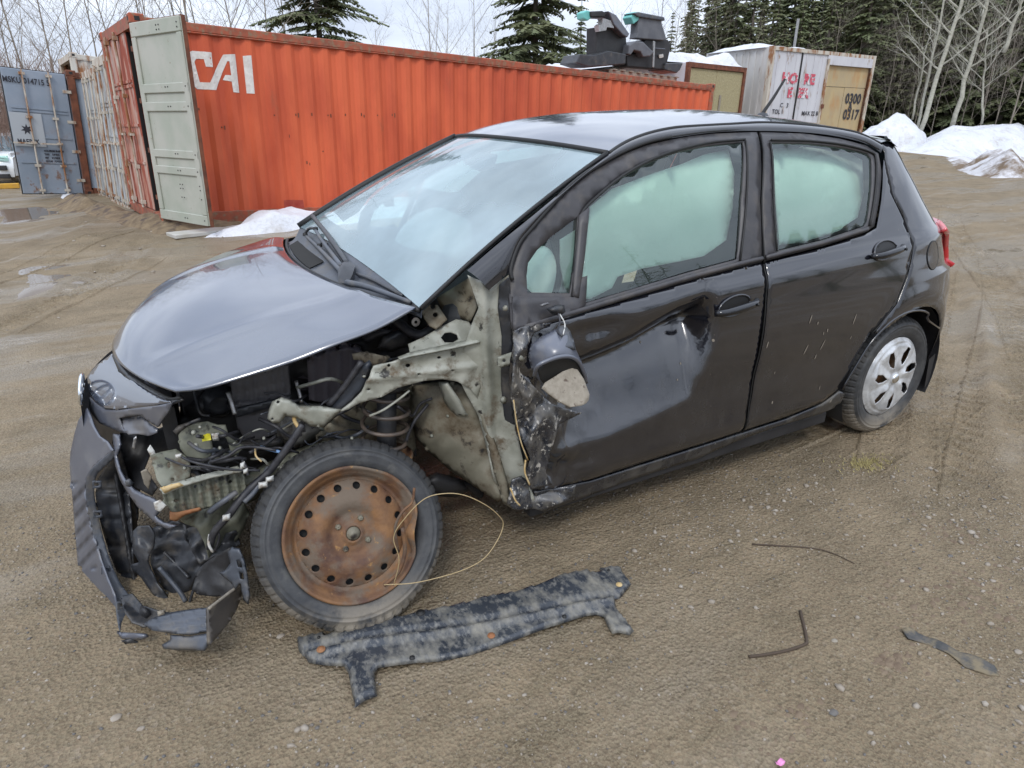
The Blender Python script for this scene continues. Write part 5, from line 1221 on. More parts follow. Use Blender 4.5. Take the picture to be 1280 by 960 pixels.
# ---- door handles, rear wheel etc.
M['handle'] = mat('glossy_black_handle', (.008, .009, .012), .12, ior=1.55, coat=.2)
def handle(c, r0, slope):
    q = S(*c); el = [(q.x+.078*math.cos(a), q.z+.036*math.sin(a)+slope*.078*math.cos(a)) for a in np.linspace(0, 2*PI, 23)[:-1]]
    face_cam(sheet('handle_recess', el, lambda x, z: (x, -hw(x, z)-.0035+0.0, z), M['rubber'], CAR, .015))
    mb = MB(); mb.tube([(x, -hw(x, z)-.004, z) for x, z in el+el[:1]], .0045, 6); mb.build('handle_surround', M['paint'], CAR, True)
    P = [Vector((q.x+t*.105, -hw(q.x, q.z)-.012-.026*(1-(t*1.0)**4), q.z+slope*.105*t-.002)) for t in np.linspace(-1, 1, 13)]
    mb = MB(); mb.tube(P, lambda t: .0145*(.75+.25*math.sin(PI*min(max(t, 0), 1))), 10); o = mb.build('door_handle', M['handle'], CAR, True); o.scale = (1, 1, 1)
    mb = MB(); mb.tube([P[-3]+Vector((0, -.014, 0)), P[-3]+Vector((.004, -.018, 0))], .006, 8); mb.build('lock_barrel', M['rubber'], o)
handle((917, 382), 0, .10); handle((1106, 313), 0, .12)

def wheelgeo(c, yaw, camb):
    n = Vector((-math.sin(yaw)*math.cos(camb), -math.cos(yaw)*math.cos(camb), math.sin(camb))); a = Vector((math.cos(yaw), -math.sin(yaw), 0)); b = n.cross(a)
    m = Matrix((a, b, n)).transposed().to_4x4(); m.translation = c; return m   # local z = outward
TP = [(.198, -.150), (.205, -.165), (.225, -.175), (.262, -.176), (.282, -.168), (.292, -.155), (.297, -.135), (.2985, -.11), (.2985, -.105), (.2985, -.075), (.2985, -.07), (.298, -.048), (.2955, -.030), (.290, -.014), (.283, -.003), (.273, .006), (.264, .0105), (.262, .0125), (.259, .0125), (.257, .0105), (.250, .0120), (.247, .0135), (.244, .0120), (.23, .0125), (.218, .008), (.207, 0), (.2, -.008), (.196, -.02)]
def tyre(name, M4, parent, m, R=.2985, sag=0.):
    n = 232
    def fn(i, k, r, h, a):
        blk = k % 4
        if 4 <= i <= 14:
            if blk == 0: r -= .0045 if i in (4, 5, 6, 11, 12, 13, 14) else .003
            if i in (8, 10): r -= .007
            if (k+2) % 4 == 0 and i in (7, 9, 11): r -= .006
        if i in (14, 15) and blk == 0: h -= .003
        return r*R/.2985, h
    v, f = lathe(TP, n, fn); v = [M4 @ Vector(q) for q in v]
    if sag: v = [Vector((q.x, q.y-(max(0, .05-q.z)*.5 if q.z < .05 else 0), max(q.z, .002))) for q in v]
    nP = len(TP); mi = []
    for fc in f:
        i = min(j % nP for j in fc); mi.append(1 if 3 <= i <= 14 else 0)
    o = mesh_obj(name, v, f, None, parent, False, [M['tyre'], m], mi)
    for p in o.data.polygons: p.use_smooth = (p.material_index == 0)
    return o
# rear wheel
RW = wheelgeo(Vector((2.51, -.79, .298)), 0., 0.)
def disc(name, outr, holes, hf, m, parent, M4, st=.012, th=.003):
    ol = [(outr*math.cos(a), outr*math.sin(a)) for a in np.linspace(0, 2*PI, 73)[:-1]]
    o = sheet(name, ol, lambda x, y: M4 @ Vector((x, y, hf(x, y))), m, parent, st, holes)
    face_cam(o); solid(o, th, -1); return o
v, f = lathe([(.02, -.06), (.10, -.05), (.14, -.055), (.165, -.07), (.178, -.04), (.185, -.02), (.19, -.05), (.188, -.14), (.2, -.16)], 48)
rim2 = mesh_obj('wheel', [RW @ Vector(q) for q in v], f, M['rust'], CAR, True); rim2['label'] = 'rear wheel with silver cover'
tyre('tyre', RW, rim2, M['tyre_mud'])
hol = []
for i in range(7):
    a = 2*PI*i/7+.35
    def pp(r, da): return (r*math.cos(a+da), r*math.sin(a+da))
    hol.append([pp(.070, .0), pp(.112, -.24), pp(.155, -.19), pp(.160, -.02), pp(.125, .12), pp(.092, .15)])
def capz(x, y):
    r = math.hypot(x, y); a = math.atan2(y, x)
    z = .012*math.cos(min(r/.2, 1)*PI/2)+.0
    z += .013*(1-abs(((7*(a-.35)/(2*PI)+.62) % 1)-.5)*2)*sstep(.03, .07, r)*(1-sstep(.165, .18, r))
    z -= .012*sstep(.178, .198, r); z += .008*(1-sstep(.022, .03, r)); z -= .005*math.exp(-((r-.172)/.006)**2)
    return z+.008
cap = disc('wheel_cover', .199, hol, capz, M['silver'], rim2, RW, .006)
v, f = lathe([(.001, .034), (.018, .033), (.024, .028), (.026, .02)], 20); mesh_obj('centre_badge', [RW @ Vector(q) for q in v], f, M['chrome'], rim2, True)
# far-side wheels (simple but whole)
for c in ((2.51, .79, .298), (.0, .79, .298)):
    m4 = Matrix.Rotation(0, 4, 'Z') @ wheelgeo(Vector(c), PI, 0.)
    v, f = lathe([(.02, .0), (.10, -.01), (.18, -.02), (.195, 0), (.19, -.14)], 36); o = mesh_obj('wheel', [m4 @ Vector(q) for q in v], f, M['silver'], CAR, True)
    tyre('tyre', m4, o, M['tyre_mud'])
# arch liner of the rear wheel
AR = [(2.51+.365*math.cos(t), .305+.365*math.sin(t)) for t in np.linspace(math.radians(-25), math.radians(208), 34)]
v = []; 
for x, z in AR: v += [(x, -.80, z), (x, -.5, z)]
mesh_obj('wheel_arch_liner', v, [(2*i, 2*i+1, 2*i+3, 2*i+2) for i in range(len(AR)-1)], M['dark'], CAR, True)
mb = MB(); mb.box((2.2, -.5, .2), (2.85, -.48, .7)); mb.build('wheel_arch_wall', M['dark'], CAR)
face_cam(sheet('mud_guard', [(2.80, .34), (2.855, .36), (2.87, .2), (2.83, .18)], lambda x, z: (x, -.80+.1*(x-2.8), z), M['dark'], CAR, .03))

# ---- front wheel: rusty steel wheel with torn, flat tyre
FW = wheelgeo(Vector((-.1150, -.7640, .2835)), .066, .435)
v, f = [], []
rp = [(.200, -.004), (.205, .003), (.2065, .012), (.203, .015), (.198, .010), (.193, .0), (.187, -.006), (.181, -.012), (.177, -.026), (.172, -.033), (.168, -.035), (.162, -.035)]
def rimf(i, k, r, h, a):
    # flange bent on the side facing the rear and a nick at the top
    d1 = math.exp(-((a-(-.22+2*PI if a > PI else -.22))/.27)**2); d2 = math.exp(-((a-1.15)/.22)**2); d3 = math.exp(-((a-5.6)/.16)**2)
    w_ = 1-min(i, 7)/7
    return r-w_*(.046*d1+.007*d2+.004*d3), h+w_*(.012*d1-.006*d2)+.010*d1*(i < 5)
v, f = lathe(rp, 120, rimf)
rim = mesh_obj('wheel', [FW @ Vector(q) for q in v], f, M['rust'], CAR, True); solid(rim, .003, 0); rim['label'] = 'rusty bare steel front wheel with bent flange'
hol = []
for i in range(16):
    a = 2*PI*(i+.5)/16-.05; hol.append([(.146*math.cos(a)+.0118*math.cos(b), .146*math.sin(a)+.0118*math.sin(b)) for b in np.linspace(0, 2*PI, 13)[:-1]])
def discz(x, y):
    r = math.hypot(x, y); return np.interp(r, [0, .03, .034, .05, .062, .085, .10, .118, .13, .15, .166], [-.014, -.014, -.022, -.023, -.024, -.008, -.004, -.008, -.014, -.024, -.036])
hol.append([(.022*math.cos(a), .022*math.sin(a)) for a in np.linspace(0, 2*PI, 17)[:-1]])
disc('rim_disc', .166, hol, discz, M['rust'], rim, FW, .007, .004)
v, f = lathe([(.001, -.004), (.012, -.005), (.015, -.012), (.020, -.014), (.022, -.03)], 20); mesh_obj('hub_nut', [FW @ Vector(q) for q in v], f, M['zinc_brown'], rim, True)
v, f = lathe([(.06, -.052), (.16, -.052)], 40); mesh_obj('brake_back', [FW @ Vector(q) for q in v], f, M['rubber'], rim)
for i in range(4):
    a = PI/4+i*PI/2+.15; m4 = FW @ Matrix.Translation((.05*math.cos(a), .05*math.sin(a), -.03)); v, f = lathe([(.001, .018), (.007, .017), (.0095, .012), (.0095, -.002)], 6); mesh_obj('wheel_nut', [m4 @ Vector(q) for q in v], f, M['zinc_brown'], rim)
TPs = TP
tyre('tyre', FW, rim, M['tyre_mud'], .291, sag=1.)
# hub parts behind
v, f = lathe([(.001, -.08), (.12, -.08), (.12, -.1), (.05, -.12), (.05, -.2)], 24); mesh_obj('brake_drum', [FW @ Vector(q) for q in v], f, M['rust'], CAR, True)
tubep('bead_ring', [(498, 690, -.85), (494, 660, -.87), (503, 640, -.875), (515, 628, -.87), (518, 610, -.865)], .004, M['rust']); tubep('bead_ring', [(503, 660, -.85), (506, 690, -.86), (498, 715, -.86), (480, 732, -.855)], .006, M['rust'])
# ---- inner structure of the torn front corner (plates follow the photo, y = distance from the car's middle)
hp = [(585, 344), (600, 352), (612, 364), (625, 352), (636, 344), (641, 400), (639, 440), (637, 470), (643, 520), (650, 560), (657, 590), (668, 626), (645, 638), (630, 630), (618, 600), (608, 560), (598, 520), (584, 494), (574, 474), (578, 440), (590, 405), (598, 385)]
ps('hinge_pillar', hp, [(585, 344, -.735), (636, 344, -.765), (575, 474, -.70), (640, 440, -.775), (618, 600, -.72), (660, 620, -.80), (612, 364, -.75), (605, 480, -.715), (625, 500, -.74)], M['zinc'], crumple=.012, th=.006, st=4.5, relief=lambda u, v: -.02*math.exp(-((u-(604+(v-340)*.04))/6)**2))
ps('pillar_dark_web', [(624, 356), (636, 346), (641, 400), (638, 470), (642, 520), (648, 552), (640, 556), (630, 520), (626, 480), (627, 420), (622, 385)], [(630, 360, -.772), (640, 400, -.79), (630, 520, -.752), (645, 550, -.77)], M['plastic'], crumple=.012, seed=2, st=4)
hx = lambda cx_, cy_, r, n=9, k=1.: [(cx_+r*math.cos(t), cy_+r*k*math.sin(t)) for t in np.linspace(0, 2*PI, n+1)[:-1]]
ap = [(600, 428), (560, 437), (513, 446), (492, 452), (467, 458), (462, 470), (452, 490), (440, 503), (424, 515), (435, 512), (449, 504), (463, 500), (478, 496), (497, 485), (515, 480), (530, 476), (553, 474), (572, 477), (588, 486), (598, 500), (604, 470)]
ps('upper_apron_rail', ap, [(600, 428, -.715), (513, 446, -.70), (467, 458, -.69), (424, 515, -.66), (530, 476, -.705), (588, 486, -.71)], M['zinc'], th=.008, crumple=.008, seed=3, st=4, holes=[hx(510, 457, 3.2, 8, .8), hx(486, 457, 2.2, 7), hx(524, 468, 2.6, 7, .7), hx(549, 447, 2.5, 7, .7), hx(566, 444, 2.4, 7, .7), hx(566, 463, 2.4, 7, .7), hx(461, 487, 2.6, 7, .6)], relief=lambda u, v: -.012*math.exp(-((v-(470-(u-500)*.13))/4)**2))
ps('apron_top_flange', [(600, 427), (560, 436), (513, 445), (500, 449), (497, 446), (513, 440), (560, 430), (600, 421)], [(600, 427, -.74), (500, 447, -.72), (513, 440, -.70), (600, 421, -.72)], M['zinc'], th=.004, st=4)
ps('cowl_side_bracket', [(510, 430), (530, 421), (550, 409), (570, 399), (586, 402), (594, 414), (600, 425), (560, 434), (513, 443)], [(510, 430, -.66), (586, 402, -.66), (600, 425, -.70), (513, 443, -.70)], M['zinc'], holes=[[(551, 422), (556, 416), (563, 415), (571, 418), (573, 424), (566, 428), (556, 428)]], th=.005, crumple=.006, st=4)
ps('hinge_bracket', [(526, 381), (547, 381), (553, 390), (559, 399), (545, 411), (537, 407), (530, 397)], [(526, 381, -.60), (559, 399, -.66), (537, 408, -.66)], M['zinc_brown'], holes=[hx(541, 383, 3.2), hx(544, 393, 3.2)], th=.006, st=4)
ps('cowl_end_gusset', [(545, 372), (556, 366), (575, 354), (586, 347), (596, 384), (588, 402), (572, 397), (560, 396), (549, 380)], [(550, 372, -.56), (590, 350, -.66), (590, 400, -.68), (560, 396, -.60)], M['zinc_brown'], th=.006, crumple=.02, seed=5, st=5)
# wheelhouse panels
ps('wheelhouse_panel', [(515, 482), (553, 476), (574, 478), (588, 488), (604, 515), (616, 550), (626, 590), (634, 622), (622, 628), (596, 610), (565, 590), (535, 565), (520, 548), (512, 515)], [(515, 482, -.52), (574, 478, -.62), (512, 548, -.50), (634, 622, -.74), (604, 515, -.66), (565, 590, -.58), (560, 530, -.56)], M['zinc_brown'], puff=.05, edge=30, crumple=.02, seed=7, st=5)
ps('wheelhouse_rib', [(548, 478), (560, 478), (575, 500), (585, 520), (570, 522), (556, 505)], [(550, 478, -.66), (585, 520, -.68), (556, 505, -.62)], M['zinc'], puff=.02, edge=6, st=4)
ps('wheelhouse_flange', [(596, 512), (606, 516), (622, 560), (634, 600), (640, 636), (628, 628), (616, 585), (606, 545)], [(600, 512, -.70), (640, 636, -.79), (616, 585, -.74)], M['zinc_brown'], puff=.012, edge=5, crumple=.01, st=4)
ps('strut_tower', [(430, 512), (449, 503), (478, 496), (515, 480), (516, 520), (520, 560), (505, 585), (440, 585), (400, 580), (395, 545)], [(430, 512, -.50), (515, 480, -.48), (520, 560, -.45), (400, 580, -.46)], M['zinc_brown'], crumple=.04, seed=9, st=6)
# strut and coil spring
sx, sy, syy = 482, 520, -.60
top = at(484, 478, y=syy+.02); bot = at(480, 568, y=syy)
axv = (bot-top); P = []
for i in range(190):
    t = i/189; a = t*2*PI*4.6; r_ = .062+.012*math.sin(PI*t); P.append(top.lerp(bot, t)+Vector((r_*math.cos(a), r_*math.sin(a), 0)))
mb = MB(); mb.tube(P, .0065, 8); mb.build('coil_spring', mat('spring_steel', (.05, .045, .042), .45, var=(.12, .09, .07), vscale=20), CAR, True)
mb = MB(); mb.tube([top+Vector((0, 0, .03)), bot-Vector((0, 0, .12))], .032, 12); mb.build('strut', M['dark'], CAR, True)
v, f = lathe([(.02, 0), (.085, 0), (.095, .012), (.09, .02)], 28); mesh_obj('spring_seat', [(bot.x+a, bot.y+b, bot.z+c-.02) for a, b, c in v], f, M['rust'], CAR, True)
v, f = lathe([(.02, .0), (.075, .0), (.08, -.015), (.05, -.03)], 28); mesh_obj('spring_seat', [(top.x+a, top.y+b, top.z+c+.01) for a, b, c in v], f, M['rubber'], CAR, True)
# frame rail over the wheel and suspension arm
ps('frame_rail', [(296, 600), (330, 580), (370, 562), (410, 545), (450, 540), (456, 572), (420, 570), (380, 582), (345, 600), (320, 625), (303, 632)], [(296, 600, -.46), (456, 545, -.42), (320, 625, -.46)], M['olive'], puff=.05, edge=10, crumple=.01, seed=11, st=5)
ps('control_arm', [(545, 590), (575, 598), (590, 612), (570, 622), (540, 620), (530, 600)], -.50, M['dark'], puff=.05, edge=10)
tubep('stabiliser_bar', [(540, 612, -.5), (580, 606, -.5), (600, 618, -.45)], .018, M['dark'])
# headlight arm with scraped end
ps('lamp_mount_arm', [(336, 512), (340, 502), (352, 496), (362, 499), (374, 507), (400, 507), (430, 512), (440, 505), (424, 516), (404, 534), (388, 533), (372, 523), (357, 520), (350, 529), (341, 529), (334, 523)], [(336, 512, -.62), (440, 510, -.66), (390, 530, -.64)], M['zinc'], holes=[hx(347, 502, 2.6), hx(340, 524, 2.2)], puff=.018, edge=5, crumple=.01, seed=13, st=4)
ps('strut_brace', [(404, 514), (412, 506), (452, 456), (462, 450), (465, 455), (455, 485), (440, 503), (424, 514)], [(404, 514, -.60), (462, 450, -.64), (440, 503, -.62)], M['plastic_grey'], puff=.012, edge=4, st=4)
tubep('brace_tube', [(411, 507, -.62), (430, 484, -.64), (452, 452, -.66)], .010, M['wire'])
ps('latch_lever', [(440, 443), (452, 440), (470, 443), (488, 447), (480, 455), (462, 458), (452, 450), (442, 450)], -.62, M['zinc_brown'], th=.006, crumple=.01, st=4)
# engine bay fillers
mb = MB()
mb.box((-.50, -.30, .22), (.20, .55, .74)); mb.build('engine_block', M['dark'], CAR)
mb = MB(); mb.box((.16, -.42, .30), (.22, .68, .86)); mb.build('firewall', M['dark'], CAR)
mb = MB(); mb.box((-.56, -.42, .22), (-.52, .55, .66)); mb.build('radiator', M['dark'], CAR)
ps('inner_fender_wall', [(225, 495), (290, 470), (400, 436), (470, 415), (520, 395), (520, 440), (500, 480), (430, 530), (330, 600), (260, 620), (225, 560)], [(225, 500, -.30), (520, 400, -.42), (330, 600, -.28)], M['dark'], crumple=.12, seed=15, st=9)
rib = lambda u, v: -.012*(abs(((u-288)/11.5) % 1-.5) < .12)
ps('air_box', [(288, 476), (312, 464), (340, 458), (360, 457), (364, 494), (358, 538), (335, 546), (309, 553), (297, 535), (291, 505)], [(288, 476, -.36), (360, 457, -.40), (309, 553, -.38)], mat('grey_box_plastic', (.085, .082, .088), .5, var=(.12, .115, .118), vscale=9), th=.03, st=3.2, relief=lambda u, v: (-.010 if abs(((u-288-(v-460)*.12)/11.5) % 1-.5) < .10 and v < 505 else 0)-(.02 if 504 < v+(u-290)*.13 < 518 else 0))
ps('air_box_strap', [(292, 512), (330, 503), (364, 494), (365, 502), (330, 512), (296, 522)], [(292, 512, -.41), (364, 494, -.44), (296, 522, -.41)], M['plastic'], th=.01)
ps('battery_box', [(384, 452), (410, 440), (436, 434), (452, 440), (456, 455), (440, 478), (430, 492), (410, 505), (386, 500)], [(384, 452, -.42), (452, 440, -.46), (410, 505, -.42)], mat('purplish_box_plastic', (.07, .062, .076), .5, var=(.105, .095, .11), vscale=7), th=.05, st=4, relief=lambda u, v: -.012*(abs(((u-384)/16) % 1-.5) < .12))
ps('fuse_box_lid', [(478, 420), (500, 408), (520, 414), (512, 432), (490, 440), (470, 436)], -.48, M['plastic'], puff=.03, edge=8)
tubep('coolant_hose', [(494, 400, -.5), (515, 416, -.55), (530, 417, -.58), (545, 405, -.56)], .016, M['wire'], k=6)
tubep('coolant_hose', [(455, 425, -.42), (480, 415, -.46), (505, 418, -.48)], .012, M['wire'])
v, f = lathe([(.012, 0), (.014, .002), (.014, .006), (.005, .006)], 12); cc = at(519, 402, y=-.60); mesh_obj('bolt_ring', [(cc.x+a, cc.y-c, cc.z+b) for a, b, c in v], f, M['steel'], CAR)
c_ = at(273, 502, y=-.34); v, f = lathe([(.03, .04), (.045, .02), (.052, -.01), (.045, -.03), (.04, .02)], 24); mesh_obj('intake_duct', [(c_.x+a, c_.y-c, c_.z+b) for a, b, c in v], f, M['plastic'], CAR, True)
# olive support bracket with yellow sticker, box and plates
ps('radiator_support', [(222, 537), (235, 530), (259, 527), (272, 531), (282, 531), (286, 545), (295, 552), (307, 558), (298, 566), (285, 573), (268, 580), (250, 583), (236, 576), (225, 560)], [(222, 537, -.46), (307, 558, -.52), (250, 583, -.50)], M['olive'], holes=[[(264, 549), (272, 541), (283, 548), (287, 560), (276, 571), (263, 572), (266, 560)]], th=.006, crumple=.01, seed=17, st=4)
ps('support_edge_rubber', [(216, 539), (222, 532), (240, 526), (250, 522), (252, 526), (235, 533), (226, 540), (222, 545)], -.50, M['plastic'], puff=.01, edge=3, st=4)
ps('yellow_sticker', [(252, 545), (263, 543), (264, 550), (253, 552)], -.535, M['yellow'], th=.006, st=4); ps('connector', [(264, 542), (274, 541), (274, 551), (266, 551)], -.535, M['white_plastic'], puff=.01, edge=3, st=4)
for a, b in ((242, 541), (245, 557)): ps('bolt_head', hx(a, b, 3.4), -.53, M['zinc'], puff=.008, edge=3, st=3)
ps('lamp_support_plate', [(188, 569), (200, 565), (220, 561), (232, 570), (238, 580), (238, 596), (222, 604), (203, 609), (196, 600)], [(188, 569, -.50), (238, 596, -.56), (232, 565, -.50)], M['olive'], holes=[hx(211, 581, 2.4, 7, 1.8), hx(216, 599, 2.2)], th=.005, crumple=.008, seed=19, st=4)
bx = [(201, 613), (230, 601), (265, 592), (299, 585), (305, 600), (308, 620), (280, 629), (245, 638), (217, 642), (207, 630)]
ps('crash_box', bx, [(201, 613, -.58), (299, 585, -.56), (308, 620, -.58), (217, 642, -.60)], M['olive'], st=2.4, th=.006, holes=[hx(220, 626, 4., 9, .45), hx(272, 613, 1.8), hx(288, 602, 2.)], relief=lambda u, v: .012*(1 if (((u-203+(v-600)*-.18)/11.8) % 1) < .5 else 0), label='ribbed olive crash box')
ps('crash_box_flange', [(199, 611), (215, 604), (250, 594), (297, 582), (303, 588), (265, 596), (230, 606), (206, 616)], [(199, 611, -.60), (297, 582, -.57), (206, 616, -.62)], M['zinc'], th=.006, crumple=.01, seed=2, st=3.5)
ps('rusty_edge', [(200, 610), (212, 606), (224, 603), (230, 607), (216, 612), (206, 617)], -.625, M['foam'], puff=.004, edge=2.5, crumple=.01, st=3)
ps('rusty_edge', [(212, 640), (222, 640), (250, 634), (252, 638), (232, 644), (220, 652), (212, 650)], -.60, M['rust_orange'], puff=.004, edge=3, crumple=.01, st=3)
ps('crash_box_underside', [(217, 644), (250, 638), (300, 622), (312, 640), (306, 660), (296, 676), (275, 690), (262, 700), (256, 680), (246, 660), (232, 655)], [(217, 644, -.52), (300, 622, -.50), (262, 700, -.50)], M['olive'], crumple=.05, seed=21, st=5, label='dark olive folded metal below the crash box')
# ---- nose piece with emblem
nose = [(140, 442), (147, 452), (152, 462), (165, 475), (185, 489), (200, 497), (213, 502), (197, 505), (163, 509), (146, 511), (130, 510), (119, 503), (112, 492), (110, 480), (109, 470), (120, 457)]
ps('nose_panel', nose, [(140, 442, .06), (110, 472, .10), (112, 496, .02), (130, 510, -.12), (165, 475, -.22), (213, 502, -.56), (163, 509, -.34), (150, 470, -.14)], M['paint_skylit'], th=.008, st=4, label='front nose panel below the hood')
ps('nose_underside', [(111, 497), (119, 505), (130, 512), (146, 513), (163, 511), (197, 507), (215, 503), (210, 515), (203, 524), (197, 534), (190, 530), (175, 519), (160, 520), (148, 523), (152, 534), (160, 542), (150, 540), (136, 534), (124, 529), (115, 518), (111, 510)], [(111, 500, .04), (130, 512, -.12), (163, 511, -.34), (215, 503, -.55), (197, 534, -.48), (124, 529, -.04), (150, 540, -.2)], M['bumper'], th=.006, st=4)
ps('torn_nose_insert', [(150, 523), (160, 521), (176, 520), (190, 531), (197, 535), (196, 541), (185, 545), (172, 542), (160, 543), (154, 536)], [(150, 523, -.2), (196, 540, -.42), (176, 520, -.3)], M['bumper'], crumple=.05, seed=23, st=3.5)
ps('hood_gap_seal', [(143, 432), (147, 447), (152, 458), (165, 470), (186, 484), (213, 497), (222, 496), (228, 499), (218, 505), (200, 500), (180, 490), (160, 476), (147, 462), (140, 445)], [(143, 432, .02), (152, 458, -.12), (186, 484, -.34), (222, 497, -.54), (147, 462, -.08)], M['plastic'], st=3.5, th=.006, puff=.01, edge=4)
tubep('latch_trim', [(150, 463, -.10), (168, 474, -.22), (190, 487, -.36), (213, 499, -.5), (226, 497, -.56)], .007, M['rubber'])
em = at(107.5, 486, y=.02)
_n = Vector((-1, -.05, .18)).normalized(); _x = Vector((.03, 1, 0)).normalized(); _y = _n.cross(_x); Em = Matrix((_x, _y, _n)).transposed().to_4x4(); Em.translation = em+Vector((-.012, 0, 0))
mb = MB()
def ell(rx, ry, cx_=0, cy_=0, n=28): return [Em @ Vector((cx_+rx*math.cos(a), cy_+ry*math.sin(a), 0)) for a in np.linspace(0, 2*PI, n+1)]
for rx, ry, cy_ in ((.062, .043, 0), (.021, .040, 0), (.046, .013, .022)): mb.tube(ell(rx*1.05, ry*1.15, 0, cy_*1.15), .0055, 6)
mb.build('emblem', M['chrome'], CAR, True)
# ---- bumper cover, torn loose on this side
bc = [(108, 510), (98, 525), (93, 542), (88, 565), (87, 582), (89, 606), (91, 630), (94, 668), (97, 704), (104, 735), (114, 752), (126, 766), (137, 781), (147, 792), (160, 806), (174, 814), (168, 800), (156, 788), (148, 768), (143, 744), (134, 722), (126, 700), (117, 670), (110, 639), (107, 618), (108, 599), (113, 588), (123, 578), (134, 569), (141, 563), (134, 552), (124, 545), (117, 533), (113, 521)]
ps('bumper_cover', bc, [(108, 510, .0), (93, 542, .05), (87, 582, .05), (91, 630, .0), (97, 704, -.08), (126, 766, -.26), (174, 814, -.55), (141, 563, -.26), (108, 599, -.16), (110, 639, -.16), (126, 700, -.22), (143, 744, -.34), (117, 533, -.1)], M['bumper'], st=2.8, th=.005, relief=lambda u, v: (.022*sstep(0, .8, math.sin((v+u*1.1)/3.6)) if 603 < v < 712 and 90 < u < 122 else 0), label='torn bumper cover')
fl_ = [(141, 563), (147, 567), (140, 575), (130, 584), (122, 592), (117, 604), (118, 622), (122, 644), (128, 668), (134, 690), (142, 712), (150, 728), (160, 742), (174, 757), (165, 765), (152, 778), (150, 792), (146, 770), (143, 744), (134, 722), (126, 700), (117, 670), (110, 639), (107, 618), (108, 599), (113, 588), (123, 578), (134, 569)]
ps('bumper_flange', fl_, [(141, 563, -.27), (108, 599, -.19), (117, 604, -.16), (110, 639, -.19), (126, 700, -.25), (143, 744, -.36), (174, 757, -.40), (150, 792, -.5), (134, 690, -.2)], M['plastic_grey'], st=3.5, th=.005, holes=[[(150, 750), (156, 748), (158, 757), (151, 759)]])
for i, (a, b) in enumerate(((121, 606), (122, 643), (132, 713), (152, 757))):
    w_ = 5.5; c_ = at(a, b, y=(-.22, -.22, -.27, -.42)[i]); ps('clip_tab', [(a-w_, b-4), (a+w_, b-4.5), (a+w_+1, b+4), (a-w_, b+5)], (-.22, -.22, -.27, -.42)[i], M['plastic_grey'], holes=[[(a-2.8, b-1.5), (a+3, b-2), (a+3, b+1.5), (a-2.8, b+2)]], th=.005, st=2.5)
ps('grille_insert', [(143, 568), (150, 562), (156, 580), (160, 600), (163, 640), (166, 680), (166, 742), (156, 735), (146, 715), (136, 690), (128, 664), (122, 640), (119, 618), (122, 598), (132, 585)], [(143, 568, -.22), (160, 600, -.12), (166, 742, -.24), (128, 664, -.10), (119, 618, -.08)], M['plastic'], st=3.2, th=.006, crumple=.02, seed=51, relief=lambda u, v: .012*((v % 34) < 4))
ps('grille_backing', [(141, 545), (170, 560), (175, 600), (172, 650), (163, 668), (155, 640), (150, 600), (142, 575)], [(141, 545, .1), (172, 600, .05), (163, 668, .08)], M['dark'], crumple=.06, st=5)
# bumper side strip (curved, with scraped end)
st_ = [(141, 542), (150, 543), (152, 556), (147, 570), (152, 588), (160, 602), (170, 612), (182, 618), (192, 622), (207, 632), (200, 640), (196, 645), (205, 652), (222, 657), (212, 663), (196, 655), (184, 645), (172, 634), (160, 617), (150, 600), (144, 582), (141, 562)]
ps('bumper_side_strip', st_, [(141, 542, -.20), (147, 570, -.26), (160, 610, -.40), (192, 622, -.54), (207, 635, -.62), (215, 660, -.62), (172, 634, -.48)], M['bumper'], puff=.02, edge=5, st=3.2, th=.005)
ps('torn_white_edge', [(192, 629), (200, 625), (208, 632), (200, 640), (194, 637)], -.64, M['white_plastic'], th=.004, st=3)
ps('side_strip_bracket', [(156, 601), (162, 598), (168, 604), (163, 609), (157, 608)], -.44, M['plastic_grey'], puff=.01, edge=2.5, st=2.5)
ps('tray_end', [(150, 745), (165, 742), (178, 757), (200, 764), (218, 766), (200, 776), (180, 784), (165, 778), (157, 766)], [(150, 745, -.42), (218, 766, -.56), (180, 784, -.56)], M['plastic'], crumple=.03, seed=41, st=4)
ps('bumper_foam_bar', [(143, 560), (152, 560), (160, 590), (170, 640), (176, 690), (178, 740), (168, 742), (160, 700), (150, 640), (141, 590)], [(143, 560, -.05), (160, 590, -.02), (178, 740, -.2)], M['dark'], puff=.03, edge=6, st=4)
ps('hanging_liner', [(228, 655), (250, 660), (275, 668), (296, 664), (300, 680), (286, 688), (268, 694), (250, 706), (240, 690), (232, 672)], [(228, 655, -.42), (296, 664, -.5), (250, 706, -.5)], M['plastic'], crumple=.07, seed=43, st=4)
# headlamp area cables / dark fillers
ps('lamp_cavity', [(150, 541), (175, 542), (200, 535), (222, 525), (232, 535), (222, 560), (200, 565), (186, 570), (180, 585), (196, 610), (190, 620), (165, 607), (152, 588), (148, 565)], [(150, 541, .02), (222, 525, -.24), (190, 620, -.22), (160, 600, -.08)], M['dark'], crumple=.08, seed=25, st=6)
ps('white_shard', [(184, 562), (188, 556), (193, 563), (197, 575), (193, 578), (188, 570)], -.45, M['white_plastic'], crumple=.02, st=3); ps('lamp_tab', [(176, 590), (183, 586), (190, 596), (186, 612), (180, 605)], -.42, M['tan'], st=3)
ps('lamp_tab', [(167, 548), (171, 545), (170, 562), (165, 560)], -.32, M['steel'], st=3)
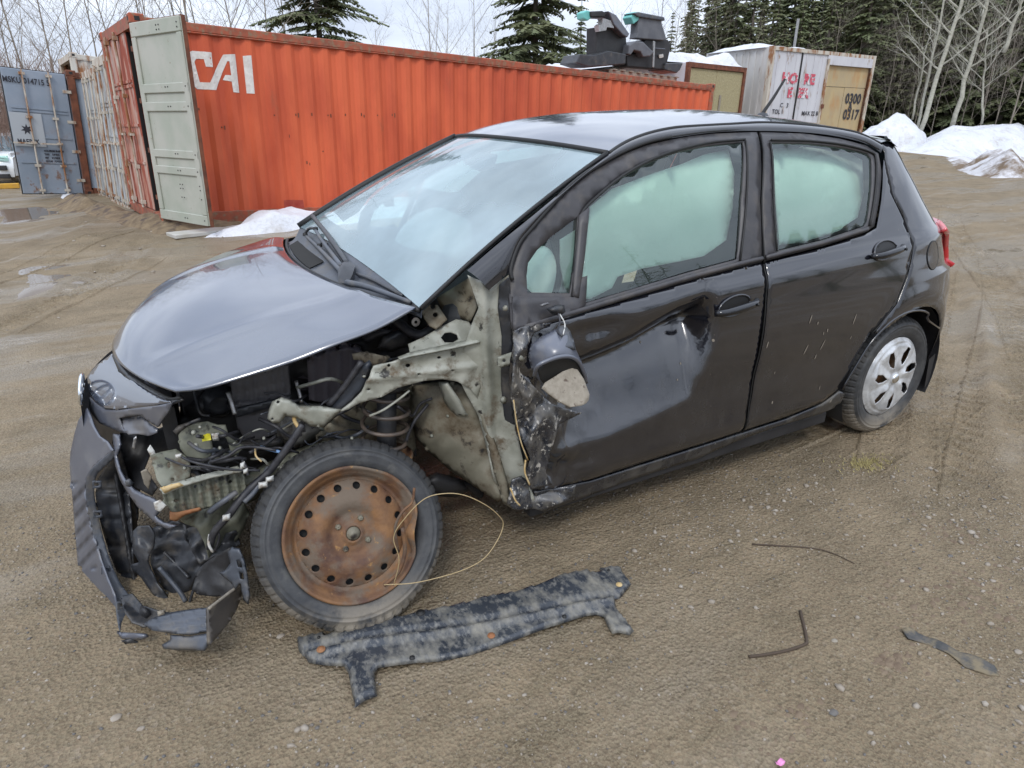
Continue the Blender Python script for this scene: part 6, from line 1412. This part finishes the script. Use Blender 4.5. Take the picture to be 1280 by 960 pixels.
# splash guards hanging under the corner
ps('splash_guard', [(166, 664), (172, 658), (186, 657), (193, 665), (191, 684), (184, 702), (188, 712), (196, 730), (210, 748), (225, 756), (231, 763), (236, 750), (242, 730), (247, 712), (256, 704), (268, 694), (276, 690), (262, 700), (252, 716), (240, 744), (234, 764), (222, 765), (205, 758), (190, 742), (176, 722), (165, 712), (163, 706), (174, 703), (166, 690)], [(166, 664, -.30), (193, 665, -.34), (184, 702, -.34), (231, 763, -.46), (276, 690, -.54), (176, 722, -.34)], M['plastic'], crumple=.03, seed=27, st=4, th=.005)
ps('splash_guard_web', [(190, 660), (215, 650), (245, 660), (258, 680), (262, 700), (250, 715), (238, 740), (231, 756), (212, 745), (196, 725), (188, 705)], [(190, 660, -.26), (262, 700, -.42), (231, 756, -.40), (215, 650, -.26)], M['plastic'], crumple=.06, seed=29, st=5)
tubep('splash_guard_rib', [(199, 709, -.38), (212, 724, -.40), (225, 740, -.43), (232, 752, -.45)], .008, M['plastic_grey']); tubep('splash_guard_rib', [(205, 690, -.33), (220, 705, -.36), (236, 722, -.42)], .006, M['plastic'])
ps('wheel_liner_front', [(246, 716), (256, 704), (276, 690), (290, 684), (302, 700), (300, 742), (270, 746), (250, 744), (240, 738)], [(246, 716, -.52), (290, 684, -.60), (300, 742, -.64), (240, 738, -.55)], M['dark'], crumple=.03, seed=31, st=5)
# lower lip: flat tray and upright end
ps('lower_tray', [(178, 780), (192, 772), (215, 765), (240, 761), (261, 759), (262, 790), (238, 794), (213, 792), (190, 788)], [(178, 780, -.60), (261, 759, -.70), (190, 788, -.66), (262, 790, -.78)], M['plastic_grey'], puff=.012, edge=6, st=3.2, relief=lambda u, v: .008*((v+u*.18) % 9 < 2.5))
ps('lower_lip', [(146, 790), (165, 791), (184, 792), (186, 796), (178, 800), (160, 800), (152, 800)], [(146, 790, -.52), (184, 796, -.62)], M['bumper'], puff=.01, edge=4, st=3); ps('lower_lip', [(204, 811), (202, 806), (212, 800), (213, 793), (238, 795), (262, 791), (262, 804), (256, 814), (240, 813), (222, 813)], [(204, 811, -.70), (262, 791, -.80), (256, 814, -.82)], M['plastic_grey'], puff=.015, edge=5, st=3.2)
ps('torn_lip_end', [(152, 801), (165, 800), (176, 806), (174, 815), (168, 812), (160, 808)], -.58, M['plastic'], crumple=.03, st=3)
ps('bumper_end_plate', [(261, 761), (262, 759), (275, 750), (290, 738), (302, 730), (302, 745), (296, 762), (285, 780), (270, 798), (262, 806)], [(261, 761, -.79), (302, 730, -.66), (262, 806, -.83), (296, 762, -.70)], mat('brownish_plastic', (.06, .055, .052), .5, var=(.09, .08, .07), vscale=12, dirt_or_sheen=(.2, .17, .13), dscale=9), st=4, th=.008)
tubep('end_plate_edge', [(261, 761, -.80), (276, 749, -.75), (292, 737, -.70), (302, 730, -.665)], .004, M['tan'])
ps('bumper_bracket', [(284, 690), (290, 683), (300, 686), (306, 700), (310, 720), (313, 745), (310, 756), (304, 750), (300, 730), (294, 738), (288, 728), (280, 722), (274, 716), (282, 712), (288, 704)], [(284, 690, -.66), (313, 745, -.74), (280, 722, -.66)], M['plastic_grey'], holes=[[(295, 700), (301, 702), (303, 710), (297, 709)], [(298, 714), (304, 717), (305, 725), (300, 724)]], puff=.012, edge=3, st=3, crumple=.01)
ps('lip_debris', [(176, 757), (190, 762), (196, 770), (182, 777), (172, 772)], -.50, M['dark'], puff=.02, edge=5, crumple=.03); ps('lip_debris', [(196, 764), (206, 762), (208, 770), (198, 773)], -.55, M['tan'], puff=.015, edge=4, st=3)
# ---- cables
W_ = M['wire']
tubep('wiring_harness', [(378, 530, -.64), (366, 550, -.64), (350, 572, -.63), (336, 590, -.62), (318, 606, -.62), (300, 625, -.64), (285, 645, -.64), (268, 665, -.62), (262, 685, -.60)], .011, W_)
tubep('wiring_harness', [(336, 584, -.6), (320, 612, -.63), (305, 628, -.65)], .008, M['plastic_grey'])
for P_, r_, mt in (([(225, 570, -.54), (240, 577, -.6), (265, 583, -.62), (290, 587, -.62), (325, 588, -.62)], .004, W_), ([(262, 578, -.58), (285, 570, -.6), (300, 560, -.6), (320, 559, -.6), (345, 563, -.62)], .005, W_),
    ([(325, 559, -.6), (338, 562, -.61), (350, 565, -.62)], .005, M['bluewire']), ([(319, 560, -.58), (320, 570, -.6), (327, 577, -.61)], .003, M['foam']), ([(303, 575, -.58), (308, 585, -.6), (310, 594, -.61)], .005, W_),
    ([(205, 572, -.50), (232, 582, -.58), (255, 584, -.6), (280, 588, -.61)], .003, W_), ([(268, 560, -.54), (266, 572, -.56), (262, 580, -.58)], .005, M['plastic_grey']),
    ([(368, 512, -.62), (368, 525, -.63), (374, 535, -.64)], .006, M['foam']), ([(374, 512, -.60), (378, 522, -.61), (380, 540, -.62)], .006, W_),
    ([(262, 640, -.62), (272, 632, -.64), (282, 625, -.65), (296, 615, -.64)], .009, M['plastic_grey']), ([(262, 668, -.60), (261, 680, -.62), (266, 690, -.62)], .004, M['white_plastic']), ([(270, 660, -.62), (274, 672, -.62), (268, 690, -.60)], .004, W_),
    ([(240, 470, -.3), (243, 490, -.34), (250, 516, -.38), (262, 520, -.4)], .005, M['plastic']), ([(285, 490, -.42), (290, 505, -.44), (294, 518, -.45)], .008, M['steel']), ([(370, 476, -.5), (374, 490, -.52), (377, 503, -.54)], .006, M['steel']),
    ([(497, 508, -.66), (515, 520, -.6), (525, 505, -.6), (540, 498, -.62)], .005, W_), ([(505, 560, -.6), (516, 530, -.6), (535, 505, -.6)], .006, W_), ([(462, 520, -.66), (480, 512, -.67), (500, 498, -.67), (512, 488, -.67)], .004, M['zinc']),
    ([(345, 545, -.5), (330, 556, -.52), (312, 566, -.55)], .006, W_), ([(410, 500, -.5), (430, 520, -.5), (455, 530, -.5)], .007, W_)):
    tubep('cable', P_, r_, mt, n=5)
for a, b, w_, h_ in ((303, 583, 3, 4), (329, 607, 6, 4), (337, 600, 5, 3.5), (307, 590, 3, 3), (223, 571, 4, 3), (283, 648, 5, 4)): ps('connector', [(a-w_, b-h_), (a+w_, b-h_-2), (a+w_, b+h_-2), (a-w_, b+h_)], -.66 if a > 250 else -.58, M['white_plastic'], puff=.012, edge=3, st=3)
r7 = random.Random(21)
for i in range(34):
    a = (r7.uniform(215, 470), 0); a = (a[0], 590-(a[0]-215)*.42+r7.uniform(-30, 34)); p_ = [(a[0], a[1], -.50)]
    for k in range(3): p_.append((p_[-1][0]+r7.uniform(8, 26)*(1 if i % 3 else -1), p_[-1][1]+r7.uniform(-14, 12), -.50-r7.uniform(0, .08)))
    tubep('cable', p_, r7.choice([.0025, .003, .004, .006]), r7.choice([W_, W_, W_, M['plastic_grey'], M['zinc']]), n=5, k=4)
for a, b in ((250, 534), (275, 560), (231, 585), (295, 572), (330, 548), (352, 586), (372, 574), (420, 556), (440, 548), (505, 470), (455, 470), (538, 436), (590, 440), (603, 465), (560, 520), (575, 560), (600, 590), (540, 545)): ps('bolt_head', hx(a, b, 2.6), -.56 if a < 400 else (-.70 if b < 480 else -.62), M['zinc'], puff=.01, edge=2, st=2.5)
ps('intake_hose', [(300, 552), (330, 548), (352, 545), (356, 556), (338, 562), (312, 566), (300, 562)], -.44, M['plastic'], puff=.04, edge=8, st=4)
ps('gearbox_casting', [(340, 520), (380, 500), (410, 505), (425, 520), (410, 545), (370, 560), (345, 552)], -.36, mat('grimy_aluminium', (.14, .135, .12), .6, var=(.22, .21, .19), vscale=30, dirt_or_sheen=(.06, .05, .04), dscale=16), puff=.08, edge=14, crumple=.05, seed=45, st=4)
# ---- scraped front edge of the door and torn sill end
ps('torn_sill_end', [(640, 600), (652, 596), (664, 606), (690, 612), (720, 606), (716, 622), (690, 634), (681, 640), (668, 636), (645, 638), (634, 630)], [(640, 600, -.80), (720, 606, -.85), (668, 636, -.82), (690, 634, -.83)], M['scrape'], crumple=.03, seed=33, st=3.6, th=.006)
M['crease'] = M['scrape']
ps('crumpled_door_edge', [(641, 414), (655, 408), (672, 405), (690, 404), (668, 416), (660, 432), (658, 455), (664, 480), (676, 492), (690, 505), (712, 512), (728, 516), (700, 530), (690, 560), (682, 590), (690, 606), (664, 612), (656, 590), (664, 575), (652, 548), (645, 520), (638, 495), (641, 460)], [(641, 414, -.83), (690, 404, -.85), (658, 455, -.872), (728, 516, -.875), (652, 548, -.855), (690, 606, -.85), (664, 612, -.84), (640, 495, -.85), (690, 560, -.87)], M['scrape'], crumple=.045, seed=35, st=3., th=.004, label='torn scraped leading edge of the front door')
tubep('edge_lining', [(642, 500, -.86), (646, 530, -.86), (652, 555, -.865), (660, 575, -.86)], .0022, M['foam']); tubep('edge_lining', [(657, 575, -.86), (656, 590, -.86), (662, 606, -.86)], .003, M['foam']); tubep('edge_lining', [(638, 610, -.82), (644, 625, -.83), (650, 632, -.83)], .003, M['foam'])
ps('door_hinge', [(621, 446), (640, 440), (652, 441), (656, 450), (640, 456), (626, 460), (621, 456)], [(621, 450, -.79), (656, 446, -.86)], M['zinc'], holes=[hx(630, 451, 2)], puff=.008, edge=3, st=3)
for a, b in ((633, 386), (630, 500)): ps('bolt_head', hx(a, b, 5), -.775 if b < 400 else -.76, M['zinc'], puff=.012, edge=4, st=3)
ps('scrape_mark', [(686, 440), (696, 432), (700, 440), (690, 448)], -.86, M['scrape'], crumple=.01, st=3)
mb = MB()
for px, py, l_, w_, sl in ((1013, 399, 13, 3, .35), (1068, 399, 17, 3, .3), (1007, 437, 16, 3.4, .35), (1028, 431, 17, 3, .4), (959, 431, 10, 3, .2), (1019, 446, 8, 3.2, .2), (1034, 413, 6, 3, 0), (1029, 417, 5, 2.4, 0), (1022, 404, 5, 3, 0), (893, 426, 5, 4, 0), (866, 461, 4, 3, 0), (965, 503, 5, 4, 0), (856, 479, 3, 3, 0), (1063, 422, 6, 2, .4), (1024, 485, 8, 1.6, .1), (968, 466, 4, 2, .2), (830, 440, 4, 3, 0), (790, 430, 4, 4, 0)):
    c = S(px, py); n = 10; k = .0022 if px > 950 else .0018; v = []
    for j in range(n):
        a = 2*PI*j/n; dx_ = math.cos(a)*w_*k*.5+math.sin(a)*l_*k*.5*sl; dz_ = math.sin(a)*l_*k*.62; x, z = c.x+dx_, c.z+dz_; yy = (door_fn(x, z)[1] if px < 950 else -hw(x, z)); v.append((x, yy-.0016, z))
    mb.add(v+[(c.x, (door_fn(c.x, c.z)[1] if px < 950 else -hw(c.x, c.z))-.003, c.z)], [(j, (j+1) % n, n) for j in range(n)])
mb.build('mud_splash', mat('dried_mud', (.22, .19, .15), .9), CAR, True)['kind'] = 'stuff'
# ---- hanging mirror
MI = empty('door_mirror', 'x', 'x'); del MI['label'], MI['category']; MI.name = 'door_mirror'; MI.parent = CAR
ps('mirror_housing', [(695, 411), (678, 419), (664, 430), (660, 445), (665, 462), (672, 474), (678, 482), (700, 480), (728, 475), (732, 470), (727, 452), (720, 437), (716, 424), (712, 416)], [(695, 411, -.92), (660, 445, -.90), (678, 482, -.93), (732, 470, -.95), (700, 450, -.96)], M['bumper'], MI, puff=.05, edge=18, st=3.2, th=.004)
ps('mirror_cavity', [(672, 462), (682, 453), (697, 448), (712, 448), (722, 452), (728, 464), (730, 476), (716, 480), (700, 478), (684, 484), (676, 476)], [(672, 462, -1.03), (722, 452, -1.035), (730, 476, -1.02), (680, 480, -1.02)], M['rubber'], MI, st=4, relief=lambda u, v: 0)
tubep('mirror_rim', [(668, 470, -1.0), (672, 458, -1.035), (684, 451, -1.045), (700, 446, -1.05), (714, 446, -1.05), (724, 453, -1.04), (730, 466, -1.03), (733, 478, -1.01)], .006, M['bumper'], MI)
ps('mirror_back_board', [(715, 460), (722, 462), (730, 474), (737, 493), (736, 500), (733, 504), (727, 507), (713, 509), (705, 505), (697, 500), (686, 492), (678, 485), (682, 478), (690, 473), (704, 464)], [(715, 460, -1.03), (737, 493, -1.07), (678, 485, -1.05), (713, 509, -1.08)], M['tan'], MI, th=.006, st=4)
ps('mirror_arm', [(697, 408), (706, 406), (713, 414), (718, 428), (720, 437), (707, 437), (702, 430), (697, 420)], [(697, 408, -.93), (720, 437, -.99), (702, 430, -.98)], M['plastic_grey'], MI, puff=.012, edge=4, st=3)
tubep('mirror_cable', [(698, 392, -.88), (700, 402, -.90), (697, 414, -.95), (703, 420, -.98)], .003, M['wire'], MI); tubep('mirror_cable', [(700, 393, -.88), (706, 405, -.92), (704, 418, -.97)], .002, M['white_plastic'], MI)
ps('mirror_foot', [(683, 386), (694, 381), (705, 381), (707, 390), (700, 395), (690, 393)], -.845, M['plastic'], CAR, puff=.03, edge=6, st=3); ps('mount_slot', [(675, 381), (685, 378), (687, 380), (677, 384)], -.835, M['bumper'], CAR, puff=.004, edge=2, st=3)
# ---- cabin
IN = M['inner']
def bxo(nm, lo, hi, m, bv=.03): mb = MB(); mb.box(lo, hi); return bevel(mb.build(nm, m, CAR), bv, 3)
bxo('floor_pan', (.55, -.70, .18), (2.95, .74, .24), M['dark'], .01); bxo('dashboard', (.28, -.64, .66), (.62, .64, .93), IN, .06)
for y in (-.37, .37):
    bxo('seat_cushion', (.95, y-.25, .36), (1.42, y+.25, .52), M['seat'], .05)
    mb = MB(); mm_ = Matrix.Translation((1.42, y, .5)) @ Matrix.Rotation(math.radians(18), 4, 'Y'); mb.box((-.06, -.25, -.06), (.08, .25, .60), mm_); mb.build('seat_backrest', M['seat'], CAR); bevel(CAR.children[-1], .05, 3)
    mb = MB(); mb.box((-.03, -.13, .62), (.07, .13, .78), mm_); bevel(mb.build('headrest', M['seat'], CAR), .03, 3)
bxo('rear_seat', (1.9, -.62, .36), (2.35, .62, .55), M['seat'], .05); bxo('rear_seat_back', (2.33, -.6, .5), (2.48, .6, 1.05), M['seat'], .05)
bxo('parcel_shelf', (2.48, -.62, .93), (2.9, .62, .95), IN, .01)
v, f = lathe([(.165, 0), (.18, .014), (.195, 0), (.18, -.014)], 36, close=True); m4 = Matrix.Translation((.72, -.37, .86)) @ Matrix.Rotation(math.radians(-65), 4, 'Y'); mesh_obj('steering_wheel', [m4 @ Vector(q) for q in v], f, M['rubber'], CAR, True)
v, f = lathe([(.001, -.02), (.1, -.015), (.19, 0), (.15, .09), (.001, .12)], 24); mesh_obj('driver_airbag', [m4 @ Vector((a*.9, b*.9, -c)) for a, b, c in v], f, M['airbag'], CAR, True)
m4 = Matrix.Translation((.66, .36, .9)) @ Matrix.Rotation(math.radians(-40), 4, 'Y'); v, f = lathe([(.001, -.1), (.2, -.08), (.27, .02), (.2, .12), (.001, .16)], 24); mesh_obj('passenger_airbag', [m4 @ Vector((a*.7, b, c)) for a, b, c in v], f, M['airbag'], CAR, True)
# curtain airbags hanging inside the side windows
ca = [(738, 258), (765, 236), (815, 217), (852, 205), (880, 193), (910, 187), (918, 215), (916, 260), (908, 300), (880, 320), (852, 326), (802, 336), (772, 346), (765, 360), (738, 374), (726, 372), (732, 320)]
def fold(u, v): return .0035*math.sin(u*.10-v*.05+5*float(vnoise(np.array(u*.014), np.array(v*.012))))+.016*facet(u, v, 46., 1.)+.006*math.sin((u+v*.8)*.17)*float(sstep(0, .3, vnoise(np.array(u*.02+4), np.array(v*.02))))
ps('curtain_airbag', ca, [(738, 258, -.62), (910, 187, -.52), (908, 300, -.68), (738, 374, -.72)], M['airbag'], relief=fold, st=7, th=.008)
ps('curtain_airbag', [(966, 186), (1010, 184), (1060, 190), (1078, 200), (1080, 240), (1072, 272), (1040, 292), (1000, 303), (975, 306), (970, 250)], [(966, 186, -.52), (1078, 200, -.53), (1072, 272, -.68), (975, 306, -.70)], M['airbag'], relief=fold, st=7, th=.008)
ps('curtain_airbag', [(700, 300), (722, 286), (719, 330), (712, 362), (706, 362), (700, 330)], -.66, M['airbag'], relief=fold, st=5)
for sg in (1,):
    o = sheet('curtain_airbag', [(.6, .95), (2.1, .97), (2.1, 1.25), (1.6, 1.33), (1.0, 1.25)], lambda x, z: (x, .60-.35*(z-.9)+.02*math.sin(x*14), z), M['airbag'], CAR, .08)
face_cam(sheet('headliner', [(.98, -.50), (2.6, -.48), (2.6, .48), (.98, .50)], lambda x, y: (x, y, 1.35+.06*min(1, (x-.9)*1.4)-.05*(y/.5)**2), mat('headliner_fabric', (.4, .42, .4), .9), CAR, .12))
ps('sensor_mirror', [(583, 200), (600, 190), (622, 193), (618, 210), (600, 214), (588, 210)], .02, mat('grey_mirror_back', (.13, .15, .16), .5), puff=.03, edge=6, st=4)
# underbody parts
for y in (-.72, .72): bxo('underbody_rail', (.5, y-.05 if y < 0 else y-.03, .14), (2.1, y+.05, .2), M['dark'], .01)
mb = MB(); mb.tube([(2.51, -.7, .3), (2.51, .7, .3)], .04, 10); mb.build('rear_axle', M['rust'], CAR)
bxo('exhaust_silencer', (2.7, .1, .22), (3.0, .6, .36), M['rust'], .04)
# far side fenders and front
o = sheet('far_fender', [(-.52, .60), (-.5, .75), (-.3, .83), (-.05, .91), (.2, .95), (.45, .95), (.45, .25), (.38, .25), (.36, .40), (.26, .56), (.10, .64), (-.08, .64), (-.24, .56), (-.34, .42), (-.45, .42)], lambda x, z: (x, min(hw(.5, z), .70+.2*(x+.55)+.08), z), M['paint'], CAR, .06)
o = sheet('far_bumper_side', [(-.45, .42), (-.5, .6), (-.62, .60), (-.72, .55), (-.72, .2), (-.45, .2)], lambda x, z: (x, .78+.35*(x+.45), z), M['bumper'], CAR, .06)
v = []; 
for z in (.2, .35, .5, .6): 
    for y in np.linspace(-.02, .70, 9): v.append((-.80+.18*(y/.7)**2-.02*math.sin(z*6), y, z))
mesh_obj('far_bumper_cover', v, [(i*9+k, i*9+k+1, (i+1)*9+k+1, (i+1)*9+k) for i in range(3) for k in range(8)], M['bumper'], CAR, True)

# ================================================================== things on the ground
def G(px, py): 
    q = at(px, py, z=0.)
    return at(px, py, z=float(gh(q.x, q.y)))
def gsheet(name, poly, m, fz, st=.02, th=.004, holes=()):
    P = [G(*p) for p in poly]; o = sheet(name, [(q.x, q.y) for q in P], lambda x, y: (x, y, float(gh(x, y, False))+fz(x, y)), m, None, st, [[(G(*p).x, G(*p).y) for p in h] for h in holes])
    if sum(p.normal.z*p.area for p in o.data.polygons) < 0: o.data.flip_normals()
    solid(o, th, -1); return o
ZU = lambda L_: [(350+a*.3594, 690+b*.3594) for a, b in L_]
SH = [(60, 305), (155, 292), (160, 300), (205, 285), (250, 283), (330, 262), (400, 245), (470, 225), (480, 218), (540, 205), (640, 180), (720, 158), (830, 145), (850, 137), (920, 115), (1000, 90), (1065, 75), (1085, 82), (1115, 78), (1110, 65), (1150, 55), (1185, 58), (1190, 72), (1222, 120), (1180, 165), (1160, 182), (1170, 210), (1200, 250), (1230, 290), (1215, 305), (1180, 297), (1155, 300), (1140, 275), (1125, 240), (1100, 232), (1060, 238), (940, 275), (800, 320), (650, 365), (560, 387), (480, 400), (345, 422), (330, 440), (338, 500), (340, 520), (300, 535), (265, 560), (255, 520), (240, 440), (225, 415), (160, 408), (100, 395), (65, 345)]
SHp = ZU(SH)
SHw = [(G(*p).x, G(*p).y) for p in SHp]; edg = edged(SHw)
sa = G(*ZU([(100, 380)])[0]); sb = G(*ZU([(1150, 190)])[0])
def shz(x, y):
    t = ((x-sa.x)*(sb.x-sa.x)+(y-sa.y)*(sb.y-sa.y))/((sb.x-sa.x)**2+(sb.y-sa.y)**2); n_ = ((x-sa.x)*(sb.y-sa.y)-(y-sa.y)*(sb.x-sa.x))/math.hypot(sb.x-sa.x, sb.y-sa.y)
    z = .022+.008*math.sin(t*9)+.014*math.exp(-((n_-.0)/.012)**2)-.010*math.exp(-((n_+.03)/.012)**2)+.010*float(fbm(np.array(x*5), np.array(y*5), 2))+.02*max(0, t-.8)
    return z-.012*(1-min(1, edg(x, y)/.004))
shd = gsheet('splash_shield', SHp, M['shield'], shz, .011, .003)
tag(shd, 'long muddy black plastic splash shield lying on the ground beside the front wheel', 'car part')
for a, b, r_, mt in ((148, 375, 14, M['rust_orange']), (735, 307, 13, M['rust_orange']), (1178, 132, 12, M['foam']), (138, 320, 5, M['rubber']), (490, 233, 16, M['rubber']), (462, 396, 9, M['rubber']), (988, 250, 8, M['rubber']), (1142, 80, 5, M['rubber'])):
    px, py = ZU([(a, b)])[0]; q = G(px, py); k = r_*.3594*1.9/F_PX
    v, f = lathe([(.0005, .005), (k*.5, .006), (k*.55, .003), (k, .003), (k*1.05, 0)], 14); z0 = float(gh(q.x, q.y, False))+shz(q.x, q.y)+.001
    mesh_obj('clip' if mt != M['rubber'] else 'grommet', [(q.x+x, q.y+y, z0+z) for x, y, z in v], f, mt, shd, True)
# wire loop
P = [at(492, 732, y=-.90), at(499, 700, y=-.915), at(492, 672, y=-.91), at(506, 648, y=-.93), at(530, 624, y=-.95), at(555, 617, y=-.97), at(580, 619, y=-.98), at(605, 630, y=-.98), at(622, 643, y=-.97), at(629, 655, y=-.96), at(622, 675, y=-.97), at(605, 698, y=-.99), at(580, 712, y=-1.0), at(548, 722, y=-1.0), at(515, 729, y=-.97), at(480, 731, y=-.93)]
mb = MB(); mb.tube(smoothpath(P, 6), .0014, 6); tag(mb.build('wire_loop', mat('beige_wire', (.42, .32, .17), .5), None, True), 'thin beige wire bent in a loop from the rusty front wheel', 'wire')
# debris
def gtube(pts, r, m, name, label, cat, r1=None):
    P = [G(*p)+Vector((0, 0, r*.7)) for p in pts]; mb = MB(); mb.tube(smoothpath(P, 4), r, 6, True, r1); return tag(mb.build(name, m, None, True), label, cat)
gtube([(936, 822), (960, 819), (985, 814), (1005, 807), (1008, 802), (1005, 785), (1000, 765)], .005, M['stick'], 'rubber_strip', 'thin dark L-shaped strip lying on the mud', 'strip')
gtube([(940, 681), (975, 683), (1015, 686), (1040, 692), (1068, 705)], .0035, M['stick'], 'twig', 'long thin twig on the wet ground right of the shield', 'twig', .0015)
fl3 = gsheet('flat_strip', [(1126, 790), (1136, 786), (1148, 793), (1170, 800), (1200, 817), (1225, 823), (1243, 833), (1249, 846), (1235, 845), (1206, 835), (1185, 818), (1160, 806), (1135, 800)], M['tar'], lambda x, y: .004+.012*float(fbm(np.array(x*14), np.array(y*14), 2)), .012, .003)
tag(fl3, 'flattened dark grey strip of debris at the lower right', 'debris')
def rock(px, py, s, m, label, seed):
    r_ = random.Random(seed); q = G(px, py); v, f = lathe([(.001, .5), (.55, .42), (.95, .1), (1, -.1), (.6, -.4)], 9)
    v = [(q.x+x*s*r_.uniform(.85, 1.15)*1.3, q.y+y*s*r_.uniform(.85, 1.15), q.z+z*s*.7+s*.1) for x, y, z in v]
    return tag(mesh_obj('stone', v, f, m, None, True), label, 'stone')
rock(1042, 891, .011, M['pebble_dark'], 'dark flat stone below the L-shaped strip', 1); rock(1188, 695, .008, M['pebble_dark'], 'small dark stone on the wet ground at the right', 2); rock(351, 795, .010, M['pebble'], 'light stone just left of the shield end', 3)
rock(1043, 801, .008, M['tan'], 'small brown stone right of the L-shaped strip', 4); rock(176, 911, .008, M['pebble'], 'white pebble near the bottom left corner', 5); rock(1273, 815, .010, M['pebble'], 'white pebble at the right edge', 6); rock(145, 897, .012, M['pebble'], 'pale pebble beside the white one, bottom left', 7)
o = gsheet('wrapper', [(968, 957), (974, 953), (981, 956), (979, 960), (970, 961)], mat('pink_plastic', (.7, .25, .5), .4), lambda x, y: .008+.004*math.sin(x*300), .006, .001); tag(o, 'tiny pink and white wrapper scrap at the bottom edge', 'litter')
mo = MB(); r_ = random.Random(2)
for i in range(900):
    a = r_.gauss(0, 1); b = r_.gauss(0, 1); q = G(1088+a*16, 579+b*5); h = r_.uniform(.004, .016); d = r_.uniform(0, 6.28); mo.add([(q.x-.003, q.y, q.z), (q.x+.003, q.y, q.z), (q.x+math.cos(d)*.01, q.y+math.sin(d)*.01, q.z+h)], [(0, 1, 2)])
tag(mo.build('moss', mat('yellow_moss', (.30, .26, .10), .9, var=(.4, .33, .15), vscale=60), None), 'yellowish moss and straw patch behind the rear wheel', 'moss', kind='stuff')
# clods and ruts of mud
r_ = random.Random(12); mo = MB()
for (cx_, cy_, sx_, sy_, n_) in ((1120, 828, 18, 8, 60), (1215, 740, 60, 25, 140), (1200, 500, 50, 14, 60), (150, 330, 90, 22, 90), (1190, 665, 30, 10, 40), (980, 900, 30, 20, 30)):
    for i in range(n_):
        q = G(cx_+r_.gauss(0, 1)*sx_, cy_+r_.gauss(0, 1)*sy_); s = r_.uniform(.004, .014); n0 = 6
        v = [(q.x+math.cos(k*PI/3)*s*r_.uniform(.6, 1.6), q.y+math.sin(k*PI/3)*s*r_.uniform(.6, 1.3), q.z-.002) for k in range(6)]+[(q.x+r_.uniform(-.3, .3)*s, q.y, q.z+s*r_.uniform(.4, .9))]
        mo.add(v, [(k, (k+1) % 6, 6) for k in range(6)])
tag(mo.build('mud_clods', mat('mud_clods', (.13, .09, .06), .8, var=(.2, .15, .1), vscale=40), None, True), 'small dark clods of mud on the yard', 'mud', kind='stuff')
